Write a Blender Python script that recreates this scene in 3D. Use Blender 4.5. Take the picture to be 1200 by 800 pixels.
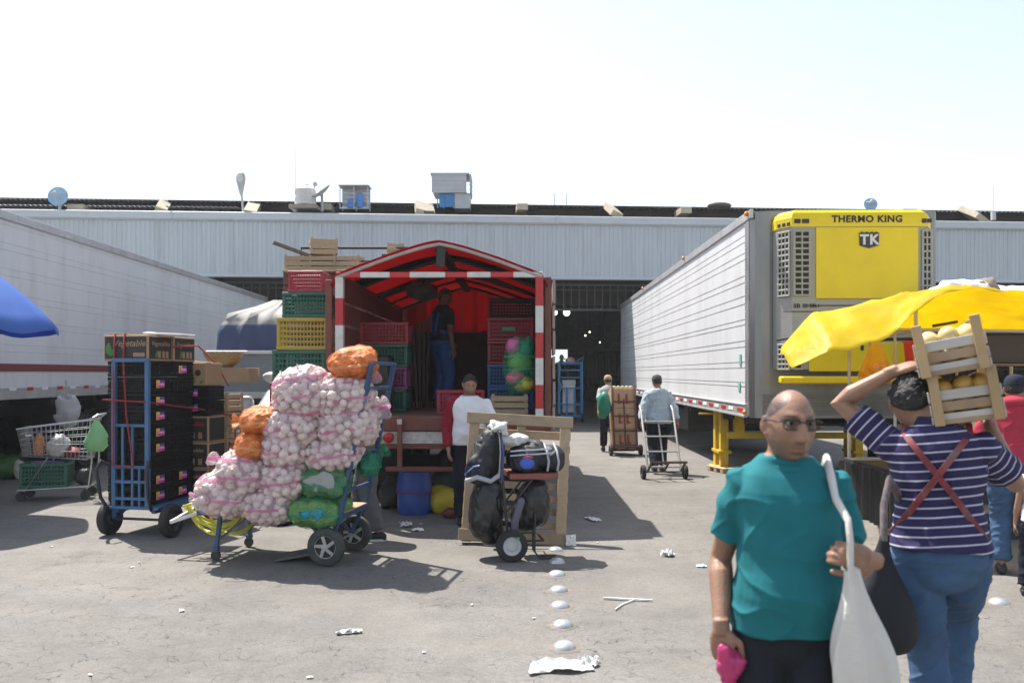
import bpy, math, random
from mathutils import Vector, Matrix, noise, Euler
R = math.radians; PI = math.pi
random.seed(7)
S = bpy.context.scene
C = S.collection
for o in list(bpy.data.objects):
    bpy.data.objects.remove(o)

# ---------------------------------------------------------------- camera, sky, sun, exposure
CAM_H = 1.65
cam_d = bpy.data.cameras.new('camera'); cam = bpy.data.objects.new('camera', cam_d); C.objects.link(cam)
cam.location = (0, 0, CAM_H); cam.rotation_euler = (R(90), 0, 0)
cam_d.sensor_width = 36; cam_d.lens = 30; cam_d.shift_y = 37/1200
cam_d.clip_start = .05; cam_d.clip_end = 3000
S.camera = cam
cam_d.dof.use_dof = True; cam_d.dof.focus_distance = 9.0; cam_d.dof.aperture_fstop = 3.2
SHADOW = Vector((.38, -.43, -1.0))            # the way the sunlight travels
el = math.atan2(1, math.hypot(.38, .43)); az = math.atan2(-.38, .43)
W = bpy.data.worlds.new('World'); S.world = W; W.use_nodes = True
wn = W.node_tree.nodes; wl = W.node_tree.links
sky = wn.new('ShaderNodeTexSky'); sky.sky_type = 'NISHITA'; sky.sun_disc = False
sky.sun_elevation = el; sky.sun_rotation = az
sky.air_density = 1.6; sky.dust_density = 6.0; sky.ozone_density = 1.0; sky.altitude = 2200
hs = wn.new('ShaderNodeHueSaturation'); hs.inputs['Saturation'].default_value = .62
wl.new(sky.outputs[0], hs.inputs['Color'])
bg = wn['Background']; bg.inputs['Strength'].default_value = .113
wl.new(hs.outputs[0], bg.inputs['Color'])
sd = bpy.data.lights.new('sun', 'SUN'); sd.energy = 4.2; sd.angle = R(.6); sd.color = (1, .95, .87)
sun = bpy.data.objects.new('sun', sd); C.objects.link(sun)
sun.rotation_euler = SHADOW.to_track_quat('-Z', 'Y').to_euler(); sun.location = (-20, 20, 40)
S.view_settings.view_transform = 'Standard'; S.view_settings.look = 'None'
S.view_settings.exposure = 1.08; S.view_settings.gamma = 1; S.view_settings.use_curve_mapping = False
S.render.engine = 'CYCLES'
S.cycles.max_bounces = 6; S.cycles.transparent_max_bounces = 12; S.cycles.caustics_reflective = False; S.cycles.caustics_refractive = False
S.cycles.use_denoising = True

# ---------------------------------------------------------------- helpers
def P(px, py, d):
    """world point seen at (px, py) of a 1200 x 800 picture at distance d"""
    return Vector(((px-600)*d/1000, d, CAM_H+(437-py)*d/1000))
def G(px, py):
    d = CAM_H*1000/(py-437)
    return Vector(((px-600)*d/1000, d, 0))

def thing(name, label, cat, loc=(0, 0, 0), rz=0, group=None):
    o = bpy.data.objects.new(name, None); C.objects.link(o)
    o.empty_display_size = .1
    o.location = loc; o.rotation_euler = (0, 0, rz)
    return tag(o, label, cat, group)
def tag(o, label, cat, group=None):
    o['label'] = label; o['category'] = cat
    if group: o['group'] = group
    return o
def struct(o, kind='structure'):
    o['kind'] = kind
    return o
def kids(o):
    return [c for c in C.objects if c.parent is o]
def dup(o, loc, rz=None, label=None, group=None, parent=None):
    """copy of a thing with its parts and sub-parts"""
    c = o.copy(); C.objects.link(c); c.parent = parent
    if loc is not None: c.location = loc
    if rz is not None: c.rotation_euler = rz if not isinstance(rz, (int, float)) else (0, 0, rz)
    if label: c['label'] = label
    if group: c['group'] = group
    for k in list(o.children):
        dup(k, None, parent=c)
    return c

class MB:
    def __init__(s): s.v = []; s.f = []; s.mi = []; s.cur = 0
    def add(s, vs, fs):
        n = len(s.v); s.v += [Vector(v) for v in vs]
        for f in fs: s.f.append(tuple(i+n for i in f)); s.mi.append(s.cur)
        return s
    def mat(s, i): s.cur = i; return s
    def box(s, c, d, rot=None, ch=.004):
        hx, hy, hz = d[0]/2, d[1]/2, d[2]/2
        ch = min(ch, hx*.45, hy*.45, hz*.45)
        vs = []; idx = {}
        for sx in (-1, 1):
            for sy in (-1, 1):
                for sz in (-1, 1):
                    for a in range(3):
                        p = [sx*(hx-ch), sy*(hy-ch), sz*(hz-ch)]
                        p[a] += (sx, sy, sz)[a]*ch
                        idx[(sx, sy, sz, a)] = len(vs); vs.append(Vector(p))
        fs = []
        for a in range(3):
            b, c2 = (a+1) % 3, (a+2) % 3
            for sg in (-1, 1):
                q = []
                for (u, w) in ((-1, -1), (1, -1), (1, 1), (-1, 1)):
                    k = [0, 0, 0]; k[a] = sg; k[b] = u; k[c2] = w; q.append(idx[(*k, a)])
                fs.append(q if sg > 0 else q[::-1])
            for u in (-1, 1):
                for w in (-1, 1):
                    k0 = [0, 0, 0]; k0[a] = -1; k0[b] = u; k0[c2] = w
                    k1 = list(k0); k1[a] = 1
                    q = [idx[(*k0, b)], idx[(*k1, b)], idx[(*k1, c2)], idx[(*k0, c2)]]
                    fs.append(q if u*w < 0 else q[::-1])
        for sx in (-1, 1):
            for sy in (-1, 1):
                for sz in (-1, 1):
                    q = [idx[(sx, sy, sz, a)] for a in range(3)]
                    fs.append(q if sx*sy*sz > 0 else q[::-1])
        if rot is not None:
            m = rot if isinstance(rot, Matrix) else Euler(rot).to_matrix()
            vs = [m @ v for v in vs]
        c = Vector(c)
        return s.add([v+c for v in vs], fs)
    def bar(s, a, b, w, h=None, ch=.003, up=(0, 0, 1)):
        """square bar from a to b"""
        a = Vector(a); b = Vector(b); d = b-a; L = d.length; d.normalize()
        u = Vector(up)
        if abs(d.dot(u)) > .98: u = Vector((0, 1, 0))
        x = d.cross(u).normalized(); z = x.cross(d)
        m = Matrix((x, d, z)).transposed()
        return s.box((a+b)/2, (w, L, h or w), m, ch)
    def rings(s, rs, cap=True, closed=True):
        n = len(rs[0]); vs = [p for r in rs for p in r]; fs = []
        for i in range(len(rs)-1):
            for j in range(n if closed else n-1):
                k = (j+1) % n
                fs.append((i*n+j, i*n+k, (i+1)*n+k, (i+1)*n+j))
        if cap and closed:
            fs.append(tuple(range(n))[::-1]); fs.append(tuple((len(rs)-1)*n+j for j in range(n)))
        return s.add(vs, fs)
    def tube(s, pts, r, n=8, cap=True, rnd=False, flat=1.0):
        pts = [Vector(p) for p in pts]; k = len(pts)
        rr = list(r) if isinstance(r, (list, tuple)) else [r]*k
        if rnd:
            d0 = (pts[0]-pts[1]).normalized(); d1 = (pts[-1]-pts[-2]).normalized()
            a, b = pts[0], pts[-1]; r0, r1 = rr[0], rr[-1]
            pts = [a+d0*r0*.95, a+d0*r0*.7]+pts+[b+d1*r1*.7, b+d1*r1*.95]
            rr = [r0*.3, r0*.72]+rr+[r1*.72, r1*.3]; k += 4
        t = [(pts[min(i+1, k-1)]-pts[max(i-1, 0)]).normalized() for i in range(k)]
        u = Vector((0, 0, 1)) if abs(t[0].z) < .9 else Vector((0, 1, 0))
        x = t[0].cross(u).normalized(); rs = []
        for i in range(k):
            if i:
                x = (x - t[i]*x.dot(t[i])).normalized()
            y = t[i].cross(x)
            rs.append([pts[i]+x*(math.cos(q)*rr[i])+y*(math.sin(q)*rr[i]*flat) for q in [2*PI*j/n for j in range(n)]])
        return s.rings(rs, cap)
    def ell(s, c, r, n=14, m=9, rot=None, pw=1.0):
        c = Vector(c); rm = None if rot is None else (rot if isinstance(rot, Matrix) else Euler(rot).to_matrix())
        def sp(v): return math.copysign(abs(v)**pw, v)
        rs = []
        for i in range(m+1):
            th = -PI/2+PI*min(max(i/m, .02), .98)
            row = []
            for j in range(n):
                ph = 2*PI*j/n
                v = Vector((sp(math.cos(ph))*sp(math.cos(th))*r[0], sp(math.sin(ph))*sp(math.cos(th))*r[1], sp(math.sin(th))*r[2]))
                row.append(c+(rm @ v if rm else v))
            rs.append(row)
        return s.rings(rs)
    def lathe(s, c, prof, n=24, axis='z', loop=False):
        """prof: (radius, height) pairs"""
        c = Vector(c); rs = []
        for r, h in prof:
            row = []
            for j in range(n):
                q = 2*PI*j/n; a, b = math.cos(q)*r, math.sin(q)*r
                row.append(c+Vector({'z': (a, b, h), 'x': (h, a, b), 'y': (b, h, a)}[axis]))
            rs.append(row)
        if loop: rs.append(rs[0])
        return s.rings(rs, cap=not loop)
    def prism(s, poly, a, b, axis='y'):
        """extrude a 2D outline along an axis: 'y' gives (x,z) outlines, 'x' (y,z), 'z' (x,y)"""
        def q(p, t): return {'y': (p[0], t, p[1]), 'x': (t, p[0], p[1]), 'z': (p[0], p[1], t)}[axis]
        n = len(poly); vs = [q(p, a) for p in poly]+[q(p, b) for p in poly]
        fs = [(i, (i+1) % n, (i+1) % n+n, i+n) for i in range(n)]
        fs += [tuple(range(n))[::-1], tuple(range(n, 2*n))]
        return s.add(vs, fs)
    def xf(s, m, i0=0):
        for i in range(i0, len(s.v)): s.v[i] = m @ s.v[i]
        return s
    def build(s, name, mats, parent=None, world=False, smooth=None, loc=None, rz=0):
        me = bpy.data.meshes.new(name)
        vs = s.v
        if world and parent is not None:
            mi = Matrix.Translation(parent.location) @ parent.rotation_euler.to_matrix().to_4x4()
            mi.invert(); vs = [mi @ v for v in vs]
        me.from_pydata([tuple(v) for v in vs], [], s.f)
        if not isinstance(mats, (list, tuple)): mats = [mats]
        for m in mats: me.materials.append(m)
        if len(mats) > 1: me.polygons.foreach_set('material_index', s.mi)
        fixn(me)
        if smooth is not None:
            me.polygons.foreach_set('use_smooth', [True]*len(me.polygons))
            if smooth < 180: me.set_sharp_from_angle(angle=R(smooth))
        o = bpy.data.objects.new(name, me); C.objects.link(o)
        if parent is not None: o.parent = parent
        if loc is not None: o.location = loc; o.rotation_euler = (0, 0, rz)
        return o
import bmesh
def fixn(me):
    bm = bmesh.new(); bm.from_mesh(me); bmesh.ops.recalc_face_normals(bm, faces=bm.faces); bm.to_mesh(me); bm.free(); me.update()

# ---------------------------------------------------------------- materials
MATS = {}
def mk(name, col, rough=.6, metal=0., var=.15, sc=5., bump=0., bsc=60., rnd=0., dirt=None, dsc=3., trans=0., spec=.5, alpha=None, emit=None, stretch=None):
    if name in MATS: return MATS[name]
    m = bpy.data.materials.new(name); m.use_nodes = True; MATS[name] = m
    nt = m.node_tree; N = nt.nodes; L = nt.links; b = N['Principled BSDF']
    tc = N.new('ShaderNodeTexCoord'); co = tc.outputs['Object']
    if stretch:
        mp = N.new('ShaderNodeMapping'); mp.inputs['Scale'].default_value = stretch; L.new(co, mp.inputs[0]); co = mp.outputs[0]
    oi = N.new('ShaderNodeObjectInfo')
    ad = N.new('ShaderNodeVectorMath'); ad.operation = 'ADD'; L.new(co, ad.inputs[0])
    cm = N.new('ShaderNodeCombineXYZ'); ml = N.new('ShaderNodeMath'); ml.operation = 'MULTIPLY'; ml.inputs[1].default_value = 37
    L.new(oi.outputs['Random'], ml.inputs[0]); L.new(ml.outputs[0], cm.inputs[0]); L.new(ml.outputs[0], cm.inputs[1]); L.new(cm.outputs[0], ad.inputs[1])
    co = ad.outputs[0]
    nz = N.new('ShaderNodeTexNoise'); nz.inputs['Scale'].default_value = sc; nz.inputs['Detail'].default_value = 6; nz.inputs['Roughness'].default_value = .6
    L.new(co, nz.inputs['Vector'])
    mr = N.new('ShaderNodeMapRange'); mr.inputs[1].default_value = .25; mr.inputs[2].default_value = .75
    mr.inputs[3].default_value = 1-var; mr.inputs[4].default_value = 1+var; L.new(nz.outputs['Fac'], mr.inputs[0])
    val = mr.outputs[0]
    if rnd:
        r2 = N.new('ShaderNodeMapRange'); r2.inputs[3].default_value = 1-rnd; r2.inputs[4].default_value = 1+rnd; L.new(oi.outputs['Random'], r2.inputs[0])
        mm = N.new('ShaderNodeMath'); mm.operation = 'MULTIPLY'; L.new(val, mm.inputs[0]); L.new(r2.outputs[0], mm.inputs[1]); val = mm.outputs[0]
    vm = N.new('ShaderNodeVectorMath'); vm.operation = 'SCALE'; vm.inputs[0].default_value = col[:3]; L.new(val, vm.inputs['Scale'])
    out = vm.outputs[0]
    if dirt:
        n2 = N.new('ShaderNodeTexNoise'); n2.inputs['Scale'].default_value = dsc; n2.inputs['Detail'].default_value = 8; n2.inputs['Roughness'].default_value = .7
        L.new(co, n2.inputs['Vector'])
        m2 = N.new('ShaderNodeMapRange'); m2.inputs[1].default_value = .5; m2.inputs[2].default_value = .72; m2.inputs[4].default_value = dirt[3]; L.new(n2.outputs['Fac'], m2.inputs[0])
        mx = N.new('ShaderNodeMix'); mx.data_type = 'RGBA'; L.new(m2.outputs[0], mx.inputs[0]); L.new(out, mx.inputs[6]); mx.inputs[7].default_value = (*dirt[:3], 1); out = mx.outputs[2]
    L.new(out, b.inputs['Base Color'])
    rr = N.new('ShaderNodeMapRange'); rr.inputs[3].default_value = max(rough-.1, .02); rr.inputs[4].default_value = min(rough+.1, 1); L.new(nz.outputs['Fac'], rr.inputs[0])
    L.new(rr.outputs[0], b.inputs['Roughness']); b.inputs['Metallic'].default_value = metal; b.inputs['Specular IOR Level'].default_value = spec
    if bump:
        n3 = N.new('ShaderNodeTexNoise'); n3.inputs['Scale'].default_value = bsc; n3.inputs['Detail'].default_value = 4; L.new(co, n3.inputs['Vector'])
        bp = N.new('ShaderNodeBump'); bp.inputs['Strength'].default_value = bump; bp.inputs['Distance'].default_value = .02; L.new(n3.outputs['Fac'], bp.inputs['Height']); L.new(bp.outputs[0], b.inputs['Normal'])
    if emit: b.inputs['Emission Color'].default_value = (*emit[:3], 1); b.inputs['Emission Strength'].default_value = emit[3]
    res = b.outputs[0]; mo = N['Material Output']
    if trans:
        tr = N.new('ShaderNodeBsdfTranslucent'); L.new(out, tr.inputs['Color'])
        ms = N.new('ShaderNodeMixShader'); ms.inputs[0].default_value = trans; L.new(res, ms.inputs[1]); L.new(tr.outputs[0], ms.inputs[2]); res = ms.outputs[0]
    if alpha is not None:
        tp = N.new('ShaderNodeBsdfTransparent'); ms = N.new('ShaderNodeMixShader'); ms.inputs[0].default_value = alpha
        L.new(tp.outputs[0], ms.inputs[1]); L.new(res, ms.inputs[2]); res = ms.outputs[0]
    L.new(res, mo.inputs['Surface'])
    m['out'] = out.node.name
    return m

def text(body, size, mat, parent, loc, rot=(PI/2, 0, 0), ext=.002, sx=1., off=0., shear=0., name='lettering'):
    cu = bpy.data.curves.new(name, 'FONT'); cu.body = body; cu.size = size; cu.extrude = ext; cu.offset = off; cu.shear = shear; cu.space_character = 1.0+off*22
    cu.align_x = 'CENTER'; cu.align_y = 'CENTER'; cu.resolution_u = 3
    t = bpy.data.objects.new('tmp', cu); C.objects.link(t)
    dg = bpy.context.evaluated_depsgraph_get(); me = bpy.data.meshes.new_from_object(t.evaluated_get(dg))
    bpy.data.objects.remove(t); me.materials.clear(); me.materials.append(mat)
    o = bpy.data.objects.new(name, me); C.objects.link(o); o.parent = parent
    o.location = loc; o.rotation_euler = rot; o.scale = (sx, 1, 1)
    return o

def blob(mb, name, mat, parent, vox=.008, it=3, fn=None, attr=None, world=False):
    """fuse the closed shapes of mb into one continuous surface"""
    me = bpy.data.meshes.new(name); me.from_pydata([tuple(v) for v in mb.v], [], mb.f); fixn_parts(me)
    t = bpy.data.objects.new('tmp', me); C.objects.link(t)
    md = t.modifiers.new('r', 'REMESH'); md.mode = 'VOXEL'; md.voxel_size = vox; md.adaptivity = 0
    if it:
        sm = t.modifiers.new('s', 'SMOOTH'); sm.iterations = it; sm.factor = .5
    dg = bpy.context.evaluated_depsgraph_get(); out = bpy.data.meshes.new_from_object(t.evaluated_get(dg))
    bpy.data.objects.remove(t); bpy.data.meshes.remove(me)
    out.name = name
    if fn:
        ns = [v.normal.copy() for v in out.vertices]
        for v, n in zip(out.vertices, ns): v.co = v.co + n*fn(v.co, n)
    if attr:
        for an, af in attr.items():
            if an == 'ft':
                a = out.attributes.new(an, 'FLOAT_COLOR', 'POINT')
                buf = []
                for v in out.vertices: buf += [*af(v.co), 1.]
                a.data.foreach_set('color', buf)
            else:
                a = out.attributes.new(an, 'FLOAT', 'POINT'); a.data.foreach_set('value', [af(v.co) for v in out.vertices])
    out.materials.clear(); out.materials.append(mat)
    out.polygons.foreach_set('use_smooth', [True]*len(out.polygons)); out.update()
    o = bpy.data.objects.new(name, out); C.objects.link(o); o.parent = parent
    return o
def fixn_parts(me): fixn(me)
def fb(v, sc, o=0.):
    return noise.noise(Vector((v[0]*sc+o, v[1]*sc+o*1.7, v[2]*sc-o)))

# colours used again and again
RUBBER = mk('rubber', (.022, .022, .023), .75, var=.3, bump=.2)
BLACKM = mk('black_metal', (.025, .025, .028), .5, var=.3)
DARK = mk('dark_chassis', (.03, .029, .028), .7, var=.3)
STEEL = mk('steel', (.55, .56, .58), .35, .9, var=.12)
CHROME = mk('chrome', (.75, .75, .76), .2, 1., var=.06)
WHITE = mk('white_paint', (.72, .72, .70), .5, var=.06)
NAVYM = mk('navy_paint', (.025, .065, .15), .45, var=.2, dirt=(.14, .1, .08, .4), dsc=9)
BLUEM = mk('blue_paint', (.045, .13, .27), .45, var=.2, dirt=(.18, .13, .09, .5), dsc=9)
WOOD = mk('raw_wood', (.43, .32, .20), .75, var=.25, sc=5, rnd=.12, bump=.15, stretch=(3, 3, 3), dirt=(.2, .16, .12, .4), dsc=5)
WOODP = mk('pallet_wood', (.39, .285, .18), .8, var=.35, sc=4, rnd=.22, bump=.3, dirt=(.2, .17, .13, .75), dsc=4)
RED = mk('red_paint', (.42, .035, .03), .5, var=.15, dirt=(.18, .08, .06, .4), dsc=6)
REDRF = mk('red_reflector', (.55, .02, .02), .3, var=.1)
AMBER = mk('amber_lens', (.85, .25, .02), .3, var=.05)
MAROON = mk('maroon_paint', (.17, .05, .035), .6, var=.25, dirt=(.13, .1, .08, .5), dsc=4)
PAPER = mk('paper', (.75, .74, .72), .8, var=.06)
# ---------------------------------------------------------------- ground
def ground_mat():
    m = bpy.data.materials.new('asphalt'); m.use_nodes = True
    nt = m.node_tree; N = nt.nodes; L = nt.links; b = N['Principled BSDF']
    tc = N.new('ShaderNodeTexCoord'); co = tc.outputs['Object']
    def nz(sc, det=6, ro=.6, src=co):
        n = N.new('ShaderNodeTexNoise'); n.inputs['Scale'].default_value = sc; n.inputs['Detail'].default_value = det; n.inputs['Roughness'].default_value = ro
        L.new(src, n.inputs['Vector']); return n
    def mr(src, a, c, x, y):
        n = N.new('ShaderNodeMapRange'); n.inputs[1].default_value = a; n.inputs[2].default_value = c; n.inputs[3].default_value = x; n.inputs[4].default_value = y
        L.new(src, n.inputs[0]); return n.outputs[0]
    def math_(op, a, c):
        n = N.new('ShaderNodeMath'); n.operation = op
        for i, q in enumerate((a, c)):
            if isinstance(q, (int, float)): n.inputs[i].default_value = q
            else: L.new(q, n.inputs[i])
        return n.outputs[0]
    big = nz(.33, 5); mid = nz(2.2, 8, .65); fine = nz(90, 3, .7); mp = N.new('ShaderNodeMapping'); mp.inputs['Scale'].default_value = (.25, 1.6, 1)
    L.new(co, mp.inputs[0]); streak = nz(1.3, 6, .6, mp.outputs[0])
    v = math_('MULTIPLY', mr(big.outputs[0], .3, .7, .76, 1.14), mr(mid.outputs[0], .25, .75, .8, 1.16))
    v = math_('MULTIPLY', v, mr(fine.outputs[0], .3, .7, .8, 1.22))
    v = math_('MULTIPLY', v, mr(streak.outputs[0], .3, .7, .93, 1.07))
    # stones in the surface
    vo = N.new('ShaderNodeTexVoronoi'); vo.inputs['Scale'].default_value = 55; L.new(co, vo.inputs['Vector'])
    sp = N.new('ShaderNodeSeparateColor'); L.new(vo.outputs['Color'], sp.inputs[0])
    v = math_('MULTIPLY', v, mr(sp.outputs[0], 0, 1, .88, 1.1))
    # alligator cracks in patches
    wv = nz(2.5, 4); ws = N.new('ShaderNodeVectorMath'); ws.operation = 'SCALE'; ws.inputs['Scale'].default_value = .35; L.new(wv.outputs['Color'], ws.inputs[0])
    wa = N.new('ShaderNodeVectorMath'); L.new(co, wa.inputs[0]); L.new(ws.outputs[0], wa.inputs[1])
    cr = N.new('ShaderNodeTexVoronoi'); cr.feature = 'DISTANCE_TO_EDGE'; cr.inputs['Scale'].default_value = 6.5; L.new(wa.outputs[0], cr.inputs['Vector'])
    line = mr(cr.outputs['Distance'], .0, .028, 1, 0)
    pm = nz(.55, 5, .6); msk = mr(pm.outputs[0], .42, .56, 0, 1)
    brk = mr(nz(7, 3).outputs[0], .42, .6, 0, 1)
    line = math_('MULTIPLY', math_('MULTIPLY', line, msk), brk)
    c2 = N.new('ShaderNodeTexVoronoi'); c2.feature = 'DISTANCE_TO_EDGE'; c2.inputs['Scale'].default_value = .38; L.new(wa.outputs[0], c2.inputs['Vector'])
    l2 = math_('MULTIPLY', math_('MULTIPLY', mr(c2.outputs['Distance'], 0, .0018, 1, 0), .4), brk)
    crack = math_('MAXIMUM', math_('MULTIPLY', line, .7), l2)
    # oil and grime blotches
    st = nz(1.1, 7, .7); stm = mr(st.outputs[0], .57, .72, 0, .45)
    sm2 = nz(6.5, 5, .6); spots = mr(sm2.outputs[0], .68, .74, 0, .35)
    v = math_('MULTIPLY', v, math_('SUBTRACT', 1, crack)); v = math_('MULTIPLY', v, math_('SUBTRACT', 1, stm)); v = math_('MULTIPLY', v, math_('SUBTRACT', 1, spots))
    vs = N.new('ShaderNodeVectorMath'); vs.operation = 'SCALE'; vs.inputs[0].default_value = (.180, .170, .156); L.new(v, vs.inputs['Scale'])
    # sandy dust
    du = nz(.9, 6, .6); dm = mr(du.outputs[0], .5, .72, 0, .5)
    mx = N.new('ShaderNodeMix'); mx.data_type = 'RGBA'; L.new(dm, mx.inputs[0]); L.new(vs.outputs[0], mx.inputs[6]); mx.inputs[7].default_value = (.215, .196, .168, 1)
    L.new(mx.outputs[2], b.inputs['Base Color']); b.inputs['Roughness'].default_value = .85; b.inputs['Specular IOR Level'].default_value = .3
    bp = N.new('ShaderNodeBump'); bp.inputs['Strength'].default_value = .35; bp.inputs['Distance'].default_value = .008
    h = math_('SUBTRACT', math_('ADD', fine.outputs[0], math_('MULTIPLY', mid.outputs[0], 2)), math_('MULTIPLY', crack, 2.5))
    L.new(h, bp.inputs['Height']); L.new(bp.outputs[0], b.inputs['Normal'])
    return m
g = MB()
xs = [-1500, -60, -30, 30, 60, 1500]; ys = [-1500, -30, 0, 30, 70, 2000]
vs = [(x, y, 0) for y in ys for x in xs]
g.add(vs, [(j*6+i, j*6+i+1, j*6+i+7, j*6+i+6) for j in range(5) for i in range(5)])
struct(g.build('ground', ground_mat()))

# ---------------------------------------------------------------- market hall
HALL = thing('market_hall', 'long market hall with pale ribbed metal fascia above a wide dark opening', 'building', (0, 26.8, 0), math.atan(.0685))
FASC = mk('fascia_metal', (.47, .51, .545), .55, .0, var=.07, sc=1.2, dirt=(.32, .33, .33, .5), dsc=1.5, stretch=(3, 1, .25))
FASC2 = mk('fascia_trim', (.50, .54, .57), .5, 0., var=.07, sc=2, dirt=(.34, .34, .33, .5), dsc=2)
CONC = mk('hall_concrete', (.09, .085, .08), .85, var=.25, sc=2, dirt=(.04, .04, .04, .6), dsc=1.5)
ROOFM = mk('roof_fibre_cement', (.10, .085, .075), .85, var=.3, sc=2, dirt=(.05, .04, .035, .7), dsc=3)
HX0, HX1 = -34, 34
mb = MB(); pr = []; x = HX0
while x < HX1:
    pr += [(x, 0.0), (x+.085, 0.0), (x+.095, .014), (x+.13, .014), (x+.14, 0.)]; x += .14
r0 = [(a, b, 4.68) for a, b in pr]; r1 = [(a, b, 6.36) for a, b in pr]
mb.rings([r0, r1], closed=False)
mb.build('fascia', FASC, HALL)
mb = MB()
mb.box((0, .06, 6.46), (68, .34, .24), ch=.02); mb.box((0, .02, 6.33), (68, .16, .03)); mb.box((0, .03, 4.64), (68, .2, .1), ch=.02)
x = HX0
while x < HX1: mb.box((x, -.12, 6.46), (.05, .035, .25)); x += 5.9
mb.build('fascia_trim', FASC2, HALL)
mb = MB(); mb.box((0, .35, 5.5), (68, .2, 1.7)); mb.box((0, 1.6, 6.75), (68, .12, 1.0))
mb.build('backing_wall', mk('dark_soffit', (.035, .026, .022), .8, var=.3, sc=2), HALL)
def corrug(mb, y0, y1, z0, z1, x0, x1, per=.15, amp=.02, th=.015):
    n = int((x1-x0)/per*6); top0, top1, bt0, bt1 = [], [], [], []
    for i in range(n+1):
        x = x0+(x1-x0)*i/n; w = amp*math.sin(2*PI*(x-x0)/per)+.03*noise.noise(Vector((x*.15, y0, 3)))
        top0.append((x, y0, z0+w)); top1.append((x, y1, z1+w)); bt0.append((x, y0, z0+w-th)); bt1.append((x, y1, z1+w-th))
    mb.rings([bt1, bt0, top0, top1], closed=False)
mb = MB(); zr = lambda y: 7.14+(y-1.15)*.05
for a, b in ((1.15, 9), (10.2, 17), (18.2, 26), (27.2, 36), (37.2, 46)): corrug(mb, a, b, zr(a), zr(b), HX0, HX1)
mb.build('roof', ROOFM, HALL, smooth=50)
mb = MB(); corrug(mb, .75, 2.2, 6.88, 6.94, -20, -8.6); mb.build('lower_roof', mk('grey_sheet', (.34, .34, .34), .7, var=.2), HALL, smooth=50)
bm_ = mk('pale_timber', (.38, .33, .25), .8, var=.2)
for (px, py, sx, tl) in ((90, 244, .5, 0), (187, 240, .35, .3), (293, 243, .4, .1), (383, 243, .3, 0), (497, 243, .6, .2), (612, 243, .35, 0), (720, 245, .4, .35), (803, 247, .35, 0), (1065, 249, .5, 0), (1150, 252, .8, .4)):
    p = P(px, py, 27.4+.0685*(px-600)*.0274); q = HALL.rotation_euler.to_matrix().inverted() @ (p-HALL.location)
    mb = MB(); mb.box((q.x, .9, q.z), (sx, .9, .2), (.5 if tl else 0, tl, tl)); mb.build('rafter_end', bm_, HALL)
mb = MB()
for x in (-27, -18, -2.6, 9.9, 18, 27):
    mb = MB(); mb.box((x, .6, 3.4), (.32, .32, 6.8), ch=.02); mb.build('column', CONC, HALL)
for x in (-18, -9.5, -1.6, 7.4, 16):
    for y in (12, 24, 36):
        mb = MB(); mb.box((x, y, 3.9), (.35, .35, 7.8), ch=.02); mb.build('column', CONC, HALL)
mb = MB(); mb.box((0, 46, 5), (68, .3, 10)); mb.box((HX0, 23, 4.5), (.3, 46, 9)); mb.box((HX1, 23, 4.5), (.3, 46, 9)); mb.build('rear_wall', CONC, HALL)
for y in (9.6, 17.6, 26.6, 36.6):  # unseen translucent roof strips, added to brighten the dark hall inside
    mb = MB(); mb.box((0, y, zr(y)-.02), (68, 1.35, .02)); mb.build('added_skylight', mk('added_skylight_sheet', (.5, .48, .4), .6, var=.3, trans=.55), HALL)
# inner lattice above the aisle
mb = MB()
for i in range(int(16/.27)): mb.box((-9.4+i*.27, 2.4, 4.24), (.03, .03, .84))
mb.box((-1.6, 2.4, 3.82), (16, .06, .07)); mb.box((-1.6, 2.4, 4.68), (16, .06, .06)); mb.box((-1.6, 2.4, 4.5), (16, .03, .03))
mb.build('lattice', mk('lattice_grey', (.16, .16, .155), .6), HALL)
mb = MB(); mb.box((-1.6, 6.5, 5.6), (18, .15, 2.6)); mb.build('inner_lintel', CONC, HALL)
# trading stalls inside on both sides of the aisle
cols = [(.12, .08, .05), (.05, .09, .05), (.12, .1, .04), (.1, .04, .03), (.04, .06, .1)]
random.seed(3); k = 0
for sx, xw in ((-1, -2.2), (1, 5.6)):
    for y in (8, 14, 21, 29):
        st = thing('trading_stall', 'dim trading stall with crates and a board roof deep inside the market hall', 'stall', HALL.matrix_basis @ Vector((xw, y, 0)), HALL.rotation_euler.z, 'stalls inside the hall')
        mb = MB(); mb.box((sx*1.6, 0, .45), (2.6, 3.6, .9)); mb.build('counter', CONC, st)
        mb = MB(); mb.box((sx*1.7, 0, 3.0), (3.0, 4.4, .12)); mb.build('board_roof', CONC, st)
        for a in (.35, 2.9):
            for c in (-2, 2): mb = MB(); mb.box((sx*a, c, 1.48), (.08, .08, 2.94)); mb.build('post', DARK, st)
        for i in range(5):
            mb = MB(); mb.box((sx*random.uniform(.6, 2.4), -1.4+i*.7, 1.05), (.5, .5, .3+random.random()*.5)); mb.build('produce_box', mk('stall_box_%d' % (i), cols[i], .8), st)
for (px, py, d, r) in ((650, 366, 31, .1), (664, 366, 31, .12), (704, 363, 36, .04), (691, 389, 50, .05), (686, 393, 52, .05), (703, 401, 44, .035), (12, 400, 40, .05)):
    q = P(px, py, d); mb = MB()
    o = thing('hanging_lamp', 'small bright lamp hanging in the dark market hall', 'lamp', q, 0, 'lamps inside the hall')
    mb.ell((0, 0, 0), (r, r, r*1.1), 10, 7); mb.build('bulb', mk('bulb_glow', (1, 1, 1), emit=(1, .93, .8, 2)), o, smooth=180)
    mb = MB(); mb.tube([(0, 0, r), (0, 0, 8.2-q.z)], .012, 5); mb.lathe((0, 0, r*.9), ((r*.4, 0), (r*.35, .1)), 8); mb.build('flex', DARK, o)
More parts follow.
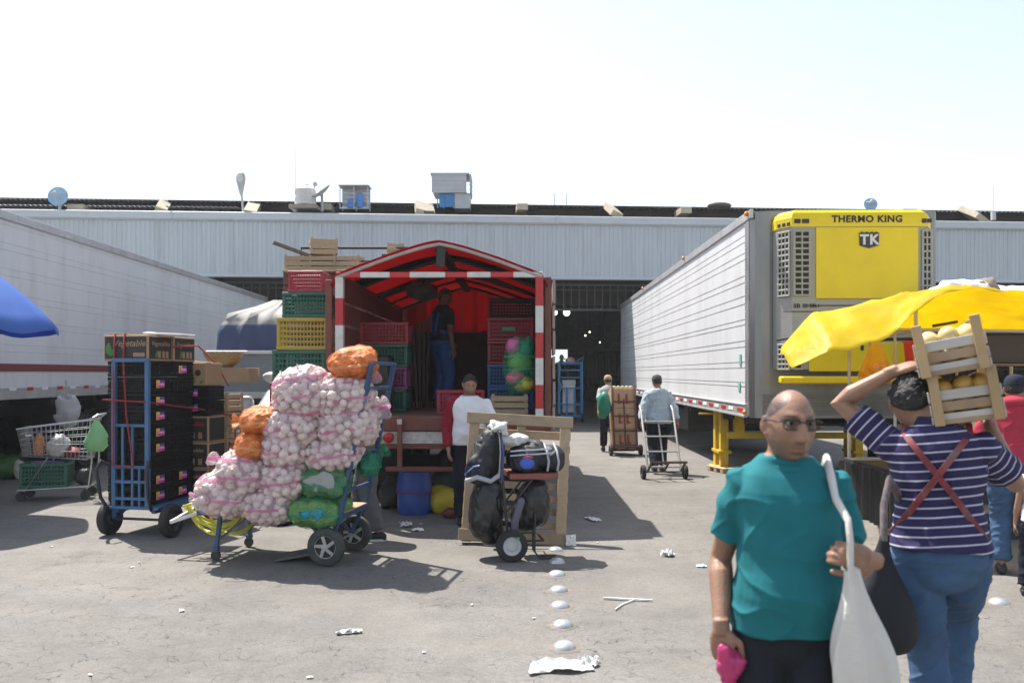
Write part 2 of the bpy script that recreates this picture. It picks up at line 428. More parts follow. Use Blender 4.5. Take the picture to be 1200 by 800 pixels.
o = thing('glow_panel', 'glowing white panel standing in for daylight behind the blue hand truck inside the hall', 'board', P(655, 437, 37).xy.to_3d())
mb = MB(); mb.box((0, 0, 2.36), (.75, .05, .62)); mb.build('panel', mk('panel_glow', (.8, .8, .8), emit=(.8, .85, .9, .5)), o)  # panel glows to stand in for a daylit opening deep in the hall
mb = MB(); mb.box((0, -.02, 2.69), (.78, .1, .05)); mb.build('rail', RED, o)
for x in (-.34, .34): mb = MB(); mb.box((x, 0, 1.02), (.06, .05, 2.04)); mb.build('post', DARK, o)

# ---------------------------------------------------------------- things on the hall roof
DISHB = mk('pale_blue_dish', (.30, .46, .62), .5, var=.12); DISHG = mk('grey_dish', (.42, .44, .45), .5, var=.12)
def dish(label, p, r, tilt, yaw, m, post):
    o = thing('satellite_dish', label, 'satellite dish', p-Vector((0, 0, post)))
    rot = Euler((tilt, 0, yaw)).to_matrix()
    mb = MB(); n = 8; pf = [(r*i/n, .28*r*(i/n)**2) for i in range(1, n+1)]; pf = [(.01*r, 0)]+pf
    rs = pf+[(q[0], q[1]-.03) for q in pf[::-1]]
    mb.lathe((0, 0, 0), rs, 28); mb.xf(Matrix.Translation((0, 0, post)) @ rot.to_4x4()); mb.build('reflector', m, o, smooth=60)
    mb = MB(); c = Vector((0, 0, post)); f = rot @ Vector((0, 0, r*.95))
    mb.tube([c+rot @ Vector((0, -r*.9, .2*r)), c+f], .02, 6); mb.tube([c+rot @ Vector((r*.7, r*.4, .2*r)), c+f], .012, 6); mb.tube([c+rot @ Vector((-r*.7, r*.4, .2*r)), c+f], .012, 6); mb.ell(c+f, (.07, .07, .09), 8, 6); mb.build('feed_arm', DISHG, o)
    mb = MB(); mb.tube([(0, .05, 0), (0, .05, post*.7), (0, 0, post)], .045, 8); mb.build('mast', DISHG, o)
def rp(px, py, dd=.3): return P(px, py, 26.8+dd+.0685*(px-600)*.0268)
dish('round pale blue satellite dish at the far left of the roof', rp(69, 231), .30, R(80), R(5), DISHB, .5)
dish('tilted grey satellite dish beside the white water tank', rp(377, 227), .37, R(38), R(-60), DISHG, .55)
dish('small blue grey dish poking up behind the yellow refrigeration unit', rp(1020, 240, 1.5), .22, R(75), R(-10), DISHB, .5)
o = thing('street_lamp', 'grey street lamp head standing above the roof edge', 'street lamp', rp(285, 243)-Vector((0, 0, .2)))
mb = MB(); mb.tube([(0, 0, 0), (-.06, 0, .75)], .035, 8); mb.build('pole', DISHG, o)
mb = MB(); mb.rings([[Vector((-.06-.02*t+math.cos(q)*w, math.sin(q)*.09*min(1, w*6), .55+t*.75)) for q in [2*PI*j/14 for j in range(14)]] for t, w in ((0, .03), (.1, .06), (.35, .10), (.6, .145), (.8, .155), (.93, .12), (1, .05))]); mb.build('lamp_head', DISHG, o, smooth=50)
mb = MB(); mb.ell((-.075, -.08, 1.12), (.10, .05, .15), 12, 8); mb.build('lens', mk('lamp_lens', (.6, .6, .55), .3), o, smooth=180)
o = thing('water_tank', 'round off-white water tank on the hall roof', 'water tank', rp(358, 246))
mb = MB(); mb.lathe((0, 0, .12), ((.26, 0), (.33, .02), (.335, .1), (.325, .12), (.335, .14), (.335, .3), (.325, .32), (.335, .34), (.33, .5), (.24, .6), (.12, .63), (.12, .67), (.05, .68)), 28); mb.build('tank', mk('tank_white', (.62, .60, .56), .5, var=.08, dirt=(.4, .36, .3, .4), dsc=4), o, smooth=40)
mb = MB(); mb.box((0, 0, .05), (.85, .8, .12)); mb.build('platform', mk('tank_base', (.28, .25, .22), .8), o)
o = thing('radio_mast', 'thin radio mast rising from the roof by the water tank', 'mast', rp(346, 246, .2))
mb = MB(); mb.tube([(0, 0, -.3), (0, 0, 1.95)], [.014, .009], 6); mb.build('rod', DISHG, o)
mb = MB(); mb.box((0, 0, -.02), (.12, .12, .08)); mb.build('foot', DISHG, o)
o = thing('radio_mast', 'thin radio mast at the right end of the roof', 'mast', rp(1164, 246, .8))
mb = MB(); mb.tube([(0, 0, -.3), (0, 0, .8)], [.012, .008], 6); mb.build('rod', DISHG, o); mb = MB(); mb.box((0, 0, -.2), (.12, .12, .3)); mb.build('foot', DISHG, o)
SHEET = mk('wall_sheet', (.42, .44, .46), .5, var=.1, sc=3)
o = thing('tank_shelter', 'small roof shelter of corrugated sheet holding two blue drums', 'shelter', rp(416, 246, .9))
mb = MB()
for z in range(5): mb.box((0, .2, .12+z*.13), (.85, .03+.02*(z % 2), .12))
mb.build('back_panel', SHEET, o)
mb = MB()
for a in (-.44, 0, .44): mb.box((a, -.2, .36), (.035, .035, .72)); mb.box((a, .24, .38), (.035, .035, .76))
mb.box((0, .02, .74), (.98, .6, .03)); mb.box((0, -.2, .02), (.9, .04, .05)); mb.build('frame', DISHG, o)
for a, h, l in ((-.14, .28, 'squat blue drum in the left half of the roof shelter'), (.16, .46, 'taller blue drum in the right half of the roof shelter')):
    b = MB(); b.lathe((0, 0, 0), ((.10, 0), (.125, .02), (.125, h*.45), (.13, h*.5), (.125, h*.55), (.12, h), (.06, h+.03)), 16)
    tag(b.build('water_drum', mk('drum_blue', (.06, .2, .48), .4), None, smooth=40, loc=rp(416, 246, .75)+Vector((a, 0, .045))), l, 'drum')
o = thing('roof_cabin', 'boxy corrugated metal cabin on the hall roof', 'cabin', rp(532, 247, 1.3))
mb = MB()
for z in range(8): mb.box((-.12, -.55, .52+z*.075), (1.12, .03+.025*(z % 2), .075))
for z in range(8): mb.box((.56, 0, .52+z*.075), (.03+.025*(z % 2), 1.1, .075))
mb.build('sheet_panel', SHEET, o)
mb = MB(); mb.box((-.1, 0, .50), (1.1, 1.0, .04)); mb.box((-.1, 0, 1.09), (1.25, 1.2, .04)); mb.box((.3, 0, .24), (.5, .9, .5)); mb.build('floor_and_roof', DISHG, o)
mb = MB()
for a in (-.5, -.3, .02): mb.box((a, -.45, .24), (.04, .04, .5))
mb.box((-.2, -.4, .25), (.5, .05, .42)); mb.build('support', mk('support_blue', (.05, .22, .5), .5), o)
mb = MB(); mb.ell((0, 0, .1), (.42, .3, .12), 12, 6)
tag(mb.build('covered_bundle', ROOFM, None, smooth=180, loc=rp(843, 243, 1.5)+Vector((0, 0, -.05))), 'dark bundle lying on the roof left of the silver trailer top', 'bundle')

# ---------------------------------------------------------------- semi trailers
def add_wheel(parent, loc, r, w, axis='x', rim=STEEL, name='wheel', tm=RUBBER):
    b = MB(); h = w/2
    b.lathe((0, 0, 0), ((r*.58, -h*.8), (r*.62, -h), (r*.9, -h), (r*.985, -h*.7), (r, -h*.35), (r, h*.35), (r*.985, h*.7), (r*.9, h), (r*.62, h), (r*.58, h*.8)), 30, axis, True)
    o = b.build(name, tm, parent, smooth=40); o.location = loc
    b = MB()
    b.lathe((0, 0, 0), ((r*.1, -h*.62), (r*.3, -h*.62), (r*.36, -h*.35), (r*.52, -h*.4), (r*.6, -h*.85), (r*.6, h*.85), (r*.52, h*.4), (r*.36, h*.35), (r*.3, h*.62), (r*.1, h*.62)), 24, axis)
    for k in range(8):
        q = 2*PI*k/8; a, c = math.cos(q)*r*.24, math.sin(q)*r*.24
        for sg in (-1, 1):
            v = {'x': (sg*h*.64, a, c), 'y': (c, sg*h*.64, a)}[axis]
            b.ell(v, (r*.035,)*3, 6, 4)
    k = b.build('rim', rim, o, smooth=40)
    return o
TWALL = mk('trailer_aluminium', (.66, .67, .68), .45, .0, var=.06, sc=1.5, dirt=(.44, .42, .39, .5), dsc=2.2, stretch=(1, 1, .28))
TGREY = mk('trailer_grey_metal', (.27, .27, .27), .4, .6, var=.2, sc=2, dirt=(.17, .14, .11, .7), dsc=2, stretch=(1, 1, .4))
TRAIL = mk('trailer_rail', (.5, .5, .5), .4, .4, var=.15, sc=3, dirt=(.3, .27, .22, .5), dsc=4)
def side_profile(z0, z1, lines, dep=.018, gw=.009):
    """outline (x, z) of a box wall whose outer face at x = 0 has sharp grooves"""
    p = [(0, z0)]
    for z in lines: p += [(0, z-gw), (dep, z-gw*.6), (dep, z+gw*.6), (0, z+gw)]
    p += [(0, z1)]
    return p
def trailer(name, label, org, dirx, L, W, z0, z1, lines, sgn):
    """sgn +1: grooved side faces -x. the far side is plain"""
    t = thing(name, label, 'trailer', org, math.atan2(-dirx, 1))
    p = side_profile(z0, z1, lines) if sgn > 0 else side_profile(z0, z1, lines, .007, .007); poly = [(x*sgn, z) for x, z in p]+[(sgn*W, z1), (sgn*W, z0)]
    mb = MB(); mb.prism(poly, .12, L, 'y'); mb.build('box_body', TWALL, t)
    mb = MB(); mb.box((-.004*sgn, L/2, z1-.02), (.05, L, .12)); mb.box((sgn*(W/2), L/2, z1+.012), (W*.96, L*.99, .03)); mb.build('top_rail', TRAIL, t)
    return t
# right-hand refrigerated trailer
zl = []
for py in (0, 65, 90, 130, 155, 215, 240, 290, 320, 377, 397, 457, 479, 536, 558, 612, 628):
    zl.append(1.65+(437-(246+26+py*.3245-22))*.01197)
RT = trailer('refrigerated_trailer', 'white ribbed refrigerated trailer with yellow cooling unit on its nose, backed into the hall', (3.36, 11.95, 0), .018, 16.8, 2.6, 1.05, 3.9, sorted(z for z in zl if z < 3.8), 1)
mb = MB()
# rounded nose with corner posts
nose = [(0, .13), (0, .10), (.05, .03), (.13, 0), (.24, -.02), (2.36, -.02), (2.47, 0), (2.55, .03), (2.6, .1), (2.6, .13)]
mb.prism([(x, y) for x, y in nose], 1.02, 3.915, 'z'); mb.build('nose_panel', TGREY, RT)
mb = MB(); mb.box((-.004, .22, 2.47), (.024, .2, 2.86)); mb.build('corner_post', mk('post_dull', (.33, .33, .33), .4, .5, var=.3, sc=2, dirt=(.2, .12, .08, .6), dsc=2.5), RT)
mb = MB()
for z in range(58): mb.ell((-.018, .14, 1.08+z*.048), (.006, .008, .008), 6, 4); mb.ell((-.018, .3, 1.08+z*.048), (.006, .008, .008), 6, 4)
mb.build('rivet_row', TRAIL, RT, smooth=180)
mb = MB(); mb.box((-.012, 8.5, 1.12), (.06, 16.6, .17)); mb.box((-.03, 8.5, 1.035), (.05, 16.6, .03)); mb.box((-.03, 8.5, 1.2), (.05, 16.6, .02)); mb.build('bottom_rail', TRAIL, RT)
rf = MB(); rf.box((0, 0, 0), (.006, .3, .05)); rf0 = rf.build('reflector', REDRF, RT); rf0.location = (-.046, .5, 1.12)
for k in range(1, 17):
    c = rf0.copy(); C.objects.link(c); c.location = (-.046, .62+k*.92, 1.12)
rf = MB(); rf.box((0, 0, 0), (.006, .3, .05)); rw0 = rf.build('white_reflector', PAPER, RT); rw0.location = (-.046, 1.04, 1.12)
for k in range(1, 16):
    c = rw0.copy(); C.objects.link(c); c.location = (-.046, 1.1+k*.92, 1.12)
for y, z in ((.22, 1.09), (6.2, 1.09), (.12, 3.9), (5, 3.93), (11, 3.93)):
    b = MB(); b.ell((-.05, y, z), (.03, .045, .035), 10, 7); b.build('marker_lamp', AMBER, RT, smooth=180)
b = MB(); b.box((-.01, .62, 1.85), (.012, .1, .16)); b.box((-.01, .68, 1.45), (.012, .12, .12)); b.build('decal', mk('green_decal', (.2, .5, .38), .5), RT)
mb = MB()
for k in range(9): mb.box((1.4, -.035, 1.08+k*.033), (2.5, .03, .02))
mb.build('lower_nose_slats', TGREY, RT)
mb = MB()
for x in (.85, 1.75): mb.box((x, 8.3, .93), (.14, 16.2, .2))
for k in range(12): mb.box((1.3, .8+k*1.4, .95), (2.4, .08, .12))
mb.box((1.3, 1.2, .9), (1.2, 1.3, .04)); mb.box((1.3, 6.5, .7), (2.2, 1.4, .5)); mb.build('chassis', DARK, RT)
for y in (12.6, 13.9):
    for x in (.28, 2.32):
        add_wheel(RT, (x, y, .5), .5, .5)
YEL = mk('yellow_metal', (.62, .42, .02), .5, var=.15, dirt=(.25, .16, .05, .5), dsc=4)
for x in (.16, 2.4):
    mb = MB()
    mb.box((x, 2.75, .55), (.17, .17, 1.0)); mb.box((x, 2.42, .52), (.13, .14, .98)); mb.box((x, 2.75, .04), (.3, .3, .07)); mb.box((x, 2.42, .03), (.24, .24, .06)); mb.box((x, 2.58, .33), (.22, .55, .05))
    mb.build('landing_leg', YEL, RT)
mb = MB(); mb.bar((.16, 2.2, .62), (2.4, 2.2, .62), .1); mb.bar((.3, 2.3, .98), (1.3, 2.2, .66), .08); mb.bar((2.3, 2.3, .98), (1.3, 2.2, .66), .08); mb.box((.36, 2.2, .82), (.16, .14, .44)); mb.bar((-.18, 2.8, .95), (.1, 2.8, .95), .03); mb.build('leg_brace', YEL, RT)
# cooling unit
CU = bpy.data.objects.new('refrigeration_unit', None); C.objects.link(CU); CU.parent = RT
YP = mk('yellow_panel', (.78, .60, .0), .4, var=.05, sc=2, dirt=(.6, .42, .02, .3), dsc=2.5)
UG = mk('unit_grey', (.36, .355, .33), .5, .2, var=.1, sc=3, dirt=(.2, .18, .14, .5), dsc=3)
def U(px, py, d=11.5):
    p = P(px, py, d); return Vector((p.x-3.36, 0, p.z))
yf = -.45; yb = -.03; ych = -.2
xl, xr = U(929, 0).x, U(1079, 0).x; xol, xor_ = .285, 2.37
zt, zb = 3.84, 1.68
plan = [(xol, yb), (xol, ych), (xl, yf), (xr+.06, yf), (xor_, ych), (xor_, yb)]
zcap = U(0, 266).z; zg = U(0, 351).z; zh = U(0, 365).z
mb = MB(); mb.prism(plan, zb+.02, zcap, 'z'); mb.build('housing', UG, CU)
def off(pl, o): return [(x+(o if x > 1.3 else -o), y-(o if y < -.1 else 0)) for x, y in pl]
mb = MB(); rs = []
for z, o in ((zcap, .012), (zt-.1, .012), (zt-.03, -.01), (zt+.012, -.06)): rs.append([Vector((x, y, z)) for x, y in off(plan, o)])
mb.rings(rs); mb.build('top_cap', YP, CU)
x0, x1 = U(956, 0).x, U(1074.5, 0).x
mb = MB(); mb.box(((x0+x1)/2, yf-.012, (zcap+zg)/2), (x1-x0, .03, zcap-zg-.02), ch=.008); mb.build('door_panel', YP, CU)
mb = MB(); mb.box(((x0+x1)/2+.03, yf-.008, (zh+zg)/2), (xr-xl-.05, .02, .012)); mb.box((1.3, yf-.004, zh), (2.0, .012, .012)); mb.build('seam', BLACKM, CU)
zl0, zl1 = U(0, 435).z, U(0, 401).z
for a, b_ in ((948, 1017), (1020, 1072)):
    xa, xb = U(a, 0).x, U(b_, 0).x; mb = MB(); mb.box(((xa+xb)/2, yf-.012, (zl0+zl1)/2), (xb-xa, .03, zl1-zl0), ch=.008); mb.build('lower_door', YP, CU)
    mb = MB(); mb.box((xb-.09, yf-.03, (zl0+zl1)/2+.12), (.04, .02, .07)); mb.build('latch', BLACKM, CU)
mb = MB(); mb.box((1.3, yf-.06, U(0, 445).z), (2.12, .16, .1), ch=.02); mb.build('bumper_bar', YP, CU)
def grille(xa, xb, za, zb_, nx, nz_, ya=yf, rot=None, org=None):
    mb = MB(); w = xb-xa; h = zb_-za
    mb.mat(0).box((0, -.004, 0), (w, .01, h))
    mb.mat(1)
    for i in range(nx+1): mb.box((-w/2+w*i/nx, -.014, 0), (.03 if i in (0, nx) else .022, .02, h+.02))
    for i in range(nz_+1): mb.box((0, -.015, -h/2+h*i/nz_), (w+.02, .02, .026))
    m = Matrix.Translation(org if org else ((xa+xb)/2, ya, (za+zb_)/2))
    if rot: m = m @ Matrix.Rotation(rot, 4, 'Z')
    mb.xf(m); mb.build('grille', [mk('grille_dark', (.03, .028, .024), .8), UG], CU)
zgt, zgb = U(0, 271).z, U(0, 346).z
grille(U(931, 0).x, U(949, 0).x, zgb, zgt, 2, 11)
grille(U(1080, 0).x, U(1090, 0).x, zgb-.15, zgt, 2, 11)
ang = math.atan2(yf-ych, xl-xol)
grille(0, .2, zgb, zgt, 3, 11, rot=ang, org=((xol+xl)/2, (ych+yf)/2, (zgb+zgt)/2))
grille(0, .2, U(0, 432).z, U(0, 403).z, 3, 5, rot=ang, org=((xol+xl)/2, (ych+yf)/2, U(0, 418).z))
grille(U(931, 0).x, U(940, 0).x, U(0, 432).z, U(0, 403).z, 1, 5)
for a, b_ in ((931, 938), (940, 948), (1079, 1084), (1085, 1090)):
    mb = MB(); xa, xb = U(a, 0).x, U(b_, 0).x; mb.box(((xa+xb)/2, yf-.018, U(0, 259.5).z), (xb-xa, .02, .055)); mb.build('vent_slot', BLACKM, CU)
for k in range(3):
    f = .2+.3*k; mb = MB(); mb.box((0, 0, 0), (.05, .02, .05), (0, 0, ang)); mb.xf(Matrix.Translation((xol+(xl-xol)*f-.012, ych+(yf-ych)*f-.012, U(0, 262).z))); mb.build('vent_slot', BLACKM, CU)
LET = mk('black_lettering', (.02, .02, .02), .6)
text('THERMO KING', .125, LET, CU, (U(1015.5, 0).x, yf-.016, U(0, 257.5).z), sx=1.05, off=.004)
text('SB III SR+', .075, LET, CU, (U(946, 0).x, yf-.006, U(0, 358.5).z), sx=1.15, off=.002)
c = U(1017, 281.5); w, h = .13, .105
mb = MB(); mb.mat(0)
mb.prism([(c.x-w, c.z+h*.8), (c.x-w*.75, c.z+h), (c.x-w*.5, c.z+h*.85), (c.x-w*.25, c.z+h), (c.x, c.z+h*.85), (c.x+w*.25, c.z+h), (c.x+w*.5, c.z+h*.85), (c.x+w*.75, c.z+h), (c.x+w, c.z+h*.8), (c.x+w*.95, c.z-h*.75), (c.x+w*.4, c.z-h*.95), (c.x, c.z-h*1.1), (c.x-w*.4, c.z-h*.95), (c.x-w*.95, c.z-h*.75)], yf-.046, yf-.02)
mb.build('emblem', [mk('emblem_dark', (.05, .05, .05), .4, .4), mk('emblem_silver', (.6, .6, .58), .35, .6)], CU)
text('TK', .185, MATS['emblem_silver'], CU, (c.x, yf-.048, c.z-.008), sx=1.0, off=.007)
# left-hand trailer
zs = []; z = 1.95
while z < 3.75: zs += [z, z+.1]; z += .36
LT = trailer('box_trailer', 'long pale box trailer with a dark red stripe parked along the left', (-7.12, 8.6, 0), -.017, 17.2, 2.6, 1.27, 3.9, zs, -1)
mb = MB(); mb.box((.006, 8.6, 1.73), (.02, 17.1, .11)); mb.build('stripe', mk('stripe_maroon', (.19, .03, .035), .5, var=.15), LT)
mb = MB(); mb.box((.02, 8.6, 1.35), (.06, 17.1, .15)); mb.box((.03, 8.6, 1.43), (.05, 17.1, .02)); mb.build('bottom_rail', TRAIL, LT)
rf = MB(); rf.box((0, 0, 0), (.006, .16, .05)); r0_ = rf.build('reflector', REDRF, LT); r0_.location = (.056, .6, 1.42)
for k in range(1, 19):
    c = r0_.copy(); C.objects.link(c); c.location = (.056, .6+k*.86, 1.42)
rf = MB(); rf.box((0, 0, 0), (.006, .18, .05)); r0_ = rf.build('white_reflector', PAPER, LT); r0_.location = (.056, 1.0, 1.42)
for k in range(1, 18):
    c = r0_.copy(); C.objects.link(c); c.location = (.056, 1.0+k*.86, 1.42)
mb = MB()
for x in (-.85, -1.75): mb.box((x, 8.6, 1.1), (.14, 16.8, .26))
for k in range(12): mb.box((-1.3, .8+k*1.4, 1.2), (2.4, .08, .12))
mb.box((-1.3, 1.6, .85), (2.2, 1.5, .5)); mb.box((-.3, 10.5, .8), (.5, 3, .6)); mb.build('chassis', DARK, LT)
for y in (6.0, 7.3, 14.8, 16):
    for x in (-.3, -2.3): add_wheel(LT, (x, y, .5), .5, .5, rim=DARK)
for y in (5.25, 8.0): mb = MB(); mb.box((-.3, y, .62), (.55, .03, .75)); mb.build('mudguard', RUBBER, LT)
dup(LT, (-10.35, 8.9, 0), None, 'dark underside of a second trailer visible beneath the striped left trailer')
# ---------------------------------------------------------------- red stake truck with its tarpaulin
TK = thing('stake_truck', 'red stake truck with open back, striped posts and a red tarpaulin over its load', 'truck', (-.83, 9.75, 0), -.012)
TL = 5.0; XL, XR = -1.14, 1.142; ZB = 1.16; ZE = 2.77; ZR = 3.15
FLOORW = mk('bed_boards', (.16, .12, .09), .85, var=.3, sc=6)
SIDEW = mk('side_boards', (.15, .045, .035), .7, var=.35, sc=4, dirt=(.1, .08, .07, .6), dsc=3)
mb = MB(); mb.box((0, TL/2+.03, ZB-.06), (2.36, TL, .11)); mb.build('bed', FLOORW, TK)
mb = MB(); mb.box((0, -.01, 1.075), (2.4, .09, .165), ch=.01); mb.box((0, .02, .815), (2.3, .07, .06)); mb.build('tail_beam', MAROON, TK)
mb = MB(); mb.box((0, .0, .915), (2.3, .05, .14)); mb.build('tail_plate', mk('dirty_white', (.55, .54, .52), .6, var=.2, sc=25, dirt=(.25, .22, .2, .7), dsc=14), TK)
for x in (-.81, -.575, .62, .85):
    b = MB(); b.lathe((x, -.025, .915), ((.062, .0), (.062, -.035), (.045, -.05), (.01, -.055)), 18, 'y'); b.build('tail_lamp', mk('tail_lamp_red', (.4, .015, .015), .25, var=.1), TK, smooth=40)
mb = MB(); mb.box((-.44, -.09, .84), (.055, .055, .58)); mb.box((.5, -.09, .84), (.055, .055, .58)); mb.build('bumper_post', MAROON, TK)
mb = MB(); mb.box((-.44, -.092, 1.1), (.06, .062, .06)); mb.build('bracket', STEEL, TK)
mb = MB(); mb.box((0, -.085, .565), (1.2, .07, .05)); mb.build('bumper_bar', MAROON, TK)
def striped(mb, a, b, cuts, w, first=0):
    a = Vector(a); b = Vector(b); k = first
    for u, v in zip(cuts[:-1], cuts[1:]):
        mb.mat(k); mb.bar(a.lerp(b, u), a.lerp(b, v), w, w, .004); k = 1-k
RW = [mk('post_red', (.47, .025, .03), .45, var=.15, dirt=(.25, .1, .08, .4), dsc=8), mk('post_white', (.62, .61, .58), .5, var=.1, dirt=(.4, .36, .32, .5), dsc=8)]
def zf(y): return (1.65+(437-y)*.00975-1.0)/(ZE-1.0)
mb = MB(); striped(mb, (XL, 0, 1.0), (XL, 0, ZE-.03), [0, zf(475), zf(443), zf(410), zf(379), zf(347), 1], .09, 0); mb.build('striped_post', RW, TK)
mb = MB(); striped(mb, (XR, 0, 1.0), (XR, 0, ZE-.03), [0, zf(478), zf(450), zf(418), zf(388), zf(356), 1], .09, 1); mb.build('striped_post', RW, TK)
xc = [396, 424, 458, 481, 522, 547, 574, 600, 634]; xf_ = [(x-396)/238 for x in xc]
mb = MB(); striped(mb, (XL-.04, -.003, ZE), (XR+.04, -.003, ZE), xf_, .062, 0); mb.build('striped_crossbar', RW, TK)
for sx in (XL, XR):
    mb = MB(); s_ = 1 if sx > 0 else -1
    for k in range(6): mb.box((sx, TL/2+.1, ZB+.13+k*.262), (.03, TL-.1, .235), ch=.006)
    mb.build('side_boards', SIDEW, TK)
    mb = MB()
    for y in (.9, 1.9, 2.9, 3.9, 4.9): mb.box((sx+s_*.035, y, ZB+.75), (.04, .07, 1.7))
    mb.box((sx+s_*.02, TL/2+.1, ZE-.02), (.06, TL-.1, .06)); mb.build('stake', MAROON, TK)
def roofz(x): return ZR-(ZR-ZE)*(abs(x)/1.16)**1.25
arch = [(-1.19, ZE+.0)]+[(x, roofz(x)) for x in [-1.16+2.32*i/16 for i in range(17)]]+[(1.19, ZE)]
for k, y in enumerate((.0, 1.25, 2.5, 3.75, 4.95)):
    mb = MB(); mb.tube([(x, y+(0 if k else -.02), z-.03) for x, z in arch], .022, 7); mb.build('arch', mk('arch_grey', (.42, .41, .39), .5, .3, var=.2) if k == 0 else DARK, TK, smooth=50)
mb = MB(); mb.box((0, TL/2, ZR-.075), (.11, TL, .05)); mb.box((.02, -.02, ZR-.16), (.10, .02, .26), (0, .08, 0)); mb.build('ridge_beam', DARK, TK)
# tarpaulin, red with dark bands
def tarp_mat():
    m = bpy.data.materials.new('red_tarpaulin'); m.use_nodes = True; N = m.node_tree.nodes; L = m.node_tree.links
    tc = N.new('ShaderNodeTexCoord'); sp = N.new('ShaderNodeSeparateXYZ'); L.new(tc.outputs['Object'], sp.inputs[0])
    ns = N.new('ShaderNodeTexNoise'); ns.inputs['Scale'].default_value = 1.5; L.new(tc.outputs['Object'], ns.inputs['Vector'])
    def mt(op, a, b):
        n = N.new('ShaderNodeMath'); n.operation = op
        for i, q in enumerate((a, b)):
            if isinstance(q, (int, float)): n.inputs[i].default_value = q
            else: L.new(q, n.inputs[i])
        return n.outputs[0]
    y = mt('ADD', sp.outputs[1], mt('MULTIPLY', ns.outputs[0], .12))
    f = mt('FRACT', mt('DIVIDE', mt('ADD', y, .25), 1.75), 0)
    band = mt('MULTIPLY', mt('GREATER_THAN', f, .62), mt('LESS_THAN', y, 3.9))
    mx = N.new('ShaderNodeMix'); mx.data_type = 'RGBA'; L.new(band, mx.inputs[0]); mx.inputs[6].default_value = (.46, .012, .018, 1); mx.inputs[7].default_value = (.012, .01, .01, 1)
    b = N['Principled BSDF']; L.new(mx.outputs[2], b.inputs['Base Color']); b.inputs['Roughness'].default_value = .5
    tr = N.new('ShaderNodeBsdfTranslucent'); L.new(mx.outputs[2], tr.inputs[0]); ms = N.new('ShaderNodeMixShader'); ms.inputs[0].default_value = .45
    L.new(b.outputs[0], ms.inputs[1]); L.new(tr.outputs[0], ms.inputs[2]); L.new(ms.outputs[0], N['Material Output'].inputs[0])
    return m
RT_M = tarp_mat()
mb = MB(); rs = []; ny = 40
xs_ = [-1.24+2.48*i/36 for i in range(37)]
for j in range(ny+1):
    y = -.05+5.1*j/ny; row = []
    for x in xs_:
        z = roofz(x)+.012-.05*abs(math.sin(PI*(y-.0)/1.25))*(1-abs(x)/1.3)+.012*noise.noise(Vector((x*3, y*2, 1)))
        if abs(x) > 1.18: z -= .10+.04*noise.noise(Vector((y*2.5, x, 0)))
        row.append(Vector((x, y, z)))
    rs.append(row)
ring = [r+[v+Vector((0, 0, .006)) for v in r[::-1]] for r in rs]
mb.rings(ring); mb.build('tarpaulin', RT_M, TK, smooth=60)
RT2 = mk('red_gable', (.46, .012, .018), .5, var=.1, trans=.45)
mb = MB()
n = 16; top = [(-1.15+2.3*i/n) for i in range(n+1)]
poly = [(-1.15, 2.35)]+[(x, roofz(x)-.02) for x in top]+[(1.15, 2.35)]
vs = []; nx = 50
for i in range(nx+1):
    x = -1.15+2.3*i/nx; w = .03*math.sin(x*26)+.02*noise.noise(Vector((x*9, 0, 0))); vs.append((x, w))
for j in range(2):
    pass
rs = [[Vector((x, TL+.08+w+(.0 if j else .02), (2.3 if j == 0 else roofz(x)-.02))) for x, w in vs] for j in (0, 1)]
r2 = [[v+Vector((0, .008, 0)) for v in r] for r in rs]
mb.rings([rs[0], rs[1], r2[1], r2[0]], closed=False); mb.build('front_gable', RT2, TK, smooth=60)
mb = MB(); mb.box((0, TL+.05, (ZB+2.35)/2), (2.3, .05, 2.35-ZB)); mb.build('headboard', DARK, TK)
mb = MB(); mb.ell((-.42, 1.9, 2.76), (.21, .25, .11), 24, 12, None, .8); mb.v = [v+Vector((fb(v, 7), fb(v, 8, 2), fb(v, 9, 4)))*.04 for v in mb.v]; mb.tube([(-.42, 1.9, 2.8), (-.42, 1.9, 3.02)], .02, 6); mb.build('rolled_cover', mk('dark_green_cover', (.03, .045, .03), .7), TK, smooth=60)
# swung-back gates
mb = MB(); mb.box((XL-.13, .03, 1.86), (.075, .05, 1.72)); mb.build('gate_stile', MAROON, TK)
mb = MB(); mb.box((XR+.1, .06, 1.86), (.075, .05, 1.78)); mb.build('gate_stile', MAROON, TK)
mb = MB()
for k in range(6): mb.box((XR+.175+.004*(k % 2), .5, 1.13+k*.29), (.03, .95, .26), (0, 0, -.02))
mb.build('gate_boards', mk('weathered_board', (.33, .27, .23), .8, var=.25, dirt=(.2, .08, .06, .5), dsc=5), TK)
mb = MB()
for x in (-.45, .45): mb.box((x, 3.4, .86), (.1, 6.6, .2))
for y in (.6, 2.2, 3.6, 4.8): mb.box((0, y, .98), (2.2, .09, .1))
mb.box((0, 1.7, .48), (1.6, .16, .16)); mb.ell((0, 1.7, .48), (.2, .22, .2)); mb.build('chassis', DARK, TK)
for x in (-.98, -.7, .7, .98): add_wheel(TK, (x, 1.7, .47), .47, .24, rim=DARK)
for x in (-.84, .84):
    mb = MB(); mb.box((x, 1.0, .55), (.55, .02, .6)); mb.build('mudflap', RUBBER, TK)
    add_wheel(TK, (x*1.08, 5.9, .47), .47, .26)
mb = MB(); mb.prism([(5.15, .55), (5.15, 2.45), (6.3, 2.45), (6.75, 1.6), (7.3, 1.35), (7.3, .55)], -1.0, 1.0, 'x'); mb.build('cab', RED, TK)
mb = MB(); mb.box((0, 5.14, 2.0), (1.3, .03, .5)); mb.build('cab_window', mk('dark_glass', (.02, .025, .03), .1), TK)

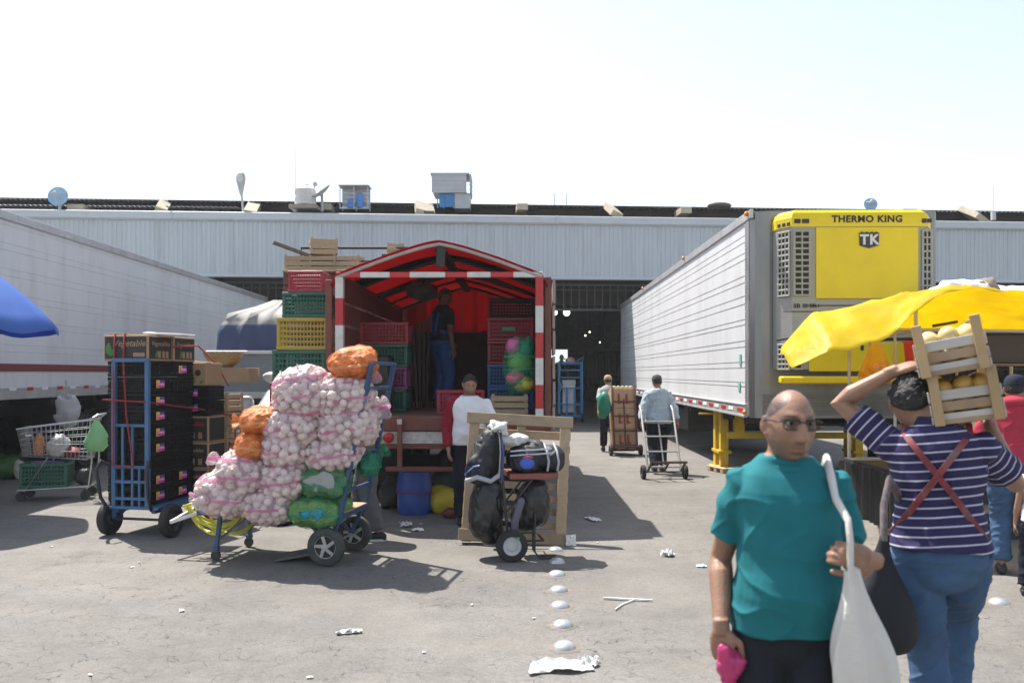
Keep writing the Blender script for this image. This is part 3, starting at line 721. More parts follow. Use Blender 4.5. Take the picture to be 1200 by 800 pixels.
# ---------------------------------------------------------------- plastic and wooden crates
def lattice_crate(w, d, h, nv=15, nh=4, t=.012):
    mb = MB(); P_ = .02
    mb.box((0, 0, .012), (w-.02, d-.02, .018))
    for z, tt in ((h-.018, .036), (.02, .035)):
        for s_ in (-1, 1):
            mb.box((0, s_*(d/2-.012), z), (w, .024, tt)); mb.box((s_*(w/2-.012), 0, z), (.024, d-.049, tt))
    for sx in (-1, 1):
        for sy in (-1, 1): mb.box((sx*(w/2-.022), sy*(d/2-.022), h/2), (.036, .036, h-.08))
    for s_ in (-1, 1):
        for i in range(1, nv): mb.box((-w/2+w*i/nv, s_*(d/2-.014), h/2), (.014, .01, h-.075))
        m = max(3, int(nv*d/w))
        for i in range(1, m): mb.box((s_*(w/2-.014), -d/2+d*i/m, h/2), (.01, .014, h-.075))
        for k in range(1, nh+1):
            z = .03+(h-.06)*k/(nh+1)
            mb.box((0, s_*(d/2-.017), z), (w-.06, .008, .018)); mb.box((s_*(w/2-.017), 0, z), (.008, d-.06, .014))
    return mb
def plast(name, c): return mk(name, c, .45, var=.12, sc=7, rnd=.1, dirt=(c[0]*.6+.05, c[1]*.6+.05, c[2]*.6+.04, .5), dsc=6)
PGRN = plast('plastic_green', (.02, .13, .085)); PRED = plast('plastic_red', (.3, .02, .035)); PYEL = plast('plastic_yellow', (.5, .36, .05))
PBLU = plast('plastic_blue', (.03, .13, .35)); PPUR = plast('plastic_purple', (.23, .05, .17)); PBLK = mk('plastic_black', (.009, .009, .010), .6, var=.2, spec=.3)
CR_ME = lattice_crate(.6, .42, .3).build('plastic_crate', PGRN); CR_ME0 = CR_ME.data
bpy.data.objects.remove(CR_ME)
def crate(mat, label, p, sc=(1, 1, 1), rz=0, group=None, name='plastic_crate'):
    key = 'crate_'+mat.name
    me = bpy.data.meshes.get(key)
    if me is None: me = CR_ME0.copy(); me.name = key; me.materials.clear(); me.materials.append(mat)
    o = bpy.data.objects.new(name, me); C.objects.link(o); o.location = p; o.scale = sc; o.rotation_euler = (0, 0, rz)
    return tag(o, label, 'crate', group)
# outer stack left of the truck
gp = 'plastic crates stacked beside the red truck'
D_ = 10.15; z = 0
rows = [(PGRN, 350, 64, .43, 'green plastic crate at the foot of the stack, behind the garlic bags'),
        (PRED, 349, 64, .41, 'red plastic crate second from the ground, behind the garlic bags'),
        (PGRN, 348, 64, .39, 'green plastic crate third from the ground, behind the garlic bags'),
        (PRED, 347, 64, .30, 'dark red plastic crate just under the lower green crate of the stack'),
        (PGRN, 350.5, 63, .385, 'green plastic crate between a red and a yellow crate in the stack'),
        (PYEL, 353.5, 60, .385, 'mustard yellow plastic crate in the stack beside the red truck'),
        (PGRN, 358, 55, .30, 'green plastic crate on top of the yellow crate'),
        (PRED, 358, 41, .25, 'small red plastic crate topping the stack left of the red truck')]
for m, cx, w, h, lb in rows:
    p = P(cx, 0, D_); crate(m, lb, (p.x, p.y+.2, z), (w*D_/1000/.6, 1, h/.3), .03*math.sin(cx), gp); z += h+.002
# load inside the truck
gi = 'crates loaded inside the red truck'
def bedpt(px, d): p = P(px, 0, d); return Vector((p.x, d, ZB+.002))
for k, (m, h, lb) in enumerate(((PGRN, .28, 'green crate at the bottom of the stack on the truck bed left side'), (PPUR, .28, 'purple crate low in the stack on the truck bed'), (PGRN, .29, 'dark green crate under the maroon crate inside the truck'), (PRED, .28, 'maroon crate topping the left stack inside the truck'))):
    q = bedpt(450, 11.1); crate(m, lb, q+Vector((.01*k, 0, [0, .282, .564, .856][k])), (1.05, 1, h/.3), 0, gi)
for k in range(3):
    q = bedpt(456, 11.75); crate((PGRN, PRED, PGRN)[k], ('green crate at the foot of the rear left stack inside the truck', 'red crate in the middle of the rear left stack inside the truck', 'green crate on top of the rear left stack inside the truck')[k], q+Vector((0, 0, .302*k)), (1, 1, 1), 0, gi)
for k, (m, lb) in enumerate(((PBLU, 'blue crate lowest in the right stack inside the truck'), (PBLU, 'blue crate under the red crates in the right stack inside the truck'), (PRED, 'red crate above the blue crates inside the truck'), (PRED, 'maroon crate with a green tag near the top of the right stack inside the truck'))):
    q = bedpt(598, 11.3); crate(m, lb, q+Vector((0, 0, .302*k)), (1.0, 1, 1), 0, gi)
o = crate(PBLK, 'black crate topping the right stack inside the red truck', bedpt(600, 11.3)+Vector((0, 0, 1.208)), (1.0, 1, .85), 0, gi)
b = MB(); b.box((0, 0, 0), (.17, .005, .05)); tag(b.build('tag', mk('tag_green', (.05, .3, .2), .6), C.objects[-1] if False else None, loc=bedpt(596, 11.08)+Vector((0, 0, 1.06))), 'green tag on the maroon crate inside the truck', 'tag')
crate(PRED, 'red crate on the truck bed edge just behind the man in white', bedpt(540, 10.25), (.95, .9, .95), .05, gi)
mb = MB(); mb.box((0, 0, .36), (.26, .3, .7), ch=.03); mb.box((0, -.155, .42), (.2, .01, .5)); mb.lathe((0, -.16, .4), ((.07, -.01), (.075, .0)), 16, 'y'); tag(mb.build('speaker_box', BLACKM, None, loc=bedpt(447, 10.62)), 'tall black box standing before the crates inside the truck', 'box')
for k in range(4):
    q = bedpt(486+k*5, 11.5+k*.15); mb = MB(); mb.box((0, 0, .55+.03*k), (.035, .07, 1.1+.06*k), (-.05, .03*k-.05, .2)); tag(mb.build('wooden_stake', mk('dark_stake', (.06, .045, .035), .8), None, loc=q+Vector((0, 0, .01))), 'dark wooden stake standing upright by the left crates inside the truck', 'stake', 'stakes standing inside the truck')
def wood_crate(w, d, h, rows=3, gap=.02, th=.008):
    mb = MB(); sh = (h-.01-gap*(rows-1))/rows
    for sx in (-1, 1):
        for sy in (-1, 1): mb.prism([(sx*w/2, sy*d/2), (sx*(w/2-.035), sy*d/2), (sx*w/2, sy*(d/2-.035))], .0, h+.02, 'z')
    for k in range(rows):
        z = .006+sh/2+k*(sh+gap)
        for s_ in (-1, 1):
            mb.box((0, s_*(d/2+th/2+.001), z), (w+.016, th, sh), ch=.002); mb.box((s_*(w/2+th/2+.001), 0, z), (th, d, sh), ch=.002)
    for k in range(4): mb.box((0, -d/2+d*(k+.5)/4, .004), (w, d/4-.015, .008), ch=.002)
    return mb
o = wood_crate(.42, .36, .22).build('wooden_crate', WOOD, None, loc=bedpt(597, 10.15)); tag(o, 'pale wooden crate under the colourful net bag on the truck bed', 'crate')

# ---------------------------------------------------------------- small van, covered truck and stake truck on the left
SILV = mk('silver_paint', (.42, .43, .44), .35, .3, var=.06, dirt=(.35, .33, .3, .3), dsc=3)
GLS = mk('car_glass', (.03, .035, .04), .08, var=.1)
VN = thing('parked_van', 'silver van parked between the crate stacks with sacks on its roof', 'van', (-2.95, 11.3, 0), 0)
mb = MB()
def vsec(y, zt, w, zb=.35, tw=.82):
    return [Vector((sx*w/2*f, y, z)) for sx, f, z in ((-1, .96, zb), (-1, 1, .6), (-1, .99, .95), (-1, tw, zt-.06), (-1, tw-.08, zt), (1, tw-.08, zt), (1, tw, zt-.06), (1, .99, .95), (1, 1, .6), (1, .96, zb))]
mb.rings([vsec(0, .85, 1.5, .4, .93), vsec(.08, .93, 1.58, .35, .95), vsec(.75, 1.03, 1.6, .35, .95), vsec(1.25, 1.44, 1.6), vsec(1.6, 1.5, 1.6), vsec(3.6, 1.5, 1.6), vsec(3.75, 1.3, 1.56)])
mb.build('body', SILV, VN, smooth=35)
mb = MB(); mb.add([(-.6, .80, 1.055), (.6, .80, 1.055), (.56, 1.22, 1.415), (-.56, 1.22, 1.415), (-.6, .84, 1.03), (.6, .84, 1.03), (.56, 1.26, 1.395), (-.56, 1.26, 1.395)], [(0, 1, 2, 3), (4, 7, 6, 5), (0, 4, 5, 1), (1, 5, 6, 2), (2, 6, 7, 3), (3, 7, 4, 0)]); mb.build('windscreen', GLS, VN)
for sx in (-1, 1):
    mb = MB(); mb.add([(sx*.79, 1.3, 1.0), (sx*.79, 2.2, 1.0), (sx*.675, 2.2, 1.4), (sx*.675, 1.45, 1.4), (sx*.76, 1.3, 1.0), (sx*.76, 2.2, 1.0), (sx*.645, 2.2, 1.4), (sx*.645, 1.45, 1.4)], [(0, 1, 2, 3), (4, 7, 6, 5), (0, 4, 5, 1), (1, 5, 6, 2), (2, 6, 7, 3), (3, 7, 4, 0)]); mb.build('side_window', GLS, VN)
    mb = MB(); mb.ell((sx*.62, .02, .72), (.14, .06, .09), 12, 8); mb.build('headlight', mk('lamp_glass', (.6, .6, .62), .15), VN, smooth=180)
    mb = MB(); mb.ell((sx*.91, 1.12, 1.17), (.11, .06, .15), 14, 9, pw=.7); mb.bar((sx*.9, 1.14, 1.1), (sx*.74, 1.2, 1.05), .04); mb.build('wing_mirror', SILV, VN, smooth=60)
    for y in (.7, 3.0): add_wheel(VN, (sx*.7, y, .3), .3, .19)
mb = MB(); mb.box((0, -.03, .48), (1.5, .1, .16), ch=.03); mb.box((0, -.0, .68), (.7, .08, .1)); mb.build('bumper', DARK, VN)
SACK = mk('white_sack', (.66, .65, .61), .8, var=.1, bump=.3, bsc=14)
def sack(label, p, r, rz=0, m=SACK, tilt=0, name='sack', cat='sack', group=None, amp=.03):
    mb = MB(); mb.ell((0, 0, r[2]), r, 22, 14, pw=.75)
    for i, v in enumerate(mb.v):
        mb.v[i] = v+Vector((fb(v, 5, rz), fb(v, 6, rz+3), fb(v, 7, rz+9)))*amp
        if mb.v[i].z < .004: mb.v[i].z = .004
    if tilt: mb.xf(Matrix.Rotation(tilt, 4, 'Y'))
    return tag(mb.build(name, m, None, smooth=180, loc=p, rz=rz), label, cat, group)
sack('full white sack lying across the roof of the silver van', (-3.1, 12.4, 1.5), (.5, .25, .09), .1)
o = thing('wicker_basket', 'shallow wicker basket of dark produce on the van roof sack', 'basket', P(262, 430, 11.9))
mb = MB(); mb.lathe((0, 0, 0), ((.12, 0), (.2, .06), (.265, .17), (.28, .2), (.262, .2), (.19, .07), (.11, .02)), 28); mb.build('bowl', mk('wicker', (.42, .28, .12), .8, var=.4, sc=30, bump=.6, bsc=50), o, smooth=50)
mb = MB()
for k in range(14): mb.ell((random.uniform(-.16, .16), random.uniform(-.16, .16), .17), (.05, .05, .05), 8, 6)
mb.build('produce', DARK, o, smooth=180)
mb = MB(); mb.box((0, .1, .1), (.7, .5, .2)); tag(mb.build('cardboard_box', mk('card', (.36, .24, .14), .8, rnd=.1), None, loc=P(262, 430, 11.9)-Vector((-.05, 0, .21))), 'cardboard box on the van roof under the wicker basket', 'box')
CT = thing('covered_truck', 'grey truck bed under a blue and pale tarpaulin behind the silver van', 'truck', (-4.17, 13.6, 0), 0)
GREYP = mk('grey_paint', (.2, .21, .22), .5, var=.12, dirt=(.3, .28, .25, .4), dsc=3)
mb = MB(); mb.box((0, 1.8, 1.62), (1.34, 3.6, .7), ch=.02); mb.build('cargo_bed', GREYP, CT)
mb = MB(); mb.box((0, -.02, 1.98), (1.4, .08, .06), ch=.015); mb.box((0, -.02, 1.3), (1.4, .1, .1)); mb.build('tailgate_rail', mk('rail_pale', (.6, .59, .56), .5), CT)
mb = MB(); mb.box((0, 2, .85), (.8, 5, .5)); mb.build('chassis', DARK, CT)
for x in (-.6, .6):
    for y in (.8, 3.8): add_wheel(CT, (x, y, .42), .42, .22, rim=DARK)
mb = MB(); mb.box((0, 4.6, 1.4), (1.4, 1.5, 1.7), ch=.1); mb.build('cab', GREYP, CT)
mb = MB(); rs = []
nn = 56
for k, (t, zz) in enumerate(((0, 2.0), (.12, 2.12), (.3, 2.28), (.45, 2.42), (.6, 2.52), (.75, 2.62), (.9, 2.78), (1, 2.93))):
    row = []
    for j in range(nn):
        a = 2*PI*j/nn; ca, sa = math.cos(a), math.sin(a)
        sq = 1/max(abs(ca), abs(sa))**.8; fl = 1-.25*max(0, t-.42)-2.4*max(0, t-.75)
        x = .66*ca*sq*fl+.22*max(0, t-.3); y = 1.75+1.7*sa*sq*fl
        w = -.11*abs(math.sin(a*6+.6+t))**.6*min(1, .35+t)+.04*math.sin(a*13+2*t)*(.55+t*.5)+.035*math.sin(a*7+1)*t+.05*noise.noise(Vector((ca*3, sa*3, t*3)))
        row.append(Vector((x+ca*w, y+sa*w, zz-.0*t)))
    rs.append(row)
mb.rings(rs)
def covmat():
    m = mk('cargo_cover', (.25, .24, .225), .7, var=.15)
    N = m.node_tree.nodes; L = m.node_tree.links; b = N['Principled BSDF']; src = b.inputs['Base Color'].links[0].from_socket
    tc = N.new('ShaderNodeTexCoord'); sp = N.new('ShaderNodeSeparateXYZ'); L.new(tc.outputs['Object'], sp.inputs[0])
    mr = N.new('ShaderNodeMapRange'); mr.inputs[1].default_value = 2.42; mr.inputs[2].default_value = 2.44; L.new(sp.outputs[2], mr.inputs[0])
    mx = N.new('ShaderNodeMix'); mx.data_type = 'RGBA'; L.new(mr.outputs[0], mx.inputs[0]); mx.inputs[6].default_value = (.055, .07, .14, 1); L.new(src, mx.inputs[7]); L.new(mx.outputs[2], b.inputs['Base Color'])
    return m
mb.build('cargo_cover', covmat(), CT, smooth=70)
ST = thing('flatbed_truck', 'high stake truck behind the red one with wooden crates and a pipe frame on top', 'truck', (-3.05, 15.1, 0), 0)
mb = MB()
for k in range(9): mb.box((0, 2.2, 1.25+k*.26), (2.0, 4.4, .24), ch=.01)
mb.build('stake_body', SIDEW, ST)
mb = MB(); mb.box((0, 2.6, .9), (.9, 6, .3)); mb.build('chassis', DARK, ST)
mb = MB(); mb.box((0, 5.3, 1.5), (1.9, 1.5, 1.8), ch=.12); mb.build('cab', GREYP, ST)
for x in (-.85, .85):
    for y in (1.0, 5.2): add_wheel(ST, (x, y, .45), .45, .25, rim=DARK)
def S3(px, py, d=15.2): p = P(px, py, d); return (p.x+3.05, p.y-15.1, p.z)
mb = MB(); mb.tube([S3(353, 330), S3(353, 290.5), S3(478, 290.5)], .025, 8); mb.tube([(S3(478, 290.5)), S3(478, 335)], .025, 8); mb.tube([S3(353, 306), S3(478, 306)], .015, 6); mb.build('pipe_frame', DARK, ST, smooth=50)
ZT = 3.25
o = None
wc = wood_crate(.46, .34, .27); W1 = wc.build('wooden_crate', WOOD)
for k, (px, py, rot, lb) in enumerate(((351, 326, (0, 0, .1), 'low wooden crate at the left of the pile on top of the stake truck'), (380, 326, (0, 0, 0), 'wooden crate in the middle of the pile above the plastic crates'), (409, 326, (0, 0, -.1), 'wooden crate right of the pile, tucked by the red tarpaulin'), (379, 308, (0, 0, .3), 'wooden crate on top of the pile above the plastic crates'))):
    p = P(px, py, 15.25); p.z = ZT+.2 if py > 320 else ZT+.2+.3
    c = W1 if k == 0 else dup(W1, None)
    c.location = p; c.rotation_euler = rot; tag(c, lb, 'crate', 'wooden crates on the stake truck')
mb = MB(); mb.box((0, 0, 0), (1.9, .9, .03), ch=.005); tag(mb.build('crate_board', WOODP, None, loc=(-3.05, 15.3, ZT+.184)), 'thick wooden platform under the crates on the stake truck', 'platform')
c = dup(W1, P(463, 297, 15.3), .2, 'lone wooden crate at the right end of the pipe frame'); c.scale = (.62, .7, .72)
c.location.z = 3.76
mb = MB(); mb.box((0, 0, 0), (.4, .5, .06)); mb.box((0, 0, -.25), (.05, .05, .5)); mb.box((0, 0, -.49), (.3, .3, .02)); tag(mb.build('shelf_bracket', DARK, None, loc=P(463, 297, 15.3)-Vector((0, 0, P(463, 297, 15.3).z-3.72))), 'dark bracket holding the lone crate at the end of the pipe frame', 'bracket')
mb = MB(); mb.bar(P(320, 284, 14.9), P(366, 301, 15.2), .11, .05); tag(mb.build('loose_plank', FLOORW), 'weathered plank sticking out left from the pile of wooden crates', 'plank')

# ---------------------------------------------------------------- blue parasol
PAR = thing('market_parasol', 'bright blue market parasol at the left edge of the street', 'parasol', (-6.42, 9.7, 0), R(4))
PB = mk('parasol_blue', (.075, .19, .60), .6, var=.12, sc=3, trans=.35)
n = 8; rs = []
for t in [i/10 for i in range(11)]:
    row = []
    for j in range(n*6):
        a = 2*PI*j/(n*6); ph = (j % 6)/6
        sc_ = 1-.045*math.sin(PI*ph)*t; r = 1.16*t*sc_+.01
        z = 3.02-.80*t**1.55-.055*math.sin(PI*ph)*t
        row.append(Vector((r*math.cos(a), r*math.sin(a), z)))
    rs.append(row)
rs2 = [[v-Vector((0, 0, .01)) for v in r] for r in rs[::-1]]
val = [[v*1 for v in rs[-1]], [Vector((v.x*1.005, v.y*1.005, v.z-.075-.012*math.sin(j*1.3))) for j, v in enumerate(rs[-1])]]
mb = MB(); mb.rings(rs+val[1:]+[[v*1.0-Vector((v.x*.006, v.y*.006, 0)) for v in val[1]]]+rs2, cap=False); mb.build('canopy', PB, PAR, smooth=40)
mb = MB(); mb.tube([(0, 0, .0), (0, 0, 3.05)], .022, 10); mb.build('pole', WHITE, PAR, smooth=60)
mb = MB(); mb.lathe((0, 0, 0), ((.25, 0), (.25, .06), (.05, .12), (.03, .3)), 20); mb.build('base', DARK, PAR, smooth=40)
for j in range(8):
    a = 2*PI*j/8; mb = MB(); mb.tube([(.02*math.cos(a), .02*math.sin(a), 2.98), (.6*math.cos(a), .6*math.sin(a), 2.7), (1.1*math.cos(a), 1.1*math.sin(a), 2.24)], .008, 5); mb.build('rib', STEEL, PAR)
# ---------------------------------------------------------------- shopping cart
ROPE_ = mk('pale_cord', (.4, .38, .33), .8)
SC = thing('shopping_cart', 'wire shopping cart with a green crate on its lower rack near the left trailer', 'shopping cart', G(40, 586)+Vector((.24, .2, 0)), R(14))
mb = MB()
def crect(x0, x1, y, z0, z1): return [(x0, -y, z0), (x1, -y, z1), (x1, y, z1), (x0, y, z0), (x0, -y, z0)]
L0, L1 = -.46, .44
rim0 = [(L0, -.22, .93), (L1, -.26, 1.04), (L1, .26, 1.04), (L0, .22, .93), (L0, -.22, .93)]
bot = [(L0+.06, -.18, .58), (L1-.08, -.22, .52), (L1-.08, .22, .52), (L0+.06, .18, .58), (L0+.06, -.18, .58)]
mb.tube(rim0, .011, 6); mb.tube(bot, .007, 5)
for k in range(1, 5):
    f = k/5; mb.tube([Vector(a).lerp(Vector(b), f) for a, b in zip(rim0, bot)], .0042, 4)
for i in range(4):
    a0, a1 = Vector(rim0[i]), Vector(rim0[i+1]); b0, b1 = Vector(bot[i]), Vector(bot[i+1])
    m = 16 if i % 2 == 0 else 9
    for k in range(m+1): mb.tube([a0.lerp(a1, k/m), b0.lerp(b1, k/m)], .003, 4)
for k in range(12): mb.tube([Vector(bot[0]).lerp(Vector(bot[1]), k/12), Vector(bot[3]).lerp(Vector(bot[2]), k/12)], .003, 4)
mb.build('wire_basket', STEEL, SC, smooth=60)
mb = MB()
for y in (-.21, .21): mb.tube([(L1-.03, y*1.2, 1.06), (L1-.02, y, .5), (L1-.06, y, .17), (L0-.0, y, .14)], .012, 7); mb.tube([(L0+.1, y, .15), (-.1, y, .56)], .009, 6)
for x in (L0+.02, -.15, .1, L1-.08): mb.tube([(x, -.21, .15), (x, .21, .15)], .008, 6)
mb.build('frame', STEEL, SC, smooth=60)
mb = MB(); mb.tube([(L1, -.27, 1.06), (L1+.06, -.25, 1.1), (L1+.06, .25, 1.1), (L1, .27, 1.06)], .013, 8); mb.build('handle', STEEL, SC, smooth=60)
for x, y in ((L0+.04, -.2), (L0+.04, .2), (L1-.1, -.2), (L1-.1, .2)):
    mb = MB(); mb.lathe((x, y-.014, .062), ((.01, 0), (.06, 0), (.062, .008), (.062, .022), (.06, .03), (.01, .03)), 18, 'y'); mb.box((x, y, .11), (.03, .045, .05)); mb.build('caster', BLACKM, SC, smooth=40)
scM = Matrix.Translation(SC.location) @ Matrix.Rotation(R(14), 4, 'Z')
c = crate(PGRN, 'dark green crate on the lower rack of the shopping cart', scM @ Vector((-.16, 0, .165)), (.95, .95, 1.05), R(14))
mb = MB(); mb.ell((0, 0, .02), (.24, .15, .06), 14, 7)
tag(mb.build('cloth_bundle', mk('violet_cloth', (.2, .18, .32), .8), None, smooth=180, loc=scM @ Vector((-.16, 0, .42)), rz=R(14)), 'violet cloth lying in the green crate of the shopping cart', 'cloth')
o = thing('juice_bottle', 'plastic bottle of orange drink lying low in the shopping cart basket', 'bottle', scM @ Vector((-.24, -.08, .575)))
mb = MB(); mb.lathe((0, 0, 0), ((.06, 0), (.07, .02), (.07, .18), (.06, .23), (.03, .27), (.022, .29)), 16); mb.build('body', mk('juice', (.6, .25, .08), .25), o, smooth=40)
mb = MB(); mb.lathe((0, 0, .29), ((.026, 0), (.026, .03), (.005, .032)), 12); mb.build('cap', mk('cap_blue', (.05, .1, .5), .4), o)
def crumple(label, p, r, m, name, cat, seed=0, amp=.35, sc=6, flat=None, group=None, rz=0, n=26):
    mb = MB(); mb.ell((0, 0, r[2]*.9), r, n, n//2)
    for i, v in enumerate(mb.v):
        d = noise.noise(Vector((v.x*sc+seed, v.y*sc, v.z*sc)))+.6*noise.noise(Vector((v.x*sc*2.7+seed, v.y*sc*2.7, v.z*sc*2.7)))
        c = Vector((0, 0, r[2]*.9)); v = c+(v-c)*(1+amp*d)
        if v.z < .003: v.z = .003
        mb.v[i] = v
    return tag(mb.build(name, m, None, smooth=180, loc=p, rz=rz), label, cat, group)
FILM = mk('white_film', (.7, .7, .69), .4, var=.08, trans=.25)
crumple('crumpled white plastic bag inside the shopping cart basket', scM @ Vector((-.03, -.05, .56)), (.13, .11, .14), FILM, 'plastic_bag', 'bag', 3, .5, 9)
crumple('dark red bundle at the bottom of the shopping cart basket', scM @ Vector((.12, .0, .545)), (.12, .13, .07), mk('dark_red_cloth', (.2, .03, .03), .7), 'cloth_bundle', 'bundle', 8, .4)
crumple('small dark parcel on the back of the shopping cart rack', scM @ Vector((.27, 0, .165)), (.09, .15, .12), BLACKM, 'parcel', 'parcel', 5, .35)
GFILM = mk('pale_green_film', (.36, .62, .36), .35, var=.1, trans=.4)
def hang_bag(label, top, h, w, d, m, seed=0, name='plastic_bag', rz=0, group=None, lop=.3):
    mb = MB(); rs = []
    for t in [i/12 for i in range(13)]:
        s_ = (.1+.9*min(1, (t*1.5)**.8))*(1-max(0, t-.82)*2.2)
        row = []
        for j in range(26):
            a = 2*PI*j/26; f = 1+.16*noise.noise(Vector((math.cos(a)*2+seed, math.sin(a)*2, t*3)))+.07*math.sin(a*9+seed)*(1-t)
            row.append(Vector((w*s_*math.cos(a)*f+lop*w*t*(1-t), d*s_*math.sin(a)*f, -h*t)))
        rs.append(row)
    mb.rings(rs); mb.tube([(-.02, 0, -.02), (0, 0, .05), (.02, 0, -.02)], .006, 6)
    return tag(mb.build(name, m, None, smooth=180, loc=top, rz=rz), label, 'bag', group)
hang_bag('pale green plastic bag hanging from the shopping cart handle', scM @ Vector((L1+.04, -.27, 1.05)), .42, .15, .1, GFILM, 2, rz=.2, lop=.6)
crumple('dark green bag lying under the left trailer', G(6, 560), (.27, .25, .2), mk('dark_green_film', (.06, .16, .05), .5), 'plastic_bag', 'bag', 4, .25)
crumple('small white plastic bag beside the dark green bag under the left trailer', G(23, 561), (.1, .09, .16), FILM, 'plastic_bag', 'bag', 14, .3)
t = thing('white_sack', 'crumpled white sack hanging under the left trailer behind the shopping cart', 'sack', P(79, 500, 12.4))
mb = MB(); mb.ell((0, 0, .2), (.15, .12, .22), 30, 20, None, .8); mb.v = [v*(1+.35*fb(v, 7)+.2*fb(v, 17)) for v in mb.v]; mb.build('sack_body', mk('grey_sack', (.4, .4, .39), .6, bump=.4, bsc=10), t, smooth=180)
mb = MB(); mb.tube([(0, 0, .35), (-.02, 0, .68)], .012, 6); mb.build('tie_cord', ROPE_, t)

# ---------------------------------------------------------------- blue hand truck with black crates
HT0 = G(163, 628)
HT = thing('hand_truck', 'tall blue steel hand truck under a load of black crates', 'hand truck', HT0, R(-12))
HM = Matrix.Translation(HT0) @ Matrix.Rotation(R(-12), 4, 'Z')
FX = -.08
for x in (-.19, .19):
    mb = MB(); mb.bar((FX+x, -.02, .28), (FX+x, -.02, 1.78), .045, .04); mb.build('upright', BLUEM, HT)
mb = MB(); mb.bar((FX-.21, -.02, 1.78), (FX+.21, -.02, 1.78), .04, .04)
for z in (.38, .55, .7, 1.12): mb.bar((FX-.17, -.02, z), (FX+.17, -.02, z), .032, .03)
for x in (-.09, .02, .1): mb.bar((FX+x, -.021, .3), (FX+x, -.021, 1.12 if x < .09 else .7), .026, .022)
mb.build('cross_bars', BLUEM, HT)
mb = MB(); mb.box((-.06, .8, .29), (.62, 1.7, .03)); mb.bar((-.26, 0, .255), (-.26, 1.6, .255), .045); mb.bar((.16, 0, .255), (.16, 1.6, .255), .045); mb.build('base_plate', BLUEM, HT)
for x in (-.33, .33):
    mb = MB(); mb.tube([(x*.7+FX, -.05, .72), (x*.82+FX, -.12, .77), (x*.86+FX, -.17, .68), (x*.82+FX, -.12, .4), (x*.75+FX, -.04, .27)], .018, 8); mb.build('handle', BLACKM, HT, smooth=60)
    mb = MB(); mb.bar((x*.9, .02, .28), (x*.9, .02, .17), .04); mb.bar((x*.9, .25, .27), (x*.9, .03, .16), .03); mb.build('axle_bracket', BLUEM, HT)
    add_wheel(HT, (x*1.06, .02, .17), .17, .085, rim=BLACKM)
mb = MB(); mb.tube([(-.38, .02, .17), (.38, .02, .17)], .014, 8); mb.build('axle', BLACKM, HT)
mb = MB()
for x in (-.26, .16): mb.bar((x, 1.5, .25), (x, 1.55, .015), .03)
mb.build('rest_legs', BLUEM, HT)
BK = lattice_crate(.48, .39, .161, nv=16, nh=3)
bk = BK.build('black_crate', PBLK); BKD = bk.data; bpy.data.objects.remove(bk)
LBL = [mk('label_yellow', (.75, .5, .06), .5), mk('label_pink', (.65, .06, .35), .5), mk('label_blue', (.08, .1, .42), .5), mk('label_white', (.75, .7, .75), .5)]
lm = MB()
lm.mat(0).box((-.03, 0, 0), (.062, .004, .082)); lm.mat(2).box((.045, 0, .018), (.058, .005, .046)); lm.mat(1).box((.015, -.001, -.012), (.12, .006, .05))
lm.mat(3)
for k in range(5): lm.box((-.025+.021*k, -.003, -.004+.004*(k % 2)), (.012, .006, .018))
lo = lm.build('label', LBL); LMD = lo.data; bpy.data.objects.remove(lo)
gb = 'black produce crates on the blue hand truck'
zb = .306
def black(x, y, k, label, tagged):
    o = bpy.data.objects.new('black_crate', BKD); C.objects.link(o)
    o.matrix_world = HM @ Matrix.Translation((x, y, zb+.163*k)); tag(o, label, 'crate', gb)
    if tagged:
        for (lx, ly, rz) in (((0, -.203, 0)),) if tagged == 2 else (((.243, -.02, PI/2)),):
            l = bpy.data.objects.new('label', LMD); C.objects.link(l); l.parent = o; l.location = (lx, ly, .085+.006*math.sin(k*3)); l.rotation_euler = (0, 0, rz)
ordn = ['lowest', 'second from the bottom', 'third from the bottom', 'fourth from the bottom', 'fifth from the bottom', 'fourth from the top', 'third from the top', 'second from the top', 'topmost']
for k in range(9):
    black(-.14, .215, k, 'black produce crate, %s of the front column on the blue hand truck' % ordn[k], k not in (2, 8))
for k in range(9):
    black(-.14+.004*math.sin(k*2), .61, k, 'black produce crate, %s of the column just behind the blue frame' % ordn[k], k in (0, 1, 8))
# right of that, the lower column on the plate's far end
zc = .306
def hbox(name, w, d, h, mats, label, x, y, z, cat='box', rz=0, flaps=False, group=None):
    mb = MB(); mb.mat(0).box((0, 0, h/2), (w, d, h), ch=.006)
    mb.mat(1)
    if len(mats) > 1:
        mb.box((0, -d/2-.0015, h/2), (w-.035, .003, h-.035), ch=.001); mb.box((w/2+.0015, 0, h/2), (.003, d-.035, h-.035), ch=.001)
    if flaps:
        mb.mat(0).box((-w*.1, 0, h+.012), (w*.7, d*.9, .012), (0, .05, 0))
    o = mb.build(name, mats); o.matrix_world = HM @ Matrix.Translation((x, y, z)) @ Matrix.Rotation(rz, 4, 'Z')
    return tag(o, label, cat, group)
KR = mk('kraft_card', (.37, .24, .14), .8, var=.1, rnd=.08); BKF = mk('black_print', (.03, .028, .026), .7, var=.15)
TAN = mk('tan_print', (.32, .21, .13), .8); LEAF = mk('leaf_print', (.06, .19, .05), .7); RPR = mk('red_print', (.4, .03, .03), .7)
hx, hy = -.11, 1.01
for k in range(3):
    o = hbox('produce_box', .38, .34, .285, [KR, BKF], 'kraft box with black printed sides, %s of three below the black crates' % ['lowest', 'middle', 'top'][k], hx+.18, hy, zc+.29*k, group='printed kraft boxes on the hand truck')
    text('Vegetables', .06, RPR if k == 2 else TAN, o, (0, -.1735, .2), ext=.001, off=.001, shear=.2)
    for a in (-.1, 0, .09):
        b = MB(); b.box((a, -.1735, .075), (.05, .002, .07)); b.build('print', TAN, o)
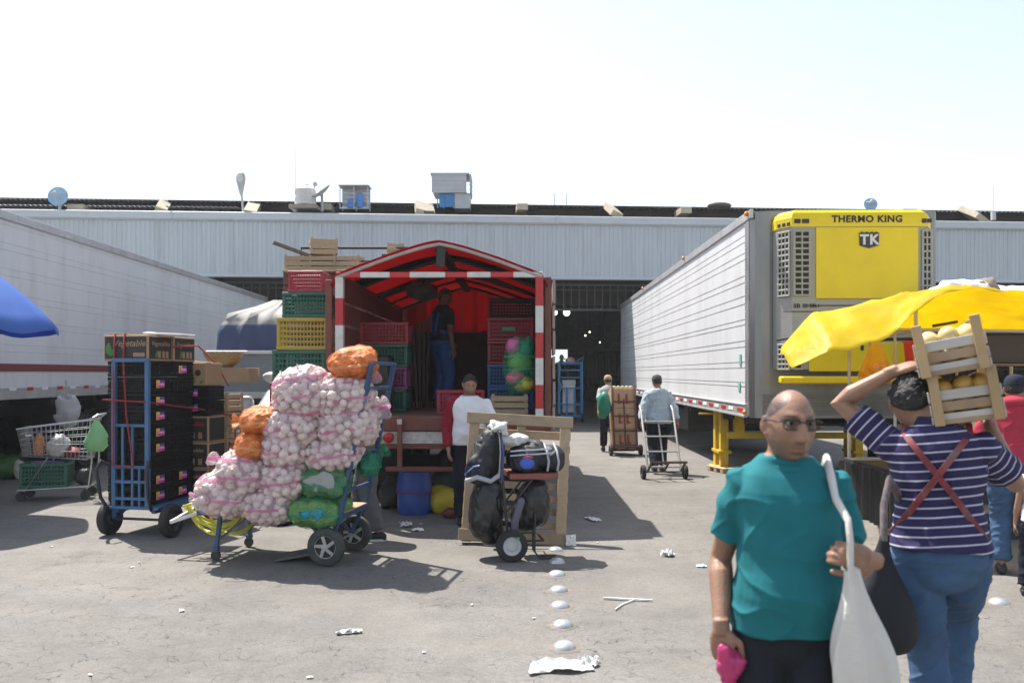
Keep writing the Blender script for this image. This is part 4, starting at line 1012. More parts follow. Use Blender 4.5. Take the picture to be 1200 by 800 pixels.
for k in range(2): 
    o = bpy.data.objects.new('black_crate', BKD); C.objects.link(o); o.matrix_world = HM @ Matrix.Translation((hx+.18, hy, zc+.875+.165*k)) @ Matrix.Diagonal((.78, .85, 1, 1))
    tag(o, 'short black crate, %s of two above the kraft boxes' % ['lower', 'upper'][k], 'crate')
    l = bpy.data.objects.new('label', LMD); C.objects.link(l); l.parent = o; l.location = (0, -.198, .085)
o = hbox('cardboard_box', .36, .33, .25, [KR], 'plain kraft box with a small emblem on top of the short black crates', hx+.16, hy, zc+1.207, flaps=True)
b = MB(); b.lathe((.08, -.167, .14), ((.035, 0), (.035, -.003), (.02, -.003)), 16, 'y'); b.build('emblem', BKF, o)
for a in (-.1, .02, .12):
    b = MB(); b.prism([(a-.03, .02), (a, .015), (a+.03, .05), (a, .06)], -.1675, -.166, 'y'); b.build('leaf_print', LEAF, o)
wch = wood_crate(.40, .34, .2, rows=3).build('wooden_crate', WOOD)
for k in range(5):
    c = wch if k == 0 else dup(wch, None)
    c.matrix_world = HM @ Matrix.Translation((.03, hy+.44, zc+.225*k)); tag(c, 'pale wooden slat crate, %s of five beside the kraft boxes' % ['lowest', 'second', 'middle', 'fourth', 'topmost'][k], 'crate', 'pale slat crates beside the kraft boxes')
# boxes on top
zt_ = zb+.163*9+.003
def vegbox(w, d, x, y, label, leafs=True):
    o = hbox('vegetable_box', w, d, .26, [KR, BKF], label, x, y, zt_, flaps=True)
    text('Vegetables', .092 if w > .505 else .07, TAN, o, (.06 if w > .505 else 0, -d/2-.0035, .175), ext=.001, off=.001, shear=.25)
    if leafs:
        for (a, s_) in ((-w*.38, 1), (-w*.28, .6)):
            b = MB(); b.prism([(a+s_*q[0], .04+s_*q[1]) for q in ((.03, 0), (-.03, .04), (-.035, .1), (0, .15), (.03, .1), (.04, .04))], -d/2-.004, -d/2-.002, 'y'); b.build('leaf_print', LEAF, o)
    for a in (.12, .18):
        b = MB(); b.box((a*w*2, -d/2-.003, .06), (.07, .002, .04)); b.build('print', TAN, o)
    t2 = text('Vegetables', .07, TAN, o, (w/2+.0035, 0, .175), rot=(PI/2, 0, PI/2), ext=.001, off=.001, shear=.25)
    b = MB(); b.prism([(-.09, .04), (-.06, .03), (-.04, .07), (-.05, .11), (-.08, .09)], w/2+.002, w/2+.004, 'x'); b.build('leaf_print', LEAF, o)
    for a in (-.02, .05, .11):
        b = MB(); b.box((w/2+.003, a, .065), (.002, .045, .07)); b.build('print', TAN, o)
    return o
vegbox(.51, .41, -.15, .2, 'black and kraft vegetable box with a green leaf on top of the front black crates')
vegbox(.5, .39, -.14, .62, 'black and kraft vegetable box on the column behind the blue frame')
mb = MB(); mb.box((.02, 0, .012), (.42, .3, .02), (0, .04, .1)); mb.box((-.2, 0, .02), (.06, .1, .04)); o = mb.build('paper_sheet', PAPER); o.matrix_world = HM @ Matrix.Translation((.12, .3, zt_+.265)); tag(o, 'white paper sheet lying on top of the vegetable boxes', 'paper')
ROPE = mk('red_rope', (.28, .03, .035), .8, var=.2)
mb = MB()
def hp(x, y, z): return HM @ Vector((x, y, z))
mb.tube([hp(-.27, .1, zt_+.275), hp(-.27, -.01, zt_+.27), hp(-.27, -.03, zt_), hp(-.25, -.06, 1.2), hp(-.25, -.06, .72)], .009, 6)
mb.tube([hp(-.16, .1, zt_+.275), hp(-.16, -.01, zt_+.27), hp(-.16, -.03, zt_), hp(-.1, -.06, 1.2), hp(-.02, -.06, .72)], .009, 6)
mb.tube([hp(-.4, .05, 1.38), hp(-.38, -.05, 1.38), hp(-.1, -.07, 1.37), hp(.1, -.05, 1.36), hp(.115, .2, 1.33), hp(.2, .82, 1.25), hp(.27, 1.25, 1.17), hp(.25, 1.68, 1.12)], .009, 6)
mb.tube([hp(-.25, -.06, .72), hp(-.12, -.066, .7), hp(-.02, -.06, .72)], .009, 6)
mb.tube([hp(.13, .4, zt_+.15), hp(.16, .8, 1.95), hp(.2, 1.1, 1.75), hp(.26, 1.26, 1.5)], .009, 6)
mb.tube([hp(.25, 1.3, 1.15), hp(.3, 1.3, 1.08), hp(.33, 1.28, .98), hp(.33, 1.28, .86), hp(.28, 1.3, .82), hp(.24, 1.3, .86), hp(.26, 1.3, .66)], .01, 6)
tag(mb.build('red_rope', ROPE, None, smooth=60), 'dark red rope tied round the black crates and boxes', 'rope')

# ---------------------------------------------------------------- garlic cart
GC0 = Vector((-1.53, 7.63, 0)); GR = R(-10.5)
GC = thing('platform_cart', 'blue platform cart loaded with garlic bags, its handle leaning to the right', 'cart', GC0, GR)
GM = Matrix.Translation(GC0) @ Matrix.Rotation(GR, 4, 'Z')
mb = MB()
for y in (-.3, .3): mb.bar((-1.22, y, .42), (.14, y, .42), .04, .05)
for x in (-1.2, -.9, -.6, -.3, 0, .12): mb.bar((x, -.28, .42), (x, .28, .42), .04, .04)
mb.build('platform', NAVYM, GC)
mb = MB(); mb.box((-.5, 0, .452), (1.3, .56, .012)); mb.build('deck_board', WOODP, GC)
for y in (-.3, .3):
    mb = MB(); mb.bar((.1, y, .36), (.40, y, 1.74), .05, .035); mb.build('handle_post', NAVYM, GC)
    mb = MB(); mb.bar((-1.0, y, .4), (-1.04, y, .09), .035); mb.box((-1.04, y, .1), (.05, .05, .04)); mb.build('leg', NAVYM, GC)
    mb = MB(); mb.lathe((-1.045, y-.014, .045), ((.01, 0), (.042, 0), (.045, .008), (.045, .02), (.042, .028), (.01, .028)), 16, 'y'); mb.build('caster', BLACKM, GC, smooth=40)
    wh = add_wheel(GC, (0, y*1.1, .165), .165, .075, 'y', DARK, tm=mk('grey_rubber', (.05, .055, .052), .8, var=.3, dirt=(.13, .12, .1, .5), dsc=9))
    b = MB(); b.lathe((0, 0, 0), ((.092, -.028), (.102, -.03), (.102, .03), (.092, .028)), 28, 'y', True); b.lathe((0, 0, 0), ((.008, -.04), (.03, -.038), (.032, .038), (.008, .04)), 16, 'y')
    for j in range(5):
        a = 2*PI*j/5+.3
        for s_ in (-.029, .029): b.bar((math.cos(a)*.025, s_, math.sin(a)*.025), (math.cos(a+.25)*.097, s_, math.sin(a+.25)*.097), .03, .012, up=(0, 1, 0))
    b.build('spoked_rim', mk('dull_alloy', (.38, .38, .37), .45, .6, var=.2), wh, smooth=40)
    mb = MB(); mb.bar((0, y*.9, .17), (.1, y*.9, .42), .035); mb.bar((0, y*.9, .17), (-.25, y*.9, .42), .03); mb.bar((-1.0, y*.95, .2), (-.72, y*.95, .41), .018); mb.build('wheel_bracket', NAVYM, GC)
mb = MB()
for f in (.2, .42, .64, .84, .995): mb.bar(Vector((.1, -.3, .36)).lerp(Vector((.40, -.3, 1.74)), f), Vector((.1, .3, .36)).lerp(Vector((.40, .3, 1.74)), f), .03, .03)
mb.build('handle_rungs', NAVYM, GC)
mb = MB(); mb.tube([(0, -.36, .165), (0, .36, .165)], .013, 8); mb.build('axle', STEEL, GC)
mb = MB(); mb.bar((-1.2, -.2, .42), (-1.52, -.24, .31), .03); mb.bar((-1.2, .2, .42), (-1.48, .2, .40), .03); mb.bar((-1.52, -.24, .31), (-1.48, .2, .40), .03); mb.build('push_bar', STEEL, GC)
mb = MB(); rs = []
for i in range(9):
    t = i/8; rs.append([Vector((-.8+.65*t, -.26+.5*u, .41-.11*math.sin(PI*t)-.02*math.sin(PI*u)+q)) for u, q in ((0, 0), (.33, 0), (.66, 0), (1, 0), (1, .008), (.66, .008), (.33, .008), (0, .008))])
mb.rings(rs); tag(mb.build('hanging_sheet', mk('blue_white_sheet', (.12, .18, .4), .7, var=.5, sc=3), None, smooth=50).__class__ and C.objects[-1], 'blue and cream sheet slung under the deck of the garlic cart', 'sheet') if False else None
sh = mb.build('under_sling', mk('blue_cream_sheet', (.25, .27, .38), .7, var=.6, sc=2.2), GC, smooth=50)
mb = MB(); mb.box((-.28, -.1, .06), (.5, .3, .02), (0, -.18, .2)); o = mb.build('board_scrap', mk('grey_board', (.12, .12, .12), .7)); o.matrix_world = GM; tag(o, 'grey board scrap lying on the ground under the garlic cart', 'board')
HOSE = mk('yellow_hose', (.62, .58, .07), .45, var=.12)
mb = MB(); random.seed(5)
for k in range(11):
    pts = []; a0 = random.uniform(-.1, .1); sg = random.uniform(.12, .26); y0 = -.36+.05*k+random.uniform(-.03, .03); lx = -1.42+random.uniform(-.06, .06)
    for i in range(15):
        t = i/14
        pts.append((lx+(.62+.05*math.sin(k))*t+.02*math.sin(k+9*t), y0*.6+.05*math.sin(3*t+k), .44-sg*math.sin(PI*t)**.8*(1.1-.2*t)+.02*math.cos(k)))
    mb.tube(pts, .0095, 6)
for k in range(6): mb.tube([(-1.42+.02*k, -.2+.07*k, .45), (-1.36, -.16+.06*k, .475), (-1.22, -.1+.05*k, .48), (-1.12, -.05+.04*k, .46)], .0095, 6)
o = mb.build('yellow_hose', HOSE, None, smooth=60); o.matrix_world = GM; tag(o, 'coiled yellow hose draped over the left end of the garlic cart', 'hose')
# bags
GARL = mk('garlic_skin', (.62, .51, .48), .6, var=.14, sc=9, rnd=.1, dirt=(.5, .34, .38, .45), dsc=14)
gb_ = MB(); pr = [(.004, -.5), (.2, -.47), (.4, -.3), (.5, -.05), (.47, .15), (.33, .33), (.14, .44), (.07, .55), (.05, .72)]
rs = []
for r, h in pr: rs.append([Vector((math.cos(q)*r*(1+.07*math.cos(q*7)*(r > .15)), math.sin(q)*r*(1+.07*math.cos(q*7)*(r > .15)), h*.92)) for q in [2*PI*j/21 for j in range(21)]])
gb_.rings(rs); go_ = gb_.build('garlic_bulb', GARL, smooth=180); BULB = go_.data; bpy.data.objects.remove(go_)
def net_mat(name, col, stripe, cover, cell=70., trans=.5, sdir=2, veil=.15):
    m = bpy.data.materials.new(name); m.use_nodes = True; N = m.node_tree.nodes; L = m.node_tree.links; b = N['Principled BSDF']
    tc = N.new('ShaderNodeTexCoord'); sp = N.new('ShaderNodeSeparateXYZ'); L.new(tc.outputs['Object'], sp.inputs[0])
    ns = N.new('ShaderNodeTexNoise'); ns.inputs['Scale'].default_value = 6; L.new(tc.outputs['Object'], ns.inputs['Vector'])
    def mt(op, a, c):
        n = N.new('ShaderNodeMath'); n.operation = op
        for i, q in enumerate((a, c)):
            if isinstance(q, (int, float)): n.inputs[i].default_value = q
            else: L.new(q, n.inputs[i])
        return n.outputs[0]
    z = mt('ADD', sp.outputs[sdir], mt('MULTIPLY', ns.outputs[0], .07))
    f = mt('FRACT', mt('MULTIPLY', z, 6.3), 0); st = mt('LESS_THAN', f, .16)
    vo = N.new('ShaderNodeTexVoronoi'); vo.feature = 'DISTANCE_TO_EDGE'; vo.inputs['Scale'].default_value = cell; L.new(tc.outputs['Object'], vo.inputs['Vector'])
    th = mt('LESS_THAN', vo.outputs['Distance'], cover)
    al = mt('MINIMUM', mt('ADD', mt('ADD', mt('MULTIPLY', th, .34), veil), mt('MULTIPLY', st, .4)), 1.)
    mx = N.new('ShaderNodeMix'); mx.data_type = 'RGBA'; L.new(st, mx.inputs[0]); mx.inputs[6].default_value = (*col, 1); mx.inputs[7].default_value = (*stripe, 1)
    L.new(mx.outputs[2], b.inputs['Base Color']); b.inputs['Roughness'].default_value = .4
    tr = N.new('ShaderNodeBsdfTranslucent'); L.new(mx.outputs[2], tr.inputs[0]); m1 = N.new('ShaderNodeMixShader'); m1.inputs[0].default_value = trans; L.new(b.outputs[0], m1.inputs[1]); L.new(tr.outputs[0], m1.inputs[2])
    tp = N.new('ShaderNodeBsdfTransparent'); m2 = N.new('ShaderNodeMixShader'); L.new(al, m2.inputs[0]); L.new(tp.outputs[0], m2.inputs[1]); L.new(m1.outputs[0], m2.inputs[2]); L.new(m2.outputs[0], N['Material Output'].inputs[0])
    return m
NETW = net_mat('garlic_net', (.85, .72, .76), (.75, .25, .45), .05, 95, .4)
NETO = net_mat('orange_net', (.8, .24, .07), (.85, .5, .25), .07, 80, .45, veil=.1)
NETG = net_mat('green_net', (.03, .32, .2), (.03, .36, .22), .15, 90, .4)
STUF = mk('garlic_pile', (.34, .25, .26), .7, var=.2, sc=20)  # filler coloured darker than the bulbs, painting in the shade of the gaps
def pillow(r, n=30, m=18, amp=.05, seed=0, pw=.8, neck=None, rough=0.):
    mb = MB(); mb.ell((0, 0, 0), r, n, m, pw=pw)
    for i, v in enumerate(mb.v):
        d = noise.noise(v*5+Vector((seed*3.1, seed, 0)))+.5*noise.noise(v*14+Vector((seed, 0, 5)))+rough*noise.noise(v*34+Vector((seed, 0, 5)))
        mb.v[i] = v*(1+amp*d*1.6)
    if neck:
        d = Vector(neck).normalized(); L_ = Vector(neck).length; base = Vector((d.x*r[0], d.y*r[1], d.z*r[2]))*.93
        u = d.cross(Vector((0, 1, .1))).normalized(); w = d.cross(u); rs = []
        for t, q in ((-.35, .10), (0, .055), (.2, .028), (.3, .022), (.45, .04), (.8, .06), (1, .05)):
            rs.append([base+d*L_*t+u*math.cos(a)*q*(1+.3*math.sin(a*5))+w*math.sin(a)*q*(.8+.3*math.cos(a*4)) for a in [2*PI*k/16 for k in range(16)]])
        mb.rings(rs)
    return mb
BS = .039
def garlic_bag(label, px, py, w, h, d=7.5, dep=.27, rz=0, tilt=0, seed=1, neck=None):
    c = P(px, py, d); r = (w/2*d/1000, dep, h/2*d/1000)
    t = thing('garlic_bag', label, 'bag', c, 0, 'white net bags of garlic on the cart'); t.rotation_euler = (0, tilt, rz)
    inner = (r[0]-.03, r[1]-.03, r[2]-.03)
    k = pillow((inner[0]-.004, inner[1]-.004, inner[2]-.004), 20, 12, .05, seed).build('garlic_pile', STUF, t, smooth=180); struct(k, 'stuff')
    pillow((r[0]+.004, r[1]+.004, r[2]+.004), 40, 22, .06, seed, .8, neck).build('net', NETW, t, smooth=180)
    rng = random.Random(seed*17); n = 260; cnt = 0; ga = PI*(3-math.sqrt(5)); pts = []
    for i in range(n):
        z = 1-2*(i+.5)/n; q = math.sqrt(1-z*z); a = ga*i
        u = Vector((math.cos(a)*q, math.sin(a)*q, z))
        def sp(v): return math.copysign(abs(v)**.8, v)
        p = Vector((sp(u.x)*inner[0], sp(u.y)*inner[1], sp(u.z)*inner[2]))
        if u.y > .25: continue
        p += Vector((rng.uniform(-1, 1), rng.uniform(-1, 1), rng.uniform(-1, 1)))*.014
        if any((p-o).length < BS*1.16 for o in pts): continue
        pts.append(p)
    for p in pts:
        o = bpy.data.objects.new('garlic_bulb', BULB); C.objects.link(o); o.parent = t; o.location = p
        s_ = BS*2*rng.uniform(.85, 1.2); o.scale = (s_, s_, s_); o.rotation_euler = (rng.uniform(-1.5, 1.5), rng.uniform(-1.5, 1.5), rng.uniform(0, 6))
    return t
NB = [('white garlic bag at the low left end of the pile on the yellow hose', 267, 578, 60, 44, -.2, .12, (-.09, -.02, -.03)),
      ('garlic bag between the low left bag and the lower orange bag', 287, 554, 56, 46, .1, .05, (-.1, -.05, .06)),
      ('net bag of garlic on the cart deck left of the lower green bag', 319, 590, 58, 38, 0, 0, None),
      ('net bag of garlic in the second row, directly left of the upper green bag', 336, 560, 54, 44, .1, -.1, None),
      ('net bag of garlic right of the lower orange bag, third row of the pile', 338, 526, 56, 36, 0, .05, None),
      ('net bag of garlic above the upper green bag against the handle', 392, 530, 60, 36, 0, -.12, (.12, -.02, .06)),
      ('net bag of garlic right of the upper orange bag', 346, 500, 66, 40, 0, .05, (-.12, -.04, .0)),
      ('net bag of garlic against the blue handle, two below the topmost orange bag', 407, 500, 66, 42, 0, -.1, (.14, 0, .05)),
      ('bulging white net bag of garlic, highest on the left of the pile', 357, 462, 64, 58, 0, -.2, None),
      ('net bag of garlic directly under the topmost orange bag', 405, 466, 62, 44, 0, -.15, (.12, -.02, .07))]
for i, (lb, px, py, w, h, rz, ti, nk) in enumerate(NB): garlic_bag(lb, px, py, w+6, h+8, 7.45, .28, rz, ti, i+1, nk)
# a bag behind the handle
garlic_bag('net bag of garlic hanging out behind the blue handle', 432, 492, 26, 60, 7.75, .2, 0, .1, 21, (.08, 0, .06))
def net_bag(label, px, py, w, h, core, net, d=7.45, dep=.25, seed=1, tilt=0, neck=None, cat='bag', group=None, fill=None, name='net_bag'):
    c = P(px, py, d); r = (w/2*d/1000, dep, h/2*d/1000)
    t = thing(name, label, cat, c, 0, group); t.rotation_euler = (0, tilt, 0)
    pillow((r[0]-.012, r[1]-.012, r[2]-.012), 80, 46, .13, seed, .8, None, .45).build('contents', core, t, smooth=180)
    pillow(r, 60, 34, .11, seed, .8, neck, .25).build('net', net, t, smooth=180)
    return t
OCORE = mk('orange_contents', (.62, .22, .06), .6, var=.65, sc=16, bump=1, bsc=26)
GCORE = mk('green_contents', (.18, .26, .09), .6, var=.5, sc=14, bump=.8, bsc=20)
net_bag('orange net bag crowning the pile at the top of the handle', 416, 427, 56, 42, OCORE, NETO, seed=31, neck=(.02, -.1, -.02), tilt=-.1, group='orange net bags on the garlic cart')
net_bag('orange net bag, upper of the two on the left of the garlic pile', 309, 492, 50, 34, OCORE, NETO, seed=32, tilt=-.1, neck=(-.08, -.03, .01), group='orange net bags on the garlic cart')
net_bag('orange net bag, lower of the two on the left of the garlic pile', 300, 521, 44, 36, OCORE, NETO, seed=33, tilt=.1, group='orange net bags on the garlic cart')
PAT = mk('grey_patch', (.30, .31, .29), .8); TPAT = mk('teal_patch', (.02, .25, .33), .7)
t = net_bag('green net bag with a pale patch, upper of the two by the handle', 382, 561, 66, 44, GCORE, NETG, seed=34, group='green net bags on the garlic cart')
mb = MB(); mb.ell((.0, -.242, .0), (.12, .016, .07), 40, 16); mb.v = [v+Vector((fb(v, 12, 1), 0, fb(v, 14, 4)))*.05 for v in mb.v]; mb.build('patch', PAT, t, smooth=180)
t = net_bag('green net bag with a teal print, lower of the two by the handle', 374, 597, 68, 42, mk('lime_contents', (.3, .42, .1), .6, var=.4, sc=14, bump=.8, bsc=20), NETG, seed=35, group='green net bags on the garlic cart')
mb = MB(); mb.ell((.0, -.246, .0), (.12, .012, .035), 40, 16); mb.v = [v+Vector((fb(v, 22, 1), 0, fb(v, 26, 4)))*.05 for v in mb.v]; mb.build('print', TPAT, t, smooth=180)
net_bag('dark green bag poking out behind the blue handle', 433, 543, 26, 30, mk('dkgreen_core', (.03, .2, .12), .5, var=.3), NETG, d=7.75, dep=.2, seed=36, neck=(.09, 0, .07))
STRAP = mk('white_tie', (.75, .74, .7), .5)
mb = MB(); mb.tube([P(238, 561, 7.1), P(250, 556, 7.1), P(262, 549, 7.15)], .007, 5); tag(mb.build('tie_strap', STRAP), 'white plastic tie sticking out of the low left garlic bag', 'strap')

# ---------------------------------------------------------------- pallet leaning on the truck
PAL = thing('wooden_pallet', 'weathered wooden pallet leaning upright behind the luggage trolley', 'pallet', G(601, 637), R(-1))
PAL.rotation_euler = (R(-15), R(3.0), R(-2))
pw, ph = 1.03, 1.27
for k, z in enumerate((.05, .20, .335, .455, .575, .70, .82, .955, 1.09)):
    mb = MB(); mb.box((0, .055+.0015*(k % 2), z), (pw, .018, (.085, .068, .07, .066, .07, .066, .07, .068, .08)[k]), ch=.004); mb.build('back_slat', WOODP, PAL)
for x in (-pw/2+.06, .02, pw/2-.06):
    if x > .0 and x < .1:
        mb = MB(); mb.box((x, 0, 1.09), (.085, .088, .28), ch=.006)
    else:
        mb = MB(); mb.box((x, 0, ph/2), (.1, .088, ph), ch=.006)
    mb.build('stringer', WOODP, PAL)
for z in (.06, 1.21):
    mb = MB(); mb.box((0, -.056, z), (pw+.03, .02, .11), ch=.004); mb.build('front_board', WOODP, PAL)

# ---------------------------------------------------------------- luggage trolley
LG0 = G(598, 655); LR = R(8)
LG = thing('luggage_trolley', 'black two-wheeled trolley with a brown board, loaded with bags', 'trolley', LG0, LR)
LM = Matrix.Translation(LG0) @ Matrix.Rotation(LR, 4, 'Z')
for y in (-.02, .40):
    mb = MB(); mb.tube([(-.02, y, .15), (-.07, y, .7), (-.09, y, 1.12)], .013, 8); mb.build('upright', BLACKM, LG, smooth=60)
mb = MB(); mb.tube([(-.09, -.02, 1.12), (-.11, .05, 1.16), (-.11, .33, 1.16), (-.09, .40, 1.12)], .013, 8); mb.build('handle', BLACKM, LG, smooth=60)
mb = MB()
for z in (.18, .4, .6): mb.tube([(-.04, -.02, z), (-.04, .4, z)], .009, 6)
mb.tube([(0, -.06, .14), (0, .44, .14)], .012, 8); mb.tube([(0, 0, .16), (.3, 0, .16), (.3, .38, .16), (0, .38, .16)], .01, 6)
mb.build('frame', BLACKM, LG, smooth=60)
mb = MB()
for y in (0, .1): mb.tube([(.22, y, .4), (.22, y, .06), (.26, y-.05, .012), (.42, y-.05, .012)], .009, 6)
for z in (.1, .2, .3): mb.tube([(.22, 0, z), (.22, .1, z)], .007, 5)
mb.build('stand', BLACKM, LG, smooth=60)
for y in (-.1, .47): add_wheel(LG, (0, y, .14), .14, .075, 'y', mk('rim_white', (.5, .5, .5), .5))
mb = MB(); mb.box((.21, .18, .735), (.44, .42, .05)); mb.build('board', mk('board_red', (.22, .065, .045), .6, var=.25), LG)
mb = MB(); mb.bar((.2, .0, .71), (-.03, .0, .42), .018); mb.bar((.2, .36, .71), (-.03, .36, .42), .018); mb.build('board_brace', BLACKM, LG)
NYL = mk('black_nylon', (.013, .014, .018), .6, var=.4, sc=6, bump=.3, bsc=7); NYLB = mk('navy_trim', (.05, .07, .2), .5); GRYT = mk('grey_trim', (.35, .36, .4), .5)
def bagparts(name, label, cat, p, parts, m, vox=.012, amp=.024, rz=0):
    t = thing(name, label, cat, p, rz); mb = MB()
    for c, r, ro in parts: mb.ell(c, r, 18, 10, ro, .8)
    blob(mb, 'body', m, t, vox, 4, lambda v, n: amp*(1.1*fb(v, 5, 2)+.5*fb((v[0], v[1], v[2]*.4), 17, 5)-.55*max(0, 1-abs(fb((v[0]+v[2]*.4, v[1], v[2]*.5), 10, 8))*3.5)**2))
    return t
bp = bagparts('backpack', 'black backpack with grey trim hanging on the left of the luggage trolley', 'backpack', LM @ Vector((-.2, .14, .70)),
     [((0, 0, .2), (.15, .17, .25), (0, .25, 0)), ((-.07, -.06, .1), (.12, .13, .15), (0, .2, 0)), ((.05, 0, .36), (.08, .14, .1), None)], NYL, rz=LR)
mb = MB(); mb.tube([(.11, -.13, .43), (.13, -.19, .25), (.12, -.16, 0)], .013, 8, flat=2); mb.build('strap', NYLB, bp, smooth=60)
mb = MB(); mb.tube([(.1, -.15, .43), (.105, -.2, .25), (.095, -.17, .02)], .006, 6); mb.build('strap_edge', GRYT, bp, smooth=60)
mb = MB(); mb.tube([(-.19, -.13, .0), (-.1, -.2, .04), (.02, -.19, .0), (.1, -.15, .05)], .022, 8); mb.build('grey_trim', GRYT, bp, smooth=60)
mb = MB(); mb.tube([(-.2, -.1, .05), (-.13, -.19, .13), (-.08, -.2, .14)], .008, 6); mb.build('piping', mk('blue_piping', (.1, .2, .5), .4), bp, smooth=60)
crumple('crumpled white cloth tied on top of the black backpack', LM @ Vector((-.1, .1, 1.09)), (.1, .08, .06), FILM, 'white_cloth', 'cloth', 12, .8, 16)
df = bagparts('duffel_bag', 'black duffel bag with white stripes resting on the trolley board', 'bag', LM @ Vector((.2, .16, .762)),
     [((-.02, 0, .12), (.2, .19, .14), None), ((.2, -.02, .11), (.12, .17, .12), None), ((-.06, -.1, .1), (.15, .12, .1), None), ((.0, .02, .2), (.14, .14, .08), None)], NYL, rz=LR)
for z in (.165, .205): 
    mb = MB(); mb.tube([(-.2, -.17, z-.01), (-.1, -.222+z*.12, z), (.05, -.217+z*.12, z+.005), (.17, -.17, z+.01)], .007, 6); mb.build('stripe', mk('stripe_pale', (.5, .52, .58), .5), df, smooth=60)
mb = MB(); mb.ell((-.06, -.222, .09), (.07, .02, .05), 12, 8); mb.build('blue_patch', mk('patch_blue', (.04, .1, .45), .5), df, smooth=180)
mb = MB(); mb.ell((-.05, -.222, .145), (.05, .012, .015), 12, 6); mb.build('pink_patch', mk('patch_pink', (.4, .05, .12), .5), df, smooth=180)
for a in (.13, .22):
    mb = MB(); mb.tube([(a, -.19, .02), (a+.01, -.205, .1), (a, -.17, .19), (a, 0, .25)], .01, 6); mb.build('strap', GRYT, df, smooth=60)
crumple('white plastic bag bunched on top of the duffel bag', LM @ Vector((.04, .12, 1.0)), (.13, .1, .05), FILM, 'plastic_bag', 'bag', 22, .5, 12)
BINB = mk('black_bin_liner', (.014, .014, .016), .3, var=.3, bump=.35, bsc=7, stretch=(1, 1, .35))
bagparts('bin_bag', 'full black bin bag hanging below the backpack', 'bag', LM @ Vector((-.21, .12, .12)), [((0, 0, .3), (.16, .17, .27), (0, .12, 0)), ((.05, 0, .1), (.11, .13, .12), None), ((.03, 0, .5), (.11, .12, .1), None)], BINB, amp=.02, rz=LR)
bagparts('bin_bag', 'black bin bag slung under the brown board of the trolley', 'bag', LM @ Vector((.2, .18, .2)), [((.03, 0, .25), (.16, .17, .22), None), ((-.02, 0, .16), (.16, .15, .15), None), ((.06, 0, .4), (.12, .14, .08), None)], BINB, amp=.012, rz=LR)
mb = MB(); mb.tube([(0, 0, 0), (.01, -.01, .1), (.06, -.02, .26)], .035, 10, rnd=True); o = mb.build('rolled_umbrella', mk('grey_violet', (.1, .1, .14), .6), None, smooth=60); o.matrix_world = LM @ Matrix.Translation((.03, -.03, .26)); tag(o, 'small rolled grey umbrella tucked between the bin bags', 'umbrella')
mb = MB(); mb.lathe((0, 0, 0), ((.022, 0), (.022, .02), (.005, .022)), 12); o = mb.build('bottle_cap', mk('cap_green', (.03, .4, .18), .4)); o.matrix_world = LM @ Matrix.Translation((.05, -.12, .2)) ; tag(o, 'bright green bottle cap hanging at the foot of the trolley', 'cap')

# ---------------------------------------------------------------- goods under and behind the truck
def roll(name, label, cat, p, r, l, m, tilt=(0, 0, 0)):
    mb = MB(); rs = []
    for i in range(15):
        t = i/14; rr = r*(1-.12*abs(2*t-1)**4)
        rs.append([Vector((rr*math.cos(a)*(1+.06*noise.noise(Vector((math.cos(a)*2, math.sin(a)*2, t*4)))), rr*math.sin(a)*.85*(1+.06*noise.noise(Vector((math.cos(a)*2, math.sin(a)*2, t*4+7)))), l*t)) for a in [2*PI*j/28 for j in range(28)]])
    mb.rings(rs); mb.xf(Euler(tilt).to_matrix().to_4x4())
    return tag(mb.build(name, m, None, smooth=60, loc=p), label, cat)
TB = mk('blue_tarp', (.03, .075, .32), .45, var=.25, bump=.5, bsc=9)
p = G(483, 605); roll('tarp_bundle', 'rolled blue tarpaulin standing under the truck tail', 'bundle', p+Vector((0, .2, 0)), .2, .50, TB)
mb = MB(); mb.lathe((0, 0, .26), ((.19, .0), (.206, .0), (.206, .012), (.19, .012)), 24); mb.xf(Matrix.Diagonal((1.03, .9, 1, 1))); tag(mb.build('rope_band', ROPE, None, loc=p+Vector((0, .2, 0))), 'red rope tied round the blue tarpaulin bundle', 'rope')
crumple('full yellow bag beside the blue tarpaulin bundle under the truck', G(516, 603)+Vector((0, .2, 0)), (.2, .2, .17), mk('yellow_bag_m', (.5, .38, .03), .5, bump=.4, bsc=12), 'yellow_bag', 'bag', 9, .25)
crumple('dark green folded cover behind the yellow bag under the truck', G(519, 592)+Vector((0, .3, 0)), (.24, .2, .22), mk('dark_cover', (.03, .05, .045), .7), 'folded_cover', 'cover', 19, .25)
crumple('dark sack lying under the truck left of the blue bundle', G(456, 602)+Vector((0, .45, 0)), (.2, .2, .2), DARK, 'sack', 'sack', 17, .3)
crumple('small dark bag with red marks leaning on the yellow bag', G(527, 607), (.08, .07, .06), mk('red_black', (.12, .03, .02), .6, var=.8, sc=20), 'small_bag', 'bag', 29, .3)
